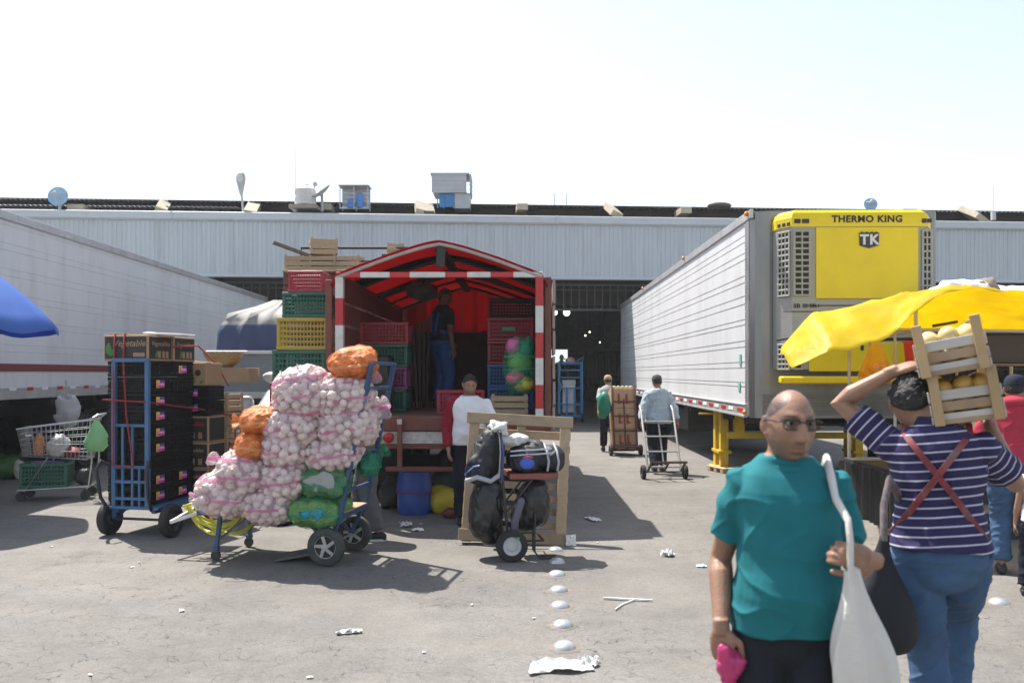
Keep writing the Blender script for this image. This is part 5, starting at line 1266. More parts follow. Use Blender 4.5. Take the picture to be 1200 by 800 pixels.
# colourful net bag on the truck bed
t = thing('net_sack', 'tall green net sack of colourful goods standing on the truck bed', 'bag', bedpt(607, 10.15)+Vector((.02, -.0, .235)))
def mound(r, h, s=0, lean=0.):
    mb = MB(); rs = []
    for i in range(17):
        u = i/16; rr = r*(.75+.35*math.sin(PI*min(u*1.05, 1))**.8)*(1 if u < .85 else 1-(u-.85)*1.2)
        rs.append([Vector((rr*math.cos(a)*(1+.1*noise.noise(Vector((math.cos(a), math.sin(a), u*3+s))))+lean*u, .8*rr*math.sin(a)*(1+.1*noise.noise(Vector((math.cos(a), math.sin(a), u*3+s+4)))), h*u)) for a in [2*PI*j/26 for j in range(26)]])
    mb.rings(rs); return mb
mound(.18, .68, 1).build('net', net_mat('sack_net', (.05, .42, .2), (.08, .5, .25), .09, 60, .4), t, smooth=180)
for (c, r, m) in (((.05, -.02, .12), (.13, .12, .1), mk('goods_yellow', (.55, .5, .08), .5)), ((-.05, -.05, .2), (.12, .1, .1), mk('goods_pink', (.55, .16, .22), .5)), ((0, -.02, .38), (.15, .11, .13), mk('goods_green', (.16, .4, .1), .5)), ((.07, 0, .53), (.1, .1, .13), mk('goods_teal', (.02, .28, .18), .5)), ((-.08, -.04, .57), (.09, .08, .1), mk('goods_rose', (.55, .12, .3), .5))):
    mb = MB(); mb.ell(c, r, 16, 10)
    for i, v in enumerate(mb.v): mb.v[i] = v*(1+.12*fb(v, 14))
    mb.build('bundle', m, t, smooth=180)

# ---------------------------------------------------------------- studs and litter
STUD = mk('stud_metal', (.5, .51, .53), .35, .5, var=.1, dirt=(.35, .3, .24, .4), dsc=14); RING = mk('stud_mortar', (.19, .155, .12), .9, var=.3)
sp_ = [(651, 645.5, 'furthest stud of the row, just below the leaning pallet'), (652.5, 659, 'metal stud beside the foot of the trolley stand, in its shade'), (652.5, 674, 'metal stud in the row just past the trolley shade'), (654.5, 692.5, 'fourth metal stud from the pallet in the row'), (656, 711, 'metal stud third from the white plastic litter'), (659, 733.5, 'metal stud second from the white plastic litter'), (661, 759, 'nearest metal stud, touching the crumpled white plastic'),
       (1144, 689, 'metal stud beside the jeans of the man in the striped shirt'), (1171, 707, 'metal stud at the right edge of the street in the sun'), (652, 634, 'metal stud hidden close to the pallet corner')]
s0 = None
for k, (px, py, lb) in enumerate(sp_[:9]):
    g_ = G(px, py)
    if s0 is None:
        s0 = thing('road_stud', lb, 'road stud', g_, 0, 'round metal studs in the asphalt')
        mb = MB(); mb.lathe((0, 0, 0), ((.074, 0), (.073, .006), (.062, .024), (.042, .037), (.02, .043), (.003, .0445)), 26); mb.build('dome', STUD, s0, smooth=180)
        mb = MB(); n = 30; rs = [[Vector((r*math.cos(a)*(1+.12*math.sin(a*3)+.08*math.sin(a*7)), r*math.sin(a)*(1+.1*math.cos(a*4)), h)) for a in [2*PI*j/n for j in range(n)]] for r, h in ((.1, .001), (.088, .005), (.05, .006))]; mb.rings(rs); mb.build('mortar_ring', RING, s0, smooth=60)
    else: dup(s0, g_, random.random()*6, lb)
def litter(label, px, py, pts, seed, h=.03, m=PAPER, name='paper_scrap', cat='litter', sc=1., group=None):
    p = G(px, py); nx, ny = 16, 10; mb = MB(); rs = []
    for j in range(ny+1):
        row = []
        for i in range(nx+1):
            u, v = i/nx*2-1, j/ny*2-1
            x = u*pts[0]*(1+.35*noise.noise(Vector((seed, v*1.7, 1)))); y = v*pts[1]*(1+.4*noise.noise(Vector((u*2.0, seed, 2))))
            z = .006+h*abs(noise.noise(Vector((u*1.5+seed, v*1.5, seed)))+.4*noise.noise(Vector((u*3.2+seed, v*3.2, 0))))*(1.3-abs(u)*.5)
            row.append(Vector((x, y, z)))
        rs.append(row)
    mb.rings([r+[v+Vector((0, 0, .003)) for v in r[::-1]] for r in rs])
    return tag(mb.build(name, m, None, smooth=50, loc=p, rz=seed), label, cat, group)
litter('large crumpled white plastic sheet lying by the nearest metal stud', 655, 783, (.16, .085), 3.3, .05, FILM, 'plastic_sheet')
litter('small folded white plastic flap poking out of the large plastic sheet', 690, 778, (.055, .05), 1.3, .06, FILM, 'plastic_flap')
litter('flat white torn paper in the middle foreground', 409, 742, (.085, .02), .3, .03)
litter('tiny pale paper scrap on the asphalt in front of the carts', 213, 716, (.025, .015), 2.0, .01)
litter('white paper scrap in the truck shade right of the pallet', 694, 609, (.13, .05), 5.1, .03)
litter('crumpled white paper on the sunlit road past the truck shade', 783, 651, (.06, .05), 4.1, .08)
litter('white scrap of plastic near the man in the teal shirt', 822, 664, (.04, .03), 6.0, .02)
litter('white plastic scrap by the rolled tarpaulin under the truck', 475, 616, (.1, .06), 8.1, .07, FILM)
litter('small pale scrap on the ground before the yellow bag', 490, 622, (.06, .04), 9.7, .03)
o = litter('white paper standing against the foot of the pallet', 669, 639, (.05, .05), .2, .02); o.rotation_euler = (R(70), 0, 0); o.location.z = .05
mb = MB(); mb.tube([(0, 0, .012), (.25, -.05, .008), (.35, -.06, .012)], [.008, .012, .006], 6); mb.tube([(.22, -.045, .01), (.12, -.16, .008), (.05, -.3, .01)], .006, 6); tag(mb.build('string_scrap', STRAP, None, smooth=60, loc=G(707, 702)), 'thin white forked strip of string lying on the road', 'litter')
random.seed(11)
for k in range(13):
    px, py = random.uniform(60, 1150), random.uniform(600, 795)
    litter('tiny pale crumb of litter on the asphalt', px, py, (random.uniform(.006, .016), random.uniform(.005, .01)), random.random()*9, .006, PAPER, 'litter_crumb', 'litter', group='crumbs of litter on the road')
# ---------------------------------------------------------------- yellow market stall on the right
STL = thing('market_stall', 'market stall with pole frame and shelf under the yellow tarpaulin, draped in black plastic', 'stall', (5.2, 9.3, 0), 0)
def sl(x, y, z): return (x-5.2, y-9.3, z)
PALE = mk('pale_pole', (.45, .43, .40), .5, .2, var=.2)
def pole(a, b, r=.02, m=PALE):
    mb = MB(); mb.tube([sl(*a), sl(*b)], r, 8); mb.build('pole', m, STL, smooth=60)
for (x, y, zt_2) in ((4.07, 8.6, 2.33), (6.6, 8.6, 2.36), (4.07, 10.3, 2.16), (6.6, 10.3, 2.2)): pole((x, y, 0), (x, y, zt_2))
pole((3.35, 8.75, 2.10), (6.9, 8.6, 2.05)); pole((3.1, 9.3, 2.0), (6.9, 9.6, 2.08), .018, DARK); pole((3.5, 8.7, 2.1), (3.2, 10.3, 2.05), .016, DARK)
pole((4.2, 8.5, 2.12), (4.95, 9.5, 2.22), .016, DARK); pole((4.07, 8.6, 2.07), (4.07, 10.3, 2.1)); pole((6.6, 8.6, 2.07), (6.6, 10.3, 2.1))
pole((3.95, 8.8, .72), (3.95, 8.8, 2.08), .016)
mb = MB(); mb.box(sl(5.45, 9.55, .62), (2.9, 1.5, .03)); mb.build('table_top', DARK, STL)
mb = MB(); mb.box(sl(5.45, 8.9, 1.735), (2.7, .5, .025)); mb.build('shelf', mk('shelf_board', (.18, .13, .09), .8), STL)
for x in (4.2, 5.4, 6.5): 
    mb = MB(); mb.box(sl(x, 8.93, 1.18), (.04, .04, 1.09)); mb.build('shelf_leg', PALE, STL)
mb = MB(); rs = []
for z, k in ((.604, 0), (.58, 1), (.3, 1.2), (.0, 1.6)):
    row = []
    for j in range(120):
        a = j/120*4; e = int(a); f = a-e
        cx, cy = [(-1.47+2.94*f, -.77), (1.47, -.77+1.54*f), (1.47-2.94*f, .77), (-1.47, .77-1.54*f)][e]
        w = .028*math.sin(j*1.9)*k+.02*noise.noise(Vector((j*.4, z, 0)))*k
        d = Vector((cx, cy, 0)).normalized()
        row.append(Vector(sl(5.45, 9.55, z))+Vector((cx, cy, 0))+d*w)
    rs.append(row)
mb.rings(rs); mb.build('black_skirt', mk('black_sheet', (.017, .017, .019), .45, var=.3), STL, smooth=60)
mb = MB(); mb.box(sl(5.6, 8.65, .28), (2.4, .5, .03)); mb.build('lower_ledge', mk('ledge_grey', (.2, .2, .19), .7), STL)
mb = MB(); mb.box(sl(5.6, 8.66, .13), (2.3, .4, .26)); mb.build('ledge_base', DARK, STL)
# the tarpaulin
YT = mk('yellow_tarp', (.85, .69, .012), .5, var=.1, sc=2.5, trans=.62, dirt=(.7, .5, .1, .4), dsc=3, bump=.6, bsc=7)
def tz(u, v):
    """u 0..1 left to right, v 0 back .. 1 front edge"""
    x = 2.52+4.85*u
    zb_ = 2.13+.05*u
    crest = 2.20+.27*math.exp(-((u-.37)/.19)**2)+.01*u
    s_ = v*v*(3-2*v)
    z = zb_*(1-s_)+crest*s_
    return x, z
rs = []
nu, nv = 130, 44
for j in range(nv+1):
    t = j/nv; row = []
    for i in range(nu+1):
        u = i/nu
        v = min(t/.7, 1); y = 10.6-2.2*v-.15*u*v; x, z = tz(u, v)
        if t > .7:      # the front part folds down over the edge
            q = (t-.7)/.3
            drop = (.34*math.exp(-((u-.09)/.10)**2)+.22*math.exp(-((u-.2)/.07)**2)+.05*math.exp(-((u-.3)/.06)**2)+.015)
            y -= q*(.2+1.0*drop); z -= q**1.3*drop
        e = max(0, 1-u/.09)
        z -= .36*e**1.3*(.4+.6*v); x += .12*e+.75*(1-v)*(1-u)
        z += .035*noise.noise(Vector((u*9, t*5, 1)))+.022*noise.noise(Vector((u*24+t*6, t*9, 4)))+.018*max(0, 1-abs(noise.noise(Vector((u*13-t*5, t*4, 9))))*3.)-.035*math.sin(PI*v)*abs(math.sin(u*7))
        row.append(Vector((x, y, z)))
    rs.append(row)
mb = MB(); mb.rings([r+[p+Vector((0, 0, .006)) for p in r[::-1]] for r in rs])
tag(mb.build('yellow_tarpaulin', YT, None, smooth=60), 'bright yellow tarpaulin sagging over the market stall', 'tarpaulin')
mb = MB(); mb.box((0, 0, 0), (2.2, 1.6, .02), (R(-6), 0, 0)); tag(mb.build('rear_yellow_sheet', YT, None, loc=(6.9, 11.2, 2.12)), 'second yellow sheet behind the stall at the right edge', 'tarpaulin')
for a, b in (((6.2, 11.9), (6.2, 11.9)), ((7.7, 11.9), (7.7, 11.9)), ((6.2, 10.6), (6.2, 10.6)), ((7.7, 10.6), (7.7, 10.6))):
    mb = MB(); mb.tube([(0, 0, 0), (0, 0, 2.03 if a[1] > 11 else 2.17)], .02, 8); tag(mb.build('tent_pole', PALE, None, loc=(a[0], a[1], 0)), 'thin pale pole holding up the rear yellow sheet', 'pole', 'poles of the rear yellow sheet')
# hanging bag of fruit
o = thing('fruit_bag', 'translucent yellow bag of round fruit hanging from the stall frame', 'bag', (3.72, 8.72, 2.07))
mb = MB(); rs = []
for t in [i/14 for i in range(15)]:
    w = .015+.20*t**1.1 if t < .85 else (.19-.35*(t-.85)); rs.append([Vector((w*math.cos(a)*(1+.12*math.sin(a*6)*(1-t)), w*.8*math.sin(a)*(1+.12*math.cos(a*5)*(1-t)), -.52*t)) for a in [2*PI*k/30 for k in range(30)]])
mb.rings(rs); mb.build('film', mk('yellow_film', (.85, .5, .03), .3, trans=.5, alpha=.55), o, smooth=60)
random.seed(2); fr = MB(); fr.ell((0, 0, 0), (.05, .05, .048), 12, 8); fo = fr.build('fruit', mk('mango_skin', (.6, .24, .05), .5, var=.3, rnd=.2), o, smooth=180); fo.location = (0, 0, -.44)
for k in range(11):
    c = fo.copy(); C.objects.link(c); a = k*2.4; c.location = (.10*math.cos(a)*(.5+.5*(k % 3)/2), .08*math.sin(a), -.45+.09*(k//6))
# goods on the shelf
def bin_(label, x, w, h, m, y=8.88, cat='bin'):
    mb = MB(); d = .34; z0 = 0; t_ = .008
    mb.rings([[Vector((sx*w/2*f, sy*d/2*f, z)) for sx, sy in ((-1, -1), (1, -1), (1, 1), (-1, 1))] for z, f in ((0, .9), (h-.02, 1), (h-.02, 1.05), (h, 1.05), (h, .97), (.02, .86))])
    return tag(mb.build('plastic_bin', m, None, loc=(x, y, 1.749)), label, cat)
REDB = mk('bin_red', (.6, .03, .02), .4)
bin_('red plastic bin on the stall shelf behind the raised arm', 4.3, .3, .24, REDB)
for k in range(6):
    pass
mb = MB(); mb.box((0, 0, .15), (.38, .34, .3), ch=.01); mb.box((0, 0, .305), (.4, .36, .02)); tag(mb.build('dark_box', mk('dark_box', (.05, .035, .03), .6), None, loc=(5.05, 8.88, 1.749)), 'dark brown box on the stall shelf beside the wooden crates', 'box')
bin_('red plastic bin of fruit at the right end of the stall shelf', 5.5, .4, .17, REDB)
mb = MB()
for k in range(16): mb.ell((-.14+.09*(k % 4), -.12+.08*(k//4), .165), (.04, .04, .035), 8, 6)
tag(mb.build('fruit_pile', mk('red_fruit', (.4, .1, .05), .5), None, smooth=180, loc=(5.5, 8.88, 1.749)), 'small heap of reddish fruit in the right red bin', 'fruit')
for k, x in enumerate((5.0, 5.25, 5.55, 5.8)):
    crumple('clear bag of pale goods under the stall shelf, number of similar bags beside it' if False else 'pale clear bag standing on the black table under the stall shelf', (x, 9.25, .637), (.13, .12, .26), FILM, 'plastic_bag', 'bag', 40+k, .25, group='pale bags on the stall table')
# white bundle on the roof of things behind the stall
SV = thing('storage_cage', 'dark storage cage behind the stall with a white plastic bundle on top', 'cage', (6.1, 11.1, 0))
SV.location = (5.9, 10.95, 0)
mb = MB()
for sx in (-.6, .6):
    for sy in (-.25, .25): mb.box((sx, sy, 1.25), (.05, .05, 2.5))
for z in (.3, 1.0, 1.7, 2.48): mb.box((0, 0, z), (1.25, .55, .03))
mb.build('frame', DARK, SV)
crumple('large white plastic bundle on top of the storage cage behind the yellow tarpaulin', (5.72, 10.9, 2.50), (.36, .3, .17), mk('white_bundle', (.62, .62, .62), .45, var=.1), 'plastic_bundle', 'bundle', 6, .5, 4, n=40)
crumple('brown sacking bundle lying in the middle of the white plastic on the cage', (5.90, 10.75, 2.52), (.24, .16, .16), mk('brown_sacking', (.25, .2, .16), .8, var=.3), 'sacking', 'sack', 11, .4, 6)
crumple('second white plastic bundle hanging over the right side of the storage cage', (6.32, 10.85, 2.50), (.36, .3, .13), mk('white_bundle', (.62, .62, .62), .45, var=.1), 'plastic_bundle', 'bundle', 16, .5, 4, n=40)
# small pallet block by the landing legs
mb = MB(); 
for k in range(3): mb.box((0, -.2+.2*k, .03), (.5, .09, .06))
for k in range(4): mb.box((-.2+.135*k, 0, .075), (.1, .55, .02))
tag(mb.build('small_pallet', WOODP, None, loc=G(848, 553)+Vector((.1, .1, 0)), rz=.3), 'small pallet piece on the ground beside the yellow landing leg', 'pallet')
# ---------------------------------------------------------------- people
def sst(a, b, x):
    t = min(1, max(0, (x-a)/(b-a))); return t*t*(3-2*t)
SKINS = {}
def skin(name, col):
    if name in SKINS: return SKINS[name]
    m = mk('skin_'+name, col, .48, var=.17, sc=14, bump=.16, bsc=130, spec=.45); SKINS[name] = m
    N = m.node_tree.nodes; L = m.node_tree.links; b = N['Principled BSDF']; src = b.inputs['Base Color'].links[0].from_socket
    at = N.new('ShaderNodeAttribute'); at.attribute_name = 'ft'; sp = N.new('ShaderNodeSeparateColor'); L.new(at.outputs['Color'], sp.inputs[0])
    def mix(f, a, c):
        x = N.new('ShaderNodeMix'); x.data_type = 'RGBA'; L.new(f, x.inputs[0]); L.new(a, x.inputs[6]); x.inputs[7].default_value = (*c, 1); return x.outputs[2]
    o = mix(sp.outputs[0], src, (col[0]*.8, col[1]*.52, col[2]*.5)); o = mix(sp.outputs[1], o, (.04, .032, .03)); o = mix(sp.outputs[2], o, (.018, .013, .01))
    L.new(o, b.inputs['Base Color'])
    b.inputs['Subsurface Weight'].default_value = .08; b.inputs['Subsurface Radius'].default_value = (.012, .005, .003)
    return m
def headpt(d, off=0.):
    x, y, z = d
    p = Vector((x*.077, y*.098, z*.119))
    if z < 0:
        k = -z; p.x *= 1-.17*k**2.0
        p.y *= (1-.5*k**1.2) if y > 0 else (1-.05*k)
    else: p.x *= 1-.05*z
    n = Vector((x/.077, y/.098, z/.119)).normalized()
    f = sst(.25, .62, -y); fx, fz = p.x, p.z
    def g(cx, cz, sx, sz): return math.exp(-((abs(fx)-cx)/sx)**2-((fz-cz)/sz)**2)
    t = min(1, max(0, (.032-fz)/.062))
    cut = math.exp(-((fz+.033)/.007)**2) if fz < -.033 else (math.exp(-((fz-.032)/.012)**2) if fz > .032 else 1)
    dy = (.009+.023*t**1.2)*math.exp(-(fx/(.009+.007*t))**2)*cut+.014*g(.0155, -.029, .008, .009)
    dy += -.0155*g(.032, .02, .018, .0125)+.008*g(.03, .042, .023, .009)+.007*g(.046, -.006, .018, .02)
    dy += .008*g(0, -.056, .023, .006)+.011*g(0, -.071, .019, .0065)-.011*g(0, -.0632, .022, .003)-.006*g(0, -.083, .02, .006)+.012*g(0, -.1, .024, .013)-.007*g(.034, -.042, .01, .018)
    p.y -= dy*f
    return p+n*off
def head_mesh(mb, xf, nu=72, nv=54):
    rs = []
    for j in range(nv+1):
        th = -PI/2+PI*min(max(j/nv, .012), .988)
        rs.append([xf @ headpt((math.cos(a)*math.cos(th), math.sin(a)*math.cos(th), math.sin(th))) for a in [2*PI*i/nu for i in range(nu)]])
    mb.rings(rs)
    for s in (-1, 1):
        i0 = len(mb.v); mb.ell((0, 0, 0), (.009, .019, .031), 12, 9, (0.12, 0, -s*.45)); mb.xf(xf @ Matrix.Translation((s*.079, .014, .004)), i0)
        i0 = len(mb.v); mb.ell((0, 0, 0), (.006, .013, .01), 10, 6); mb.xf(xf @ Matrix.Translation((s*.077, .008, -.026)), i0)
        i0 = len(mb.v); mb.ell((0, 0, 0), (.0165, .011, .0055), 12, 7); mb.xf(xf @ Matrix.Translation((s*.032, -.0715, .0268)), i0)
        i0 = len(mb.v); mb.ell((0, 0, 0), (.0155, .009, .0045), 12, 7); mb.xf(xf @ Matrix.Translation((s*.032, -.0705, .0118)), i0)
def hairline(p, style):
    y = p.y
    if y < -.03: ln = .036+(-.03-y)/.05*.062
    elif y < .03: ln = .036-(y+.03)/.06*.045
    else: ln = -.009-(y-.03)/.06*.05
    m = sst(ln-.004, ln+.010, p.z)
    if style == 'bald': m *= sst(.098, .072, p.z+max(0, y)*.25)*sst(-.066, -.048, y)
    if abs(p.x) > .06 and -.01 < y < .035 and p.z < .03: m *= .0 if p.z < .01 else .6
    return m
def hair(xf, style, m, parent, th=.01):
    mb = MB(); nu, nv = 96, 64; keep = []; vs = []
    for j in range(nv+1):
        t_ = -PI/2+PI*min(max(j/nv, .012), .988)
        for i in range(nu):
            a = 2*PI*i/nu; d = (math.cos(a)*math.cos(t_), math.sin(a)*math.cos(t_), math.sin(t_))
            p = headpt(d); k = hairline(p, style)
            q = headpt(d, -.003+(th+.003)*k*(1+.6*noise.noise(p*48)+.55*noise.noise(p*110))); vs.append(xf @ q); keep.append(k)
    fs = []
    for j in range(nv):
        for i in range(nu):
            q = (j*nu+i, j*nu+(i+1) % nu, (j+1)*nu+(i+1) % nu, (j+1)*nu+i)
            if max(keep[k] for k in q) > (.45 if style == 'bald' else .08): fs.append(q)
    top = [nv*nu+i for i in range(nu)]
    if min(keep[k] for k in top) > .1: fs.append(tuple(top))
    mb.add(vs, fs); me_o = mb.build('hair', m, parent, smooth=180)
    return me_o
def cap_on(xf, m, parent, brim=True):
    mb = MB(); rs = []
    for z, r in ((.03, 1.06), (.06, 1.07), (.09, 1.0), (.115, .82), (.132, .5), (.138, .1)):
        rs.append([xf @ Vector((.083*r*math.cos(a), .104*r*math.sin(a)+.0, z)) for a in [2*PI*k/32 for k in range(32)]])
    mb.rings(rs, cap=True)
    if brim:
        rs = []
        for o in (0, 1):
            rs.append([xf @ Vector((.08*math.sin(a)*(1-.0*o), -.085*math.cos(a)*1.0-.07*o*math.cos(a)**.5 if math.cos(a) > 0 else -.0, .04-.02*o)) for a in [-1.45+2.9*k/14 for k in range(15)]])
        r2 = [[v+xf.to_3x3() @ Vector((0, 0, .006)) for v in r] for r in rs]
        mb.rings([rs[0], rs[1], r2[1], r2[0]], closed=False)
    mb.build('cap', m, parent, smooth=60)
def hand(mb, w, d, n, ts, curl=.5, k=1., spread=.0, thumb=1.):
    d = Vector(d).normalized(); n = Vector(n); n = (n-d*n.dot(d)).normalized(); a = d.cross(n)*1.0
    M = Matrix((a, n, d)).transposed()
    w = Vector(w)
    mb.ell(w+d*.05*k, (.041*k, .0165*k, .056*k), 14, 9, M, .75)
    mb.tube([w-d*.03*k, w+d*.02*k], [.027*k, .029*k], 10, flat=1)
    for i, (o, L, r) in enumerate(((-.030, .066, .0085), (-.0105, .076, .009), (.0105, .071, .0088), (.029, .055, .0078))):
        o = -o*ts; p = w+d*.085*k+a*o*k; ang = 0; pts = [p-d*.02*k, p]; fan = a*(o*spread*4)
        for s_, c in ((.46, 1.0), (.30, 1.15), (.26, .8)):
            ang += curl*c*(1+.08*(i-1.5)); dd = (d*math.cos(ang)+n*math.sin(ang)+fan).normalized(); p = p+dd*L*s_*k; pts.append(p)
        mb.tube(pts, [r*k*1.05, r*k*1.08, r*k*1.02, r*k*.95, r*k*.82], 8, rnd=True)
    b = w+d*.022*k+a*ts*.027*k; t1 = (d*.62+a*ts*.62+n*.42*thumb).normalized(); t2 = (d*.9+a*ts*.05+n*.5*thumb).normalized()
    mb.tube([b, b+t1*.042*k, b+t1*.042*k+t2*.032*k, b+t1*.042*k+t2*.056*k], [.015*k, .0125*k, .011*k, .009*k], 8, rnd=True)
TORSO = [(.82, .10, .09, .0), (.88, .158, .112, .006), (.95, .166, .116, .006), (1.02, .156, .112, .0), (1.1, .148, .108, -.006), (1.18, .152, .112, -.01), (1.27, .166, .118, -.01), (1.35, .172, .112, -.004), (1.405, .150, .092, .006), (1.44, .098, .074, .014), (1.475, .062, .062, .016), (1.52, .056, .06, .008), (1.56, .054, .058, .0)]
def ik(a, b, l1, l2, hint):
    a = Vector(a); b = Vector(b); v = b-a; L = v.length
    if L > (l1+l2)*.995: b = a+v*((l1+l2)*.995/L); v = b-a; L = v.length
    c = (l1*l1-l2*l2+L*L)/(2*L); h = math.sqrt(max(0, l1*l1-c*c)); u = v/L; hn = Vector(hint); hn = (hn-u*hn.dot(u)).normalized()
    return a+u*c+hn*h, b
class Person:
    def __init__(s, label, loc, rz, H=1.7, lean=0., side=0., head=(0, 0, 0), wr=None, eh=None, ank=None, kh=None, skincol='brown', vox=.009, belly=0., build=1., hands=None, hair_style='short', hair_m=None, face=True, group=None, hoff=(0, 0, 0), beard=.0, tw=None):
        k = s.k = H/1.7; s.root = thing('person', label, 'person', loc, rz, group); s.vox = vox
        le = R(lean); s.bw = tw or build; s.belly = belly
        def T(p):
            p = Vector(p)*k; zb_ = .92*k
            if p.z <= zb_: return p
            f = sst(0, 1, (p.z-zb_)/(.30*k)) if lean else 0
            m = Matrix.Translation((0, 0, zb_)) @ Matrix.Rotation(R(side)*min(1, (p.z-zb_)/(.4*k)), 4, 'Y') @ Matrix.Rotation(le*f, 4, 'X') @ Matrix.Translation((0, 0, -zb_))
            return m @ p
        s.T = T
        s.hx = Matrix.Translation(T((0, -.012, 1.578))+Vector(hoff)) @ Euler((le*.8-R(head[1]), R(head[2]), R(head[0])), 'XYZ').to_matrix().to_4x4() @ Matrix.Diagonal((k, k, k, 1))
        wr = wr or {}; eh = eh or {}; ank = ank or {}; kh = kh or {}; hands = hands or {}
        s.arm = {}; s.leg = {}
        for q, sg in (('a', -1), ('b', 1)):
            sh = T((sg*.172*build, .006, 1.365)); w = Vector(wr.get(q, (sg*.25, -.05, .83*k)))
            e, w = ik(sh, w, .285*k, .255*k, eh.get(q, (sg*.4, 1, -.1))); s.arm[q] = (sh, e, w)
            hp = Vector((sg*.092*build, 0, .89))*k; an = Vector(ank.get(q, (sg*.1, 0, .085*k)))
            kn, an = ik(hp, an, .42*k, .40*k, kh.get(q, (sg*.05, -1, 0))); s.leg[q] = (hp, kn, an)
        mb = MB()
        mb.rings(s.torso(0, TORSO))
        head_mesh(mb, s.hx)
        mb.tube([T((0, .012, 1.44)), s.hx @ Vector((0, .012, -.03))], [.060*k, .056*k], 16)
        for q, sg in (('a', -1), ('b', 1)):
            sh, e, w = s.arm[q]
            mb.tube([sh, sh.lerp(e, .3), sh.lerp(e, .65), e, e.lerp(w, .25), e.lerp(w, .6), w], [r*k for r in (.045, .048, .043, .038, .042, .034, .0265)], 12, rnd=True)
            hd = hands.get(q, {}); d = Vector(hd.get('d', (w-e).normalized())); n = Vector(hd.get('n', (-sg*1., .15, 0)))
            hand(mb, w, d, n, hd.get('t', sg), hd.get('curl', .35), k, hd.get('spread', 0), hd.get('thumb', 1))
            hp, kn, an = s.leg[q]
            mb.tube([hp, hp.lerp(kn, .3), hp.lerp(kn, .7), kn, kn.lerp(an, .3), kn.lerp(an, .7), an], [r*k for r in (.086, .082, .064, .053, .056, .042, .036)], 14, rnd=True)
            fd = Vector((sg*.1, -1, 0)).normalized(); mb.tube([an+Vector((0, .03, -.03))*k, an+Vector((0, -.05, -.04))*k, an+Vector((0, -.13, -.06))*k], [.036*k, .034*k, .022*k], 10, rnd=True)
        hi = s.hx.inverted()
        def ft(v):
            p = hi @ v
            if p.length > .2: return (0, 0, 0)
            f = sst(.03, .06, -p.y)
            lip = math.exp(-(p.x/.022)**4-((p.z+.063)/.0085)**4)*f*.8
            st = beard*sst(-.035, -.055, p.z)*sst(.02, .0, p.y)*(1-lip)*sst(-.14, -.11, p.z)
            if hair_style == 'bald' and p.length > .05: st = max(st, 1.05*hairline(p*1., 'bald')*(.85+.4*noise.noise(p*60)))
            st = max(st, beard*1.2*math.exp(-(p.x/.028)**4-((p.z+.046)/.006)**2)*f)
            br = math.exp(-((abs(p.x)-.032)/.019)**4-((p.z-.041-.003*(abs(p.x)-.03)/.02)/.005)**2)*f
            return (lip*.6, min(st, .92), br*.68)
        sk = {'brown': (.30, .165, .105), 'tan': (.285, .155, .10), 'dark': (.17, .09, .055)}[skincol]
        s.skin = skin(skincol, sk)
        s.body = blob(mb, 'body', s.skin, s.root, vox, 2, None, {'ft': ft} if face else None)
        if face:
            for sg in (-1, 1):
                b = MB(); b.ell((0, 0, 0), (.0125,)*3, 14, 10); b.xf(s.hx @ Matrix.Translation((sg*.032, -.0695, .0195))); e_ = b.build('eye', mk('eye_white', (.55, .52, .48), .2, var=.05), s.root, smooth=180)
                b = MB(); b.ell((0, 0, 0), (.0062, .003, .0062), 12, 7); b.xf(s.hx @ Matrix.Translation((sg*.032+.001, -.0815, .0195))); b.build('iris', mk('iris_dark', (.02, .012, .008), .1), e_, smooth=180)
        if hair_style and hair_style != 'bald': hair(s.hx, hair_style, hair_m or HAIRM, s.root, .0025 if hair_style == 'bald' else (.013 if vox < .006 else .008))
    def torso(s, o, secs, oz=0., n=32, flare=0.):
        k = s.k; rs = []
        for (z, rx, ry, yo) in secs:
            b = s.belly*math.exp(-((z-1.06)/.13)**2)
            rx = (rx*(s.bw if z < 1.42 else 1)+b*.25)+o; ryf = ry+b+o; ryb = ry+o
            row = []
            for j in range(n):
                a = 2*PI*j/n; ca, sa = math.cos(a), math.sin(a)
                ca = math.copysign(abs(ca)**.85, ca); sa = math.copysign(abs(sa)**.85, sa)
                row.append(s.T((ca*rx, yo+sa*(ryf if sa < 0 else ryb), z+oz)))
            rs.append(row)
        return rs
    def secs(s, z0, z1):
        def at(z):
            for A, B in zip(TORSO[:-1], TORSO[1:]):
                if A[0] <= z <= B[0]:
                    f = (z-A[0])/(B[0]-A[0]); return tuple(a+(b-a)*f for a, b in zip(A, B))
            return (z, *TORSO[0][1:]) if z < TORSO[0][0] else TORSO[-1]
        return [at(z0)]+[t for t in TORSO if z0+.01 < t[0] < z1-.01]+[at(z1)]
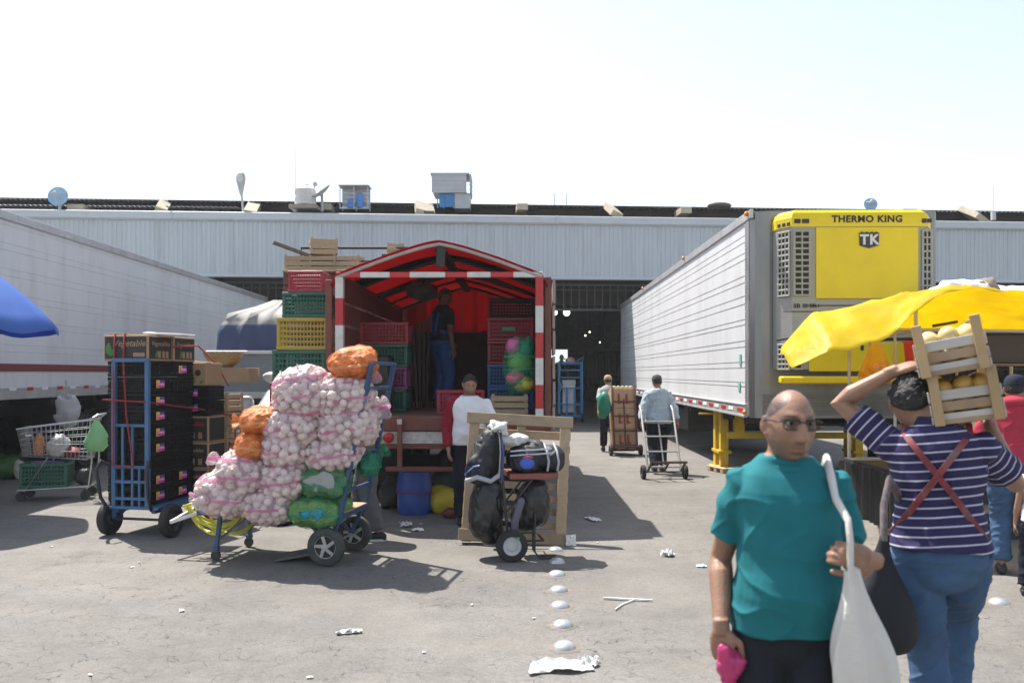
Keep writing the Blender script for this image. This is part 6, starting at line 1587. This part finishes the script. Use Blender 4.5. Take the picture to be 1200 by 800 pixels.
    def shirt(s, m, hem=.9, sleeve=.62, loose=.016, name='shirt', neck=1.455, wr_=.007, arms='ab', attr=None, seed=0., cuff=.0):
        k = s.k; mb = MB(); sc_ = s.secs(max(hem, .83), neck)
        sc_ = [(z, max(rx, .187-.2*max(0, z-.93) if z < 1.1 else 0), max(ry, .137-.15*max(0, z-.93) if z < 1.1 else 0), yo) for z, rx, ry, yo in sc_]
        if hem < .83: sc_ = [(hem, .188, .138, .005)]+sc_
        mb.rings(s.torso(loose, sc_))
        for q in arms:
            sh, e, w = s.arm[q]; sg = -1 if q == 'a' else 1
            inn = sh+Vector((-sg*.06, 0, -.01))*k
            if sleeve <= 1:
                pts = [inn, sh, sh.lerp(e, sleeve*.5), sh.lerp(e, sleeve)]; rr = [.056, .066, .062, .061+loose*.35]
            else:
                f = sleeve-1; pts = [inn, sh, sh.lerp(e, .5), e, e.lerp(w, f*.5), e.lerp(w, f)]; rr = [.056, .066, .060, .056, .053, .042+cuff]
            mb.tube(pts, [r*k+loose*.25 for r in rr], 18)
        def fn(v, n):
            r_ = 1-abs(fb((v.x*.9+v.z*.5, v.y*.9, v.z*1.25-v.x*.4), 7.5, seed+5))*2.6
            return wr_*(.8*fb((v.x*.8, v.y*.8, v.z*1.3), 9, seed)+.9*max(0, r_)**3*(.6+.8*fb(v, 4, seed))+.4*fb((v.x+v.z*.6, v.y, v.z*.5), 19, seed+3))
        return blob(mb, name, m, s.root, s.vox*1.1, 7, fn, attr)
    def legs(s, m, waist=1.0, length=1.9, loose=.014, name='trousers', wr_=.006):
        """length 1..2: knee..ankle"""
        k = s.k; mb = MB(); mb.rings(s.torso(loose*.5+.008, s.secs(.83, waist))); mb.ell(Vector((0, 0, .86))*k, Vector((.152, .137, .1))*k, 18, 10)
        for q in 'ab':
            hp, kn, an = s.leg[q]; f = length-1
            pts = [hp+Vector((0, 0, .04))*k, hp.lerp(kn, .3), hp.lerp(kn, .7)]; rr = [.092, .088, .072]
            if length > 1: pts += [kn, kn.lerp(an, f*.5), kn.lerp(an, f)]; rr += [.064, .06, .055]
            mb.tube(pts, [r*k+loose for r in rr], 18)
        def fn(v, n): return wr_*(.8*fb((v.x, v.y, v.z*1.5), 9, 1.)+1.1*max(0, 1-abs(fb((v.x*.7, v.y*.7, v.z*1.6+v.x*.7), 9, 6.))*2.6)**3+.5*fb((v.x+v.z*.8, v.y, v.z), 19, 4.))
        return blob(mb, name, m, s.root, s.vox*1.1, 4, fn)
    def shoes(s, m, sole=None):
        k = s.k
        for q in 'ab':
            an = s.leg[q][2]; mb = MB(); rs = []
            for y, w, h, z0 in ((.075, .02, .05, .01), (.06, .034, .075, 0), (.02, .04, .10, 0), (-.05, .043, .085, 0), (-.11, .048, .062, 0), (-.165, .042, .048, .004), (-.19, .02, .03, .012)):
                rs.append([Vector((an.x+math.copysign(abs(math.cos(a))**.7, math.cos(a))*w*k, an.y+y*k, an.z-.085*k+z0*k+(h*(.5+.5*math.copysign(abs(math.sin(a))**.7, math.sin(a))))*k)) for a in [2*PI*j/18 for j in range(18)]])
            mb.rings(rs); o = mb.build('shoe', m, s.root, smooth=60)
            if sole:
                b = MB(); b.rings([[Vector((an.x+math.cos(a)*.05*k, an.y-.06*k+math.sin(a)*.14*k, an.z-.0855*k+z)) for a in [2*PI*j/20 for j in range(20)]] for z in (0, .022*k)]); b.build('sole', sole, o)
    def surf(s, x, z, back=True, o=.02):
        t = s.secs(z, min(z+.02, 1.5))[0]; rx, ry, yo = t[1]*s.bw, t[2], t[3]
        b = s.belly*math.exp(-((z-1.06)/.13)**2) if not back else 0
        y = (ry+b+o)*math.sqrt(max(0.02, 1-(x/(rx+o))**2))
        return s.T((x, yo+(y if back else -y), z))
HAIRM = mk('black_hair', (.013, .011, .010), .5, var=.5, sc=60, bump=.6, bsc=150)
HAIRG = mk('greying_hair', (.022, .02, .019), .55, var=.6, sc=70, bump=.5, bsc=150)
def cloth(name, c, r=.85, v=.1): return mk('cloth_'+name, c, r, var=v, sc=7, bump=.12, bsc=260, spec=.2)
JEANS = mk('cloth_jeans', (.058, .11, .20), .85, var=.28, sc=4.5, bump=.15, bsc=240, spec=.2)
NAVY = cloth('navy', (.014, .016, .026)); TEAL = cloth('teal', (.017, .15, .17)); WHT = cloth('white', (.72, .73, .76)); CHAR = cloth('charcoal', (.02, .022, .028)); GREYC = cloth('grey', (.12, .125, .135)); LBLUE = cloth('light_blue', (.42, .50, .56)); REDC = cloth('red', (.38, .035, .06)); DKC = cloth('dark', (.018, .018, .02)); OVER = cloth('overall_blue', (.03, .085, .25)); DKRED = cloth('dark_red', (.24, .015, .03))
SHOE = mk('shoe_black', (.02, .02, .022), .5); SOLE = mk('shoe_sole', (.7, .7, .68), .6)

# --- man in the teal shirt, near the camera
A = Person('balding man in a teal T-shirt and glasses walking toward the viewer', (.865, 2.68, 0), R(-8), 1.615, 0, 0, (14, -4, 2),
           wr={'a': (-.21, -.07, .862), 'b': (.195, -.205, 1.115)}, eh={'a': (-.15, 1, 0), 'b': (.12, 1, -.45)}, ank={'a': (-.1, .18, .16), 'b': (.09, -.2, .09)},
           skincol='tan', vox=.0045, belly=.05, build=.80, tw=.92, hoff=(0, -.022, -.014), hair_style='bald', hair_m=HAIRG, beard=.38,
           hands={'a': {'d': (.05, -.12, -1), 'n': (.35, .9, 0.0), 'curl': .8, 't': 1, 'thumb': .6}, 'b': {'d': (-.72, -.25, .18), 'n': (-.25, .95, -.1), 'curl': .75, 't': 1, 'thumb': .5}})
A.shirt(TEAL, .9, .68, .012, 'tshirt', 1.462, .011)
mb = MB(); n_ = A.T((0, .013, 1.452)); rs = [[n_+Vector((math.cos(a)*r, math.sin(a)*r*1.0-.012*(1-math.sin(a))*.5, z-.012*max(0, -math.sin(a)))) for a in [2*PI*j/36 for j in range(36)]] for r, z in ((.084, -.02), (.082, -.006), (.076, .0), (.068, -.002), (.064, -.014))]; mb.rings(rs); mb.build('collar', TEAL, A.root, smooth=60); A.legs(CHAR, .95, 1.35, .014, 'shorts', .004); A.shoes(SHOE)
k = A.k
g_ = MB()   # glasses
hx = A.hx
FRAME = mk('glasses_frame', (.012, .012, .014), .3)
def rr_(cx, w, h, n=20): return [Vector((cx+math.copysign(abs(math.cos(a))**.6, math.cos(a))*w, 0, math.copysign(abs(math.sin(a))**.6, math.sin(a))*h)) for a in [2*PI*i/n for i in range(n+1)]]
for sg in (-1, 1):
    g_.tube([hx @ (v+Vector((0, -.098+.006*abs(v.x/.06)**2*1.6, .0165))) for v in rr_(sg*.034, .0255, .0165)], .0022*k, 6)
    g_.tube([hx @ Vector((sg*.059, -.093, .026)), hx @ Vector((sg*.076, -.07, .024)), hx @ Vector((sg*.083, .0, .02)), hx @ Vector((sg*.082, .02, .008))], .0026*k, 6)
    g_.tube([hx @ Vector((sg*.012, -.0985, .031)), hx @ Vector((sg*.034, -.0985, .0335)), hx @ Vector((sg*.06, -.092, .03))], .0034*k, 6)
g_.tube([hx @ Vector((-.011, -.0985, .024)), hx @ Vector((0, -.1035, .026)), hx @ Vector((.011, -.0985, .024))], .0026*k, 6)
gl = g_.build('glasses', FRAME, A.root, smooth=60)
g2 = MB()
for sg in (-1, 1):
    r = [hx @ (v+Vector((0, -.0965+.005*abs(v.x/.06)**2, .0165))) for v in rr_(sg*.034, .0245, .0155, 18)[:-1]]
    g2.rings([r, [v+hx.to_3x3() @ Vector((0, .0015, 0)) for v in r]])
g2.build('lens', mk('tinted_lens', (.02, .02, .025), .08, alpha=.24), gl)
AM = Matrix.Translation(A.root.location) @ Matrix.Rotation(R(-8), 4, 'Z')
TOTE = mk('cream_cloth', (.60, .57, .53), .85, var=.08, bump=.2, bsc=60)
# cream shopping bag with its strap over the shoulder
t = thing('cloth_bag', 'long cream cloth bag hanging by its strap from the shoulder of the man in teal', 'bag', (0, 0, 0)); 
def am(x, y, z): return AM @ Vector((x, y, z))
wb = A.arm['b'][2]
hpos = Vector((wb.x-.078, wb.y-.03, wb.z+.01))
sp = [A.surf(.125, 1.33/1, True, .03), A.T((.125, .0, 1.452)), A.surf(.12, 1.40, False, .035), A.surf(.122, 1.345, False, .05), hpos+Vector((.004, -.02, .11)), hpos+Vector((.01, -.02, .05)), hpos+Vector((.012, -.012, -.02)), hpos+Vector((.02, .0, -.08))]
t.location = AM @ sp[-1]
def tl(v): return (AM @ v)-t.location
mb = MB(); mb.tube([tl(v) for v in sp], [.012, .013, .012, .010, .009, .009, .009, .012], 10, flat=1.6)
mb.build('strap', TOTE, t, smooth=60)
mb = MB(); rs = []; top = tl(sp[-1])+Vector((0, 0, .05))
for i in range(22):
    u = i/21; c = top.lerp(Vector((.085, .06, -.50)), u)
    w = .022+.078*sst(0, .55, u)-.012*u; d_ = .02+.05*sst(0, .6, u)
    if u > .95: w *= .75; d_ *= .6
    rs.append([c+Vector((math.cos(a)*w*(1+.13*math.sin(a*5+u*5)*(1-u*.6)), math.sin(a)*d_*(1+.16*math.cos(a*6-u*4)), .01*math.sin(a*3))) for a in [2*PI*j/44 for j in range(44)]])
mb.rings(rs); mb.build('bag_body', TOTE, t, smooth=180)
wa = A.arm['a'][2]
hpk = AM @ (wa+Vector((.005, .0, -.085)))
PKF = mk('pink_film', (.75, .10, .30), .3, var=.15, trans=.45)
o = hang_bag('bright pink plastic bag held by the man in teal', hpk+Vector((.012, -.02, -.05)), .34, .085, .06, PKF, 5, lop=.2)
mb = MB(); mb.ell((0, 0, .03), (.036, .03, .055), 30, 20); mb.ell((.03, -.01, .035), (.026, .02, .035), 20, 14); mb.ell((-.016, -.012, .055), (.022, .02, .03), 20, 14)
mb.v = [v*(1+.3*noise.noise(v*30)+.12*noise.noise(v*80)) for v in mb.v]; mb.build('handle_knot', PKF, o, smooth=180)

# --- man in the striped shirt, seen from behind, crates on his shoulder
B = Person('man in a navy striped polo shirt seen from behind carrying two fruit crates', (1.755, 3.5, 0), R(155), 1.68, 4, 2, (6, -8, 6),
           wr={'b': (.178, -.03, 1.655), 'a': (-.20, -.235, 1.42)}, eh={'b': (1, -.1, .25), 'a': (-.25, .5, -1)}, ank={'a': (-.06, -.34, .2), 'b': (.0, .06, .085)}, kh={'a': (-.02, -1, .1)},
           skincol='brown', vox=.0048, build=.97, hair_style='short', hair_m=HAIRG, hoff=(.085, 0, -.03),
           hands={'b': {'d': (-.8, -.15, .28), 'n': (-.25, -.4, -.9), 'curl': .45, 't': 1}, 'a': {'d': (.15, -.5, .9), 'n': (.8, -.3, .2), 'curl': .3, 't': -1}})
def stripe_attr(v):
    best = None
    for q in 'ab':
        sh, e, w = B.arm[q]; d = (e-sh); L = d.length; d = d/L; t_ = (v-sh).dot(d); r = ((v-sh)-d*t_).length
        if t_ > .035 and r < .095: return .5+t_
    return v.z+.02*math.sin(v.x*6)
def stripe_mat():
    m = mk('striped_polo', (.035, .03, .085), .85, var=.12, sc=7, bump=.12, bsc=260, spec=.2); N = m.node_tree.nodes; L = m.node_tree.links; b = N['Principled BSDF']; src = b.inputs['Base Color'].links[0].from_socket
    at = N.new('ShaderNodeAttribute'); at.attribute_name = 'sv'
    def mt(op, a, c):
        n = N.new('ShaderNodeMath'); n.operation = op
        for i, q in enumerate((a, c)):
            if isinstance(q, (int, float)): n.inputs[i].default_value = q
            else: L.new(q, n.inputs[i])
        return n.outputs[0]
    f = mt('FRACT', mt('DIVIDE', at.outputs['Fac'], .037), 0); st = mt('LESS_THAN', f, .17)
    mx = N.new('ShaderNodeMix'); mx.data_type = 'RGBA'; L.new(st, mx.inputs[0]); L.new(src, mx.inputs[6]); mx.inputs[7].default_value = (.50, .48, .56, 1); L.new(mx.outputs[2], b.inputs['Base Color'])
    return m
B.shirt(stripe_mat(), .95, .68, .02, 'polo_shirt', 1.45, .009, attr={'sv': stripe_attr}); B.legs(JEANS, .99, 1.92, .014, 'jeans', .007); B.shoes(SHOE, SOLE)
mb = MB(); n_ = B.T((0, .014, 1.455)); rs = [[n_+Vector((math.cos(a)*r, math.sin(a)*r*.95, z)) for a in [2*PI*j/28 for j in range(28)]] for r, z in ((.088, -.02), (.082, .03), (.074, .035), (.07, .0))]; mb.rings(rs); mb.build('collar', cloth('collar', (.03, .026, .075)), B.root, smooth=50)
HARN = mk('harness', (.2, .028, .035), .7, var=.5, sc=14, dirt=(.15, .14, .13, .95), dsc=5)
for x0, x1 in ((.115, -.165), (-.125, .185)):
    mb = MB(); pts = []
    for i in range(13):
        u = i/12; x = x0+(x1-x0)*u; z = 1.415-(1.415-1.0)*u; pts.append(B.surf(x, z, True, .034 if i else .02))
    f0 = [pts[0]+Vector((0, -.08, .035))]; rs = []
    pts = f0+pts
    for i in range(len(pts)):
        d = (pts[min(i+1, len(pts)-1)]-pts[max(0, i-1)]).normalized(); out = Vector((0, 1, 0)); w = d.cross(out).normalized()*.0125; out = w.cross(d).normalized()*.006
        rs.append([pts[i]+w+out, pts[i]-w+out, pts[i]-w-out, pts[i]+w-out])
    mb.rings(rs); mb.build('harness_strap', HARN, B.root, smooth=40)
BM = Matrix.Translation(B.root.location) @ Matrix.Rotation(R(155), 4, 'Z')
# black sack at his left side
o = thing('black_bag', 'large black sack hanging at the left side of the man in the striped shirt', 'bag', (1.46, 3.42, 1.0))
mb = MB(); rs = []
for i in range(18):
    u = i/17; w = .02+.125*sst(0, .75, u)*(1 if u < .9 else 1-(u-.9)*3.4); rs.append([Vector((.035-.07*math.sin(u*1.8)+.055*u+math.cos(a)*w*(1+.07*math.sin(3*a+u*3)), math.sin(a)*w*.62*(1+.08*math.cos(a*4+u*5)), -.46*u)) for a in [2*PI*j/30 for j in range(30)]])
mb.rings(rs); mb.build('sack_body', mk('black_cloth', (.010, .011, .015), .8, var=.2, bump=.2, bsc=30), o, smooth=180)
mb = MB(); mb.tube([Vector((.03, 0, -.02)), Vector((.03, -.0, .12)), Vector((.06, .02, .22)), (BM @ B.surf(.14, 1.14, True, .01))-o.location, (BM @ B.surf(.12, 1.2, True, .0))-o.location], .013, 8, flat=1.7); mb.build('strap', mk('grey_red_strap', (.15, .12, .12), .7, var=.7, sc=25), o, smooth=60)
# crates on the shoulder
def fruit_crate(label, c, tilt, w=.235, d=.34, h=.185, fr=None, yaw=.0):
    t = thing('fruit_crate', label, 'crate', c); t.rotation_euler = (0, tilt, yaw)
    PW = mk('crate_post', (.42, .29, .15), .75, var=.2, rnd=.1, dirt=(.3, .2, .12, .4), dsc=6); PLW = mk('crate_pale', (.5, .46, .42), .7, var=.15, rnd=.08); PLB = mk('crate_brown', (.34, .23, .14), .75, var=.25, rnd=.15, dirt=(.2, .14, .1, .5), dsc=8)
    for sx in (-1, 1):
        for sy in (-1, 1): mb = MB(); mb.box((sx*(w/2-.012), sy*(d/2+.008), h/2+.012), (.038, .022, h+.03), ch=.003); mb.build('corner_post', PW, t)
    for sy in (-1, 1):
        for z, hh, m in ((h*.64, .04, PLW), (h*.39, .038, PLB), (h*.17, .026, PLW), (.012, .022, PLB)):
            mb = MB(); mb.box((0, sy*(d/2-.008), z), (w-.01, .008, hh)); mb.build('end_slat', m, t)
    for sx in (-1, 1):
        for z, hh in ((h*.62, .045), (h*.33, .042), (.02, .034)):
            mb = MB(); mb.box((sx*(w/2+.012), 0, z), (.007, d, hh)); mb.build('side_slat', PLW, t)
    mb = MB(); mb.box((0, 0, .004), (w, d-.02, .008)); mb.build('base', PLB, t)
    fm = MB(); fm.ell((0, 0, 0), (.042, .042, .04), 16, 10); f0 = fm.build('fruit', fr, t, smooth=180); k_ = 0
    for i in range(3):
        for j in range(4):
            for lay in (0, 1):
                f = f0 if k_ == 0 else f0.copy()
                if k_: C.objects.link(f)
                f.location = (-.072+.072*i+.004*math.sin(k_*3), -.115+.077*j, h-.042-.07*(1-lay)+.006*math.sin(k_*5)); f.rotation_euler = (k_, k_*2, k_*.7); k_ += 1
    return t
FR1 = mk('pale_papaya', (.68, .52, .22), .5, var=.25, sc=4, rnd=.12); FR2 = mk('ripe_mango', (.55, .33, .07), .45, var=.3, sc=5, rnd=.25)
fruit_crate('lower wooden crate of orange fruit resting on the right shoulder of the striped man', (1.895, 3.56, 1.455), R(-9), fr=FR2, yaw=R(-24))
fruit_crate('upper wooden crate of pale yellow fruit held up beside the head of the striped man', (1.838, 3.545, 1.652), R(-11), fr=FR1, yaw=R(-26))

# --- man in the white T-shirt behind the pallet
Cp = Person('man in a white T-shirt looking down behind the pallet, red jacket on one arm', (-.47, 9.38, 0), R(8), 1.64, 3, 0, (4, -22, 0), wr={'a': (-.235, -.09, .83), 'b': (.14, -.3, .98)}, eh={'b': (.7, .5, -.3)}, skincol='brown', vox=.009, belly=.045, build=1.08, beard=.5)
Cp.shirt(WHT, .9, .7, .018, 'tshirt', arms='b'); Cp.legs(NAVY, .97, 1.95, .014); Cp.shoes(SHOE)
mb = MB(); sh, e, w = Cp.arm['a']; mb.tube([sh+Vector((.07, .03, .045)), sh+Vector((0, .01, .012)), sh.lerp(e, .5), e, e.lerp(w, .5), e.lerp(w, .9)], [.06, .083, .078, .068, .06, .05], 16)
mb.tube([sh+Vector((.05, .06, .0)), sh+Vector((.035, .08, -.25)), sh+Vector((.03, .09, -.5))], [.06, .075, .08], 14); blob(mb, 'jacket', DKRED, Cp.root, .01, 4, lambda v, n: .012*fb(v, 11))
b = MB(); q = Cp.surf(.06, 1.2, False, .03); b.box(q, (.07, .01, .045)); b.build('shirt_print', mk('shirt_print', (.09, .12, .09), .8), Cp.root)

# --- man standing in the truck
Dp = Person('dark figure in blue overalls standing inside the red truck', (-.99, 11.95, ZB), R(125), 1.68, 4, 0, (-35, -5, 0), wr={'a': (-.23, -.06, .80), 'b': (.22, -.25, .95)}, skincol='dark', vox=.011, build=1.0)
Dp.shirt(DKC, .95, .7, .012, 'tshirt'); Dp.legs(OVER, 1.1, 1.95, .02, 'overalls'); Dp.shoes(SHOE)
for x in (-.08, .08):
    mb = MB(); mb.tube([Dp.surf(x, 1.08, False, .03), Dp.surf(x, 1.3, False, .032), Dp.T((x, 0, 1.455)), Dp.surf(x, 1.3, True, .032), Dp.surf(x*.6, 1.08, True, .03)], .014, 8, flat=1.6); mb.build('overall_strap', OVER, Dp.root, smooth=60)
mb = MB(); rs = [[Dp.surf(x, z, False, .034) for x in (-.1, -.05, 0, .05, .1)] for z in (1.08, 1.16, 1.26)]; r2 = [[v+Vector((0, .012, 0)) for v in r[::-1]] for r in rs]; mb.rings([a+b_ for a, b_ in zip(rs, r2)]); mb.build('bib', OVER, Dp.root, smooth=60)

# --- person bending behind the garlic cart
Ep = Person('person in grey trousers and dark trainers bending behind the loaded garlic cart', (-1.415, 8.5, 0), R(-88), 1.68, 78, 0, (0, 25, 0), wr={'a': (-.18, -.62, .62), 'b': (.18, -.55, .6)}, ank={'a': (-.1, -.12, .085), 'b': (.1, .1, .085)}, skincol='brown', vox=.011)
Ep.shirt(mk('cloth_olive', (.10, .12, .06), .85), .93, .8, .02, 'shirt'); Ep.legs(GREYC, 1.0, 1.93, .022); Ep.shoes(SHOE, SOLE)

# --- two porters walking into the hall
Fp = Person('porter in a tan cap and pale shirt pulling boxes into the hall, seen from behind', (2.02, 17.75, 0), R(182), 1.62, 14, 0, (0, 5, 0), wr={'a': (-.26, .22, .8), 'b': (.25, .18, .85)}, ank={'a': (-.09, .12, .12), 'b': (.09, -.2, .085)}, skincol='brown', vox=.013, face=False)
Fp.shirt(cloth('pale_shirt', (.40, .42, .42)), .92, .9, .03, 'shirt'); Fp.legs(CHAR, .98, 1.92, .02); Fp.shoes(SHOE); cap_on(Fp.hx, cloth('tan_cap', (.40, .30, .17)), Fp.root)
Gp = Person('porter in a loose light blue shirt and dark cap pulling an empty hand truck', (2.42, 14.15, 0), R(180), 1.62, 8, 0, (0, -6, 0), wr={'a': (-.31, .18, .78), 'b': (.31, .18, .78)}, eh={'a': (-1, .3, 0), 'b': (1, .3, 0)}, ank={'a': (-.1, -.18, .085), 'b': (.08, .2, .12)}, skincol='brown', vox=.012, face=False)
Gp.shirt(LBLUE, .86, 1.82, .045, 'shirt', 1.45, .016); Gp.legs(NAVY, .98, 1.92, .022); Gp.shoes(SHOE); cap_on(Gp.hx, cloth('dark_cap', (.08, .085, .08)), Gp.root)
# their hand trucks
def hand_truck(label, loc, rz, tilt, m, plate_m, hgt=1.25, w=.5, plate=.28):
    t = thing('hand_truck', label, 'hand truck', loc, rz); tm = Matrix.Translation((0, 0, .1)) @ Matrix.Rotation(tilt, 4, 'X')
    mb = MB()
    for x in (-w/2, w/2): mb.tube([(x, 0, 0), (x, 0, hgt-.12), (x, .06, hgt)], .019, 8)
    mb.tube([(0, .005, .1), (0, .005, hgt-.3)], .014, 6); mb.xf(tm); mb.build('rails', m, t, smooth=60)
    mb = MB()
    for f in (.08, .3, .52, .74): mb.tube([(-w/2, 0, hgt*f), (w/2, 0, hgt*f)], .014, 6)
    mb.xf(tm); mb.build('rungs', m, t, smooth=60)
    mb = MB()
    for x in (-w/2, 0, w/2): mb.bar((x, 0, .03), (x, -plate, .03), .03)
    mb.bar((-w/2-.03, -plate, .03), (w/2+.03, -plate, .03), .03); mb.xf(tm); mb.build('plate', plate_m, t)
    for x in (-w/2-.07, w/2+.07): add_wheel(t, (x, .03, .11), .11, .06, rim=DARK)
    mb = MB(); mb.tube([(-w/2-.08, .03, .11), (w/2+.08, .03, .11)], .012, 6); mb.build('axle', DARK, t)
    return t, tm
ht2, tm2 = hand_truck('empty bare metal hand truck pulled by the man in the light blue shirt', (2.38, 13.3, 0), R(3), R(-30), mk('bare_metal', (.42, .41, .39), .45, .5, var=.15), mk('rusty_plate', (.06, .04, .03), .8, var=.3), 1.2, .52, .32)
ht3, tm3 = hand_truck('red brown hand truck loaded with cardboard boxes behind the porter in the tan cap', (2.28, 17.05, 0), R(4), R(-12), mk('oxide_frame', (.14, .04, .03), .7), DARK, 1.35, .46, .34)
h3M = Matrix.Translation(ht3.location) @ Matrix.Rotation(R(4), 4, 'Z') @ tm3
CB = mk('carton', (.40, .27, .16), .8, var=.1, rnd=.12)
for k_ in range(3):
    mb = MB(); mb.box((0, 0, .21), (.5, .36, .41), ch=.008); o = mb.build('carton_box', CB); o.matrix_world = h3M @ Matrix.Translation((0, .205, .03+.415*k_)); tag(o, '%s cardboard box on the red brown hand truck of the porter' % ['lowest', 'middle', 'topmost'][k_], 'box')
    mb = MB()
    for x in (-.1, .06): mb.box((x, -.1815, .2), (.05, .002, .2)); mb.box((x+.02, -.1815, .13), (.09, .002, .03))
    mb.build('print', mk('carton_print', (.3, .05, .03), .8), o)
o = MB(); 
for i in range(5):
    for j in range(3): o.ell((-.17+.085*i, .1+.1*j, 1.31), (.042, .045, .03), 8, 6)
oo = o.build('wrapped_produce', mk('pale_produce', (.55, .52, .25), .5, var=.3)); oo.matrix_world = h3M; tag(oo, 'pale yellow produce lying on top of the cardboard boxes', 'produce')
crumple('green plastic sack carried on the left of the porter in the tan cap', (1.86, 17.3, .72), (.13, .17, .3), mk('green_film', (.03, .30, .20), .4, trans=.3), 'plastic_sack', 'sack', 33, .25)
# --- far man and blue hand truck at the hall entrance
pl = MB(); pl.box((0, 0, .3), (1.6, 1.2, .6), ch=.02); tag(pl.build('loading_step', CONC, None, loc=(1.85, 32.3, 0)), 'low concrete step inside the hall under the dark figure', 'step')
Hp = Person('dark figure standing on a step behind the bright blue hand truck inside the hall', (1.86, 32.0, .62), 0, 1.72, 0, 0, (0, 0, 0), skincol='dark', vox=.018, face=False)
Hp.shirt(DKC, .92, .8, .02); Hp.legs(DKC); Hp.shoes(SHOE)
BLU2 = mk('sky_blue_paint', (.05, .27, .52), .5, var=.15)
t = thing('hand_truck', 'tall sky blue hand truck standing at the hall entrance', 'hand truck', (1.97, 28.6, 0), 0)
for x in (-.38, -.13, .13, .38):
    for y in (-.0, .5) if abs(x) > .3 else (-.0,):
        mb = MB(); mb.bar((x, y, .18), (x, y, 2.02 if abs(x) > .3 else 1.15), .06, .05); mb.build('upright', BLU2, t)
mb = MB()
for z in (.22, .6, 1.15, 1.5, 1.75, 2.0): mb.bar((-.38, 0, z), (.38, 0, z), .05, .04)
for z in (.22, 1.15, 2.0): mb.bar((-.38, 0, z), (-.38, .5, z), .04); mb.bar((.38, 0, z), (.38, .5, z), .04)
mb.bar((-.38, .5, 2.0), (.38, .5, 2.0), .04); mb.build('cross_bars', BLU2, t)
mb = MB(); mb.box((0, .3, .2), (.8, .7, .04)); mb.build('base_plate', BLU2, t)
for x in (-.38, .38): add_wheel(t, (x, .05, .16), .16, .08, rim=DARK)
mb = MB(); mb.tube([(-.42, -.03, 2.0), (-.36, -.1, 1.8), (-.42, -.08, 1.4), (-.3, -.06, 1.2), (-.38, -.06, 1.0)], .025, 6); mb.tube([(-.38, 0, 2.02), (-.3, .1, 2.2), (-.1, .1, 2.05)], .02, 6); mb.tube([(.38, 0, 2.02), (.45, .1, 2.2), (.2, .1, 2.05)], .02, 6); tag(mb.build('green_rope', mk('green_rope', (.12, .38, .33), .7), None, smooth=60, loc=t.location), 'pale green rope tied to the sky blue hand truck', 'rope')
mb = MB(); mb.box((-.05, .25, .8), (.42, .3, .95), ch=.02); mb.box((-.05, .25, 1.35), (.44, .3, .14)); tag(mb.build('white_parcel', PAPER, None, loc=t.location), 'tall white parcel standing in the sky blue hand truck', 'parcel')
mb = MB(); mb.ell((0, .2, 2.06), (.17, .17, .13), 14, 9); tag(mb.build('pink_bundle', mk('pink_bundle', (.55, .28, .26), .6, var=.4, sc=9), None, smooth=180, loc=t.location), 'round pink bundle on top of the sky blue hand truck', 'bundle')
for z in (1.92,):
    mb = MB(); mb.box((0, .25, 1.95), (.6, .45, .03)); mb.build('top_plate', BLU2, t)

# --- people at the right edge
Ip = Person('person in a red hooded top, dark cap and jeans standing at the stall', (4.13, 7.0, 0), R(152), 1.63, 6, 0, (-10, -4, 0), wr={'a': (-.24, -.2, .95), 'b': (.24, -.2, 1.0)}, skincol='brown', vox=.009, face=False, build=1.1)
Ip.shirt(REDC, .88, 1.88, .028, 'hooded_top', 1.46, .012); Ip.legs(JEANS, .98, 1.93, .018, 'jeans', .01); Ip.shoes(SHOE); cap_on(Ip.hx, cloth('navy_cap', (.02, .024, .04)), Ip.root)
mb = MB(); c = Ip.T((0, .06, 1.47)); mb.ell(c, (.12, .085, .055), 18, 10); mb.build('hood', REDC, Ip.root, smooth=180)
Jp = Person('child in a white sleeveless top and dark trousers at the right edge of the street', (3.90, 6.3, 0), R(150), 1.07, 0, 0, (0, 0, 0), wr={'a': (-.18, -.02, .50), 'b': (.16, -.02, .5)}, skincol='tan', vox=.007, face=False)
Jp.shirt(WHT, .88, .18, .014, 'top', 1.44, .005); Jp.legs(NAVY, .97, 1.93, .014); Jp.shoes(SHOE)
mb = MB(); mb.rings(Jp.torso(.022, Jp.secs(.93, .955))); mb.build('waistband', REDC, Jp.root, smooth=60)
Kp = Person('person in black trousers and white shoes half hidden behind the striped man', (5.72, 13.3, 0), R(150), 1.7, 0, 0, (0, 0, 0), ank={'a': (-.1, .12, .085), 'b': (.1, -.14, .085)}, skincol='brown', vox=.013, face=False)
Kp.shirt(DKC, .9, .8, .02); Kp.legs(DKC, 1.0, 1.93, .02); Kp.shoes(mk('shoe_white', (.6, .6, .6), .6), SOLE)
# a parked lorry wheel seen under the stall roof
# ---------------------------------------------------------------- sunlit dusty air
hm = bpy.data.materials.new('haze'); hm.use_nodes = True; N = hm.node_tree.nodes
for n_ in list(N):
    if n_.type != 'OUTPUT_MATERIAL': N.remove(n_)
pv = N.new('ShaderNodeVolumePrincipled'); pv.inputs['Density'].default_value = .0008; pv.inputs['Color'].default_value = (.93, .96, 1, 1); pv.inputs['Anisotropy'].default_value = .2
hm.node_tree.links.new(pv.outputs[0], [n_ for n_ in N if n_.type == 'OUTPUT_MATERIAL'][0].inputs['Volume'])
mb = MB(); mb.box((0, 30, 5.5), (120, 110, 13), ch=0.001)
struct(mb.build('haze', hm), 'stuff')
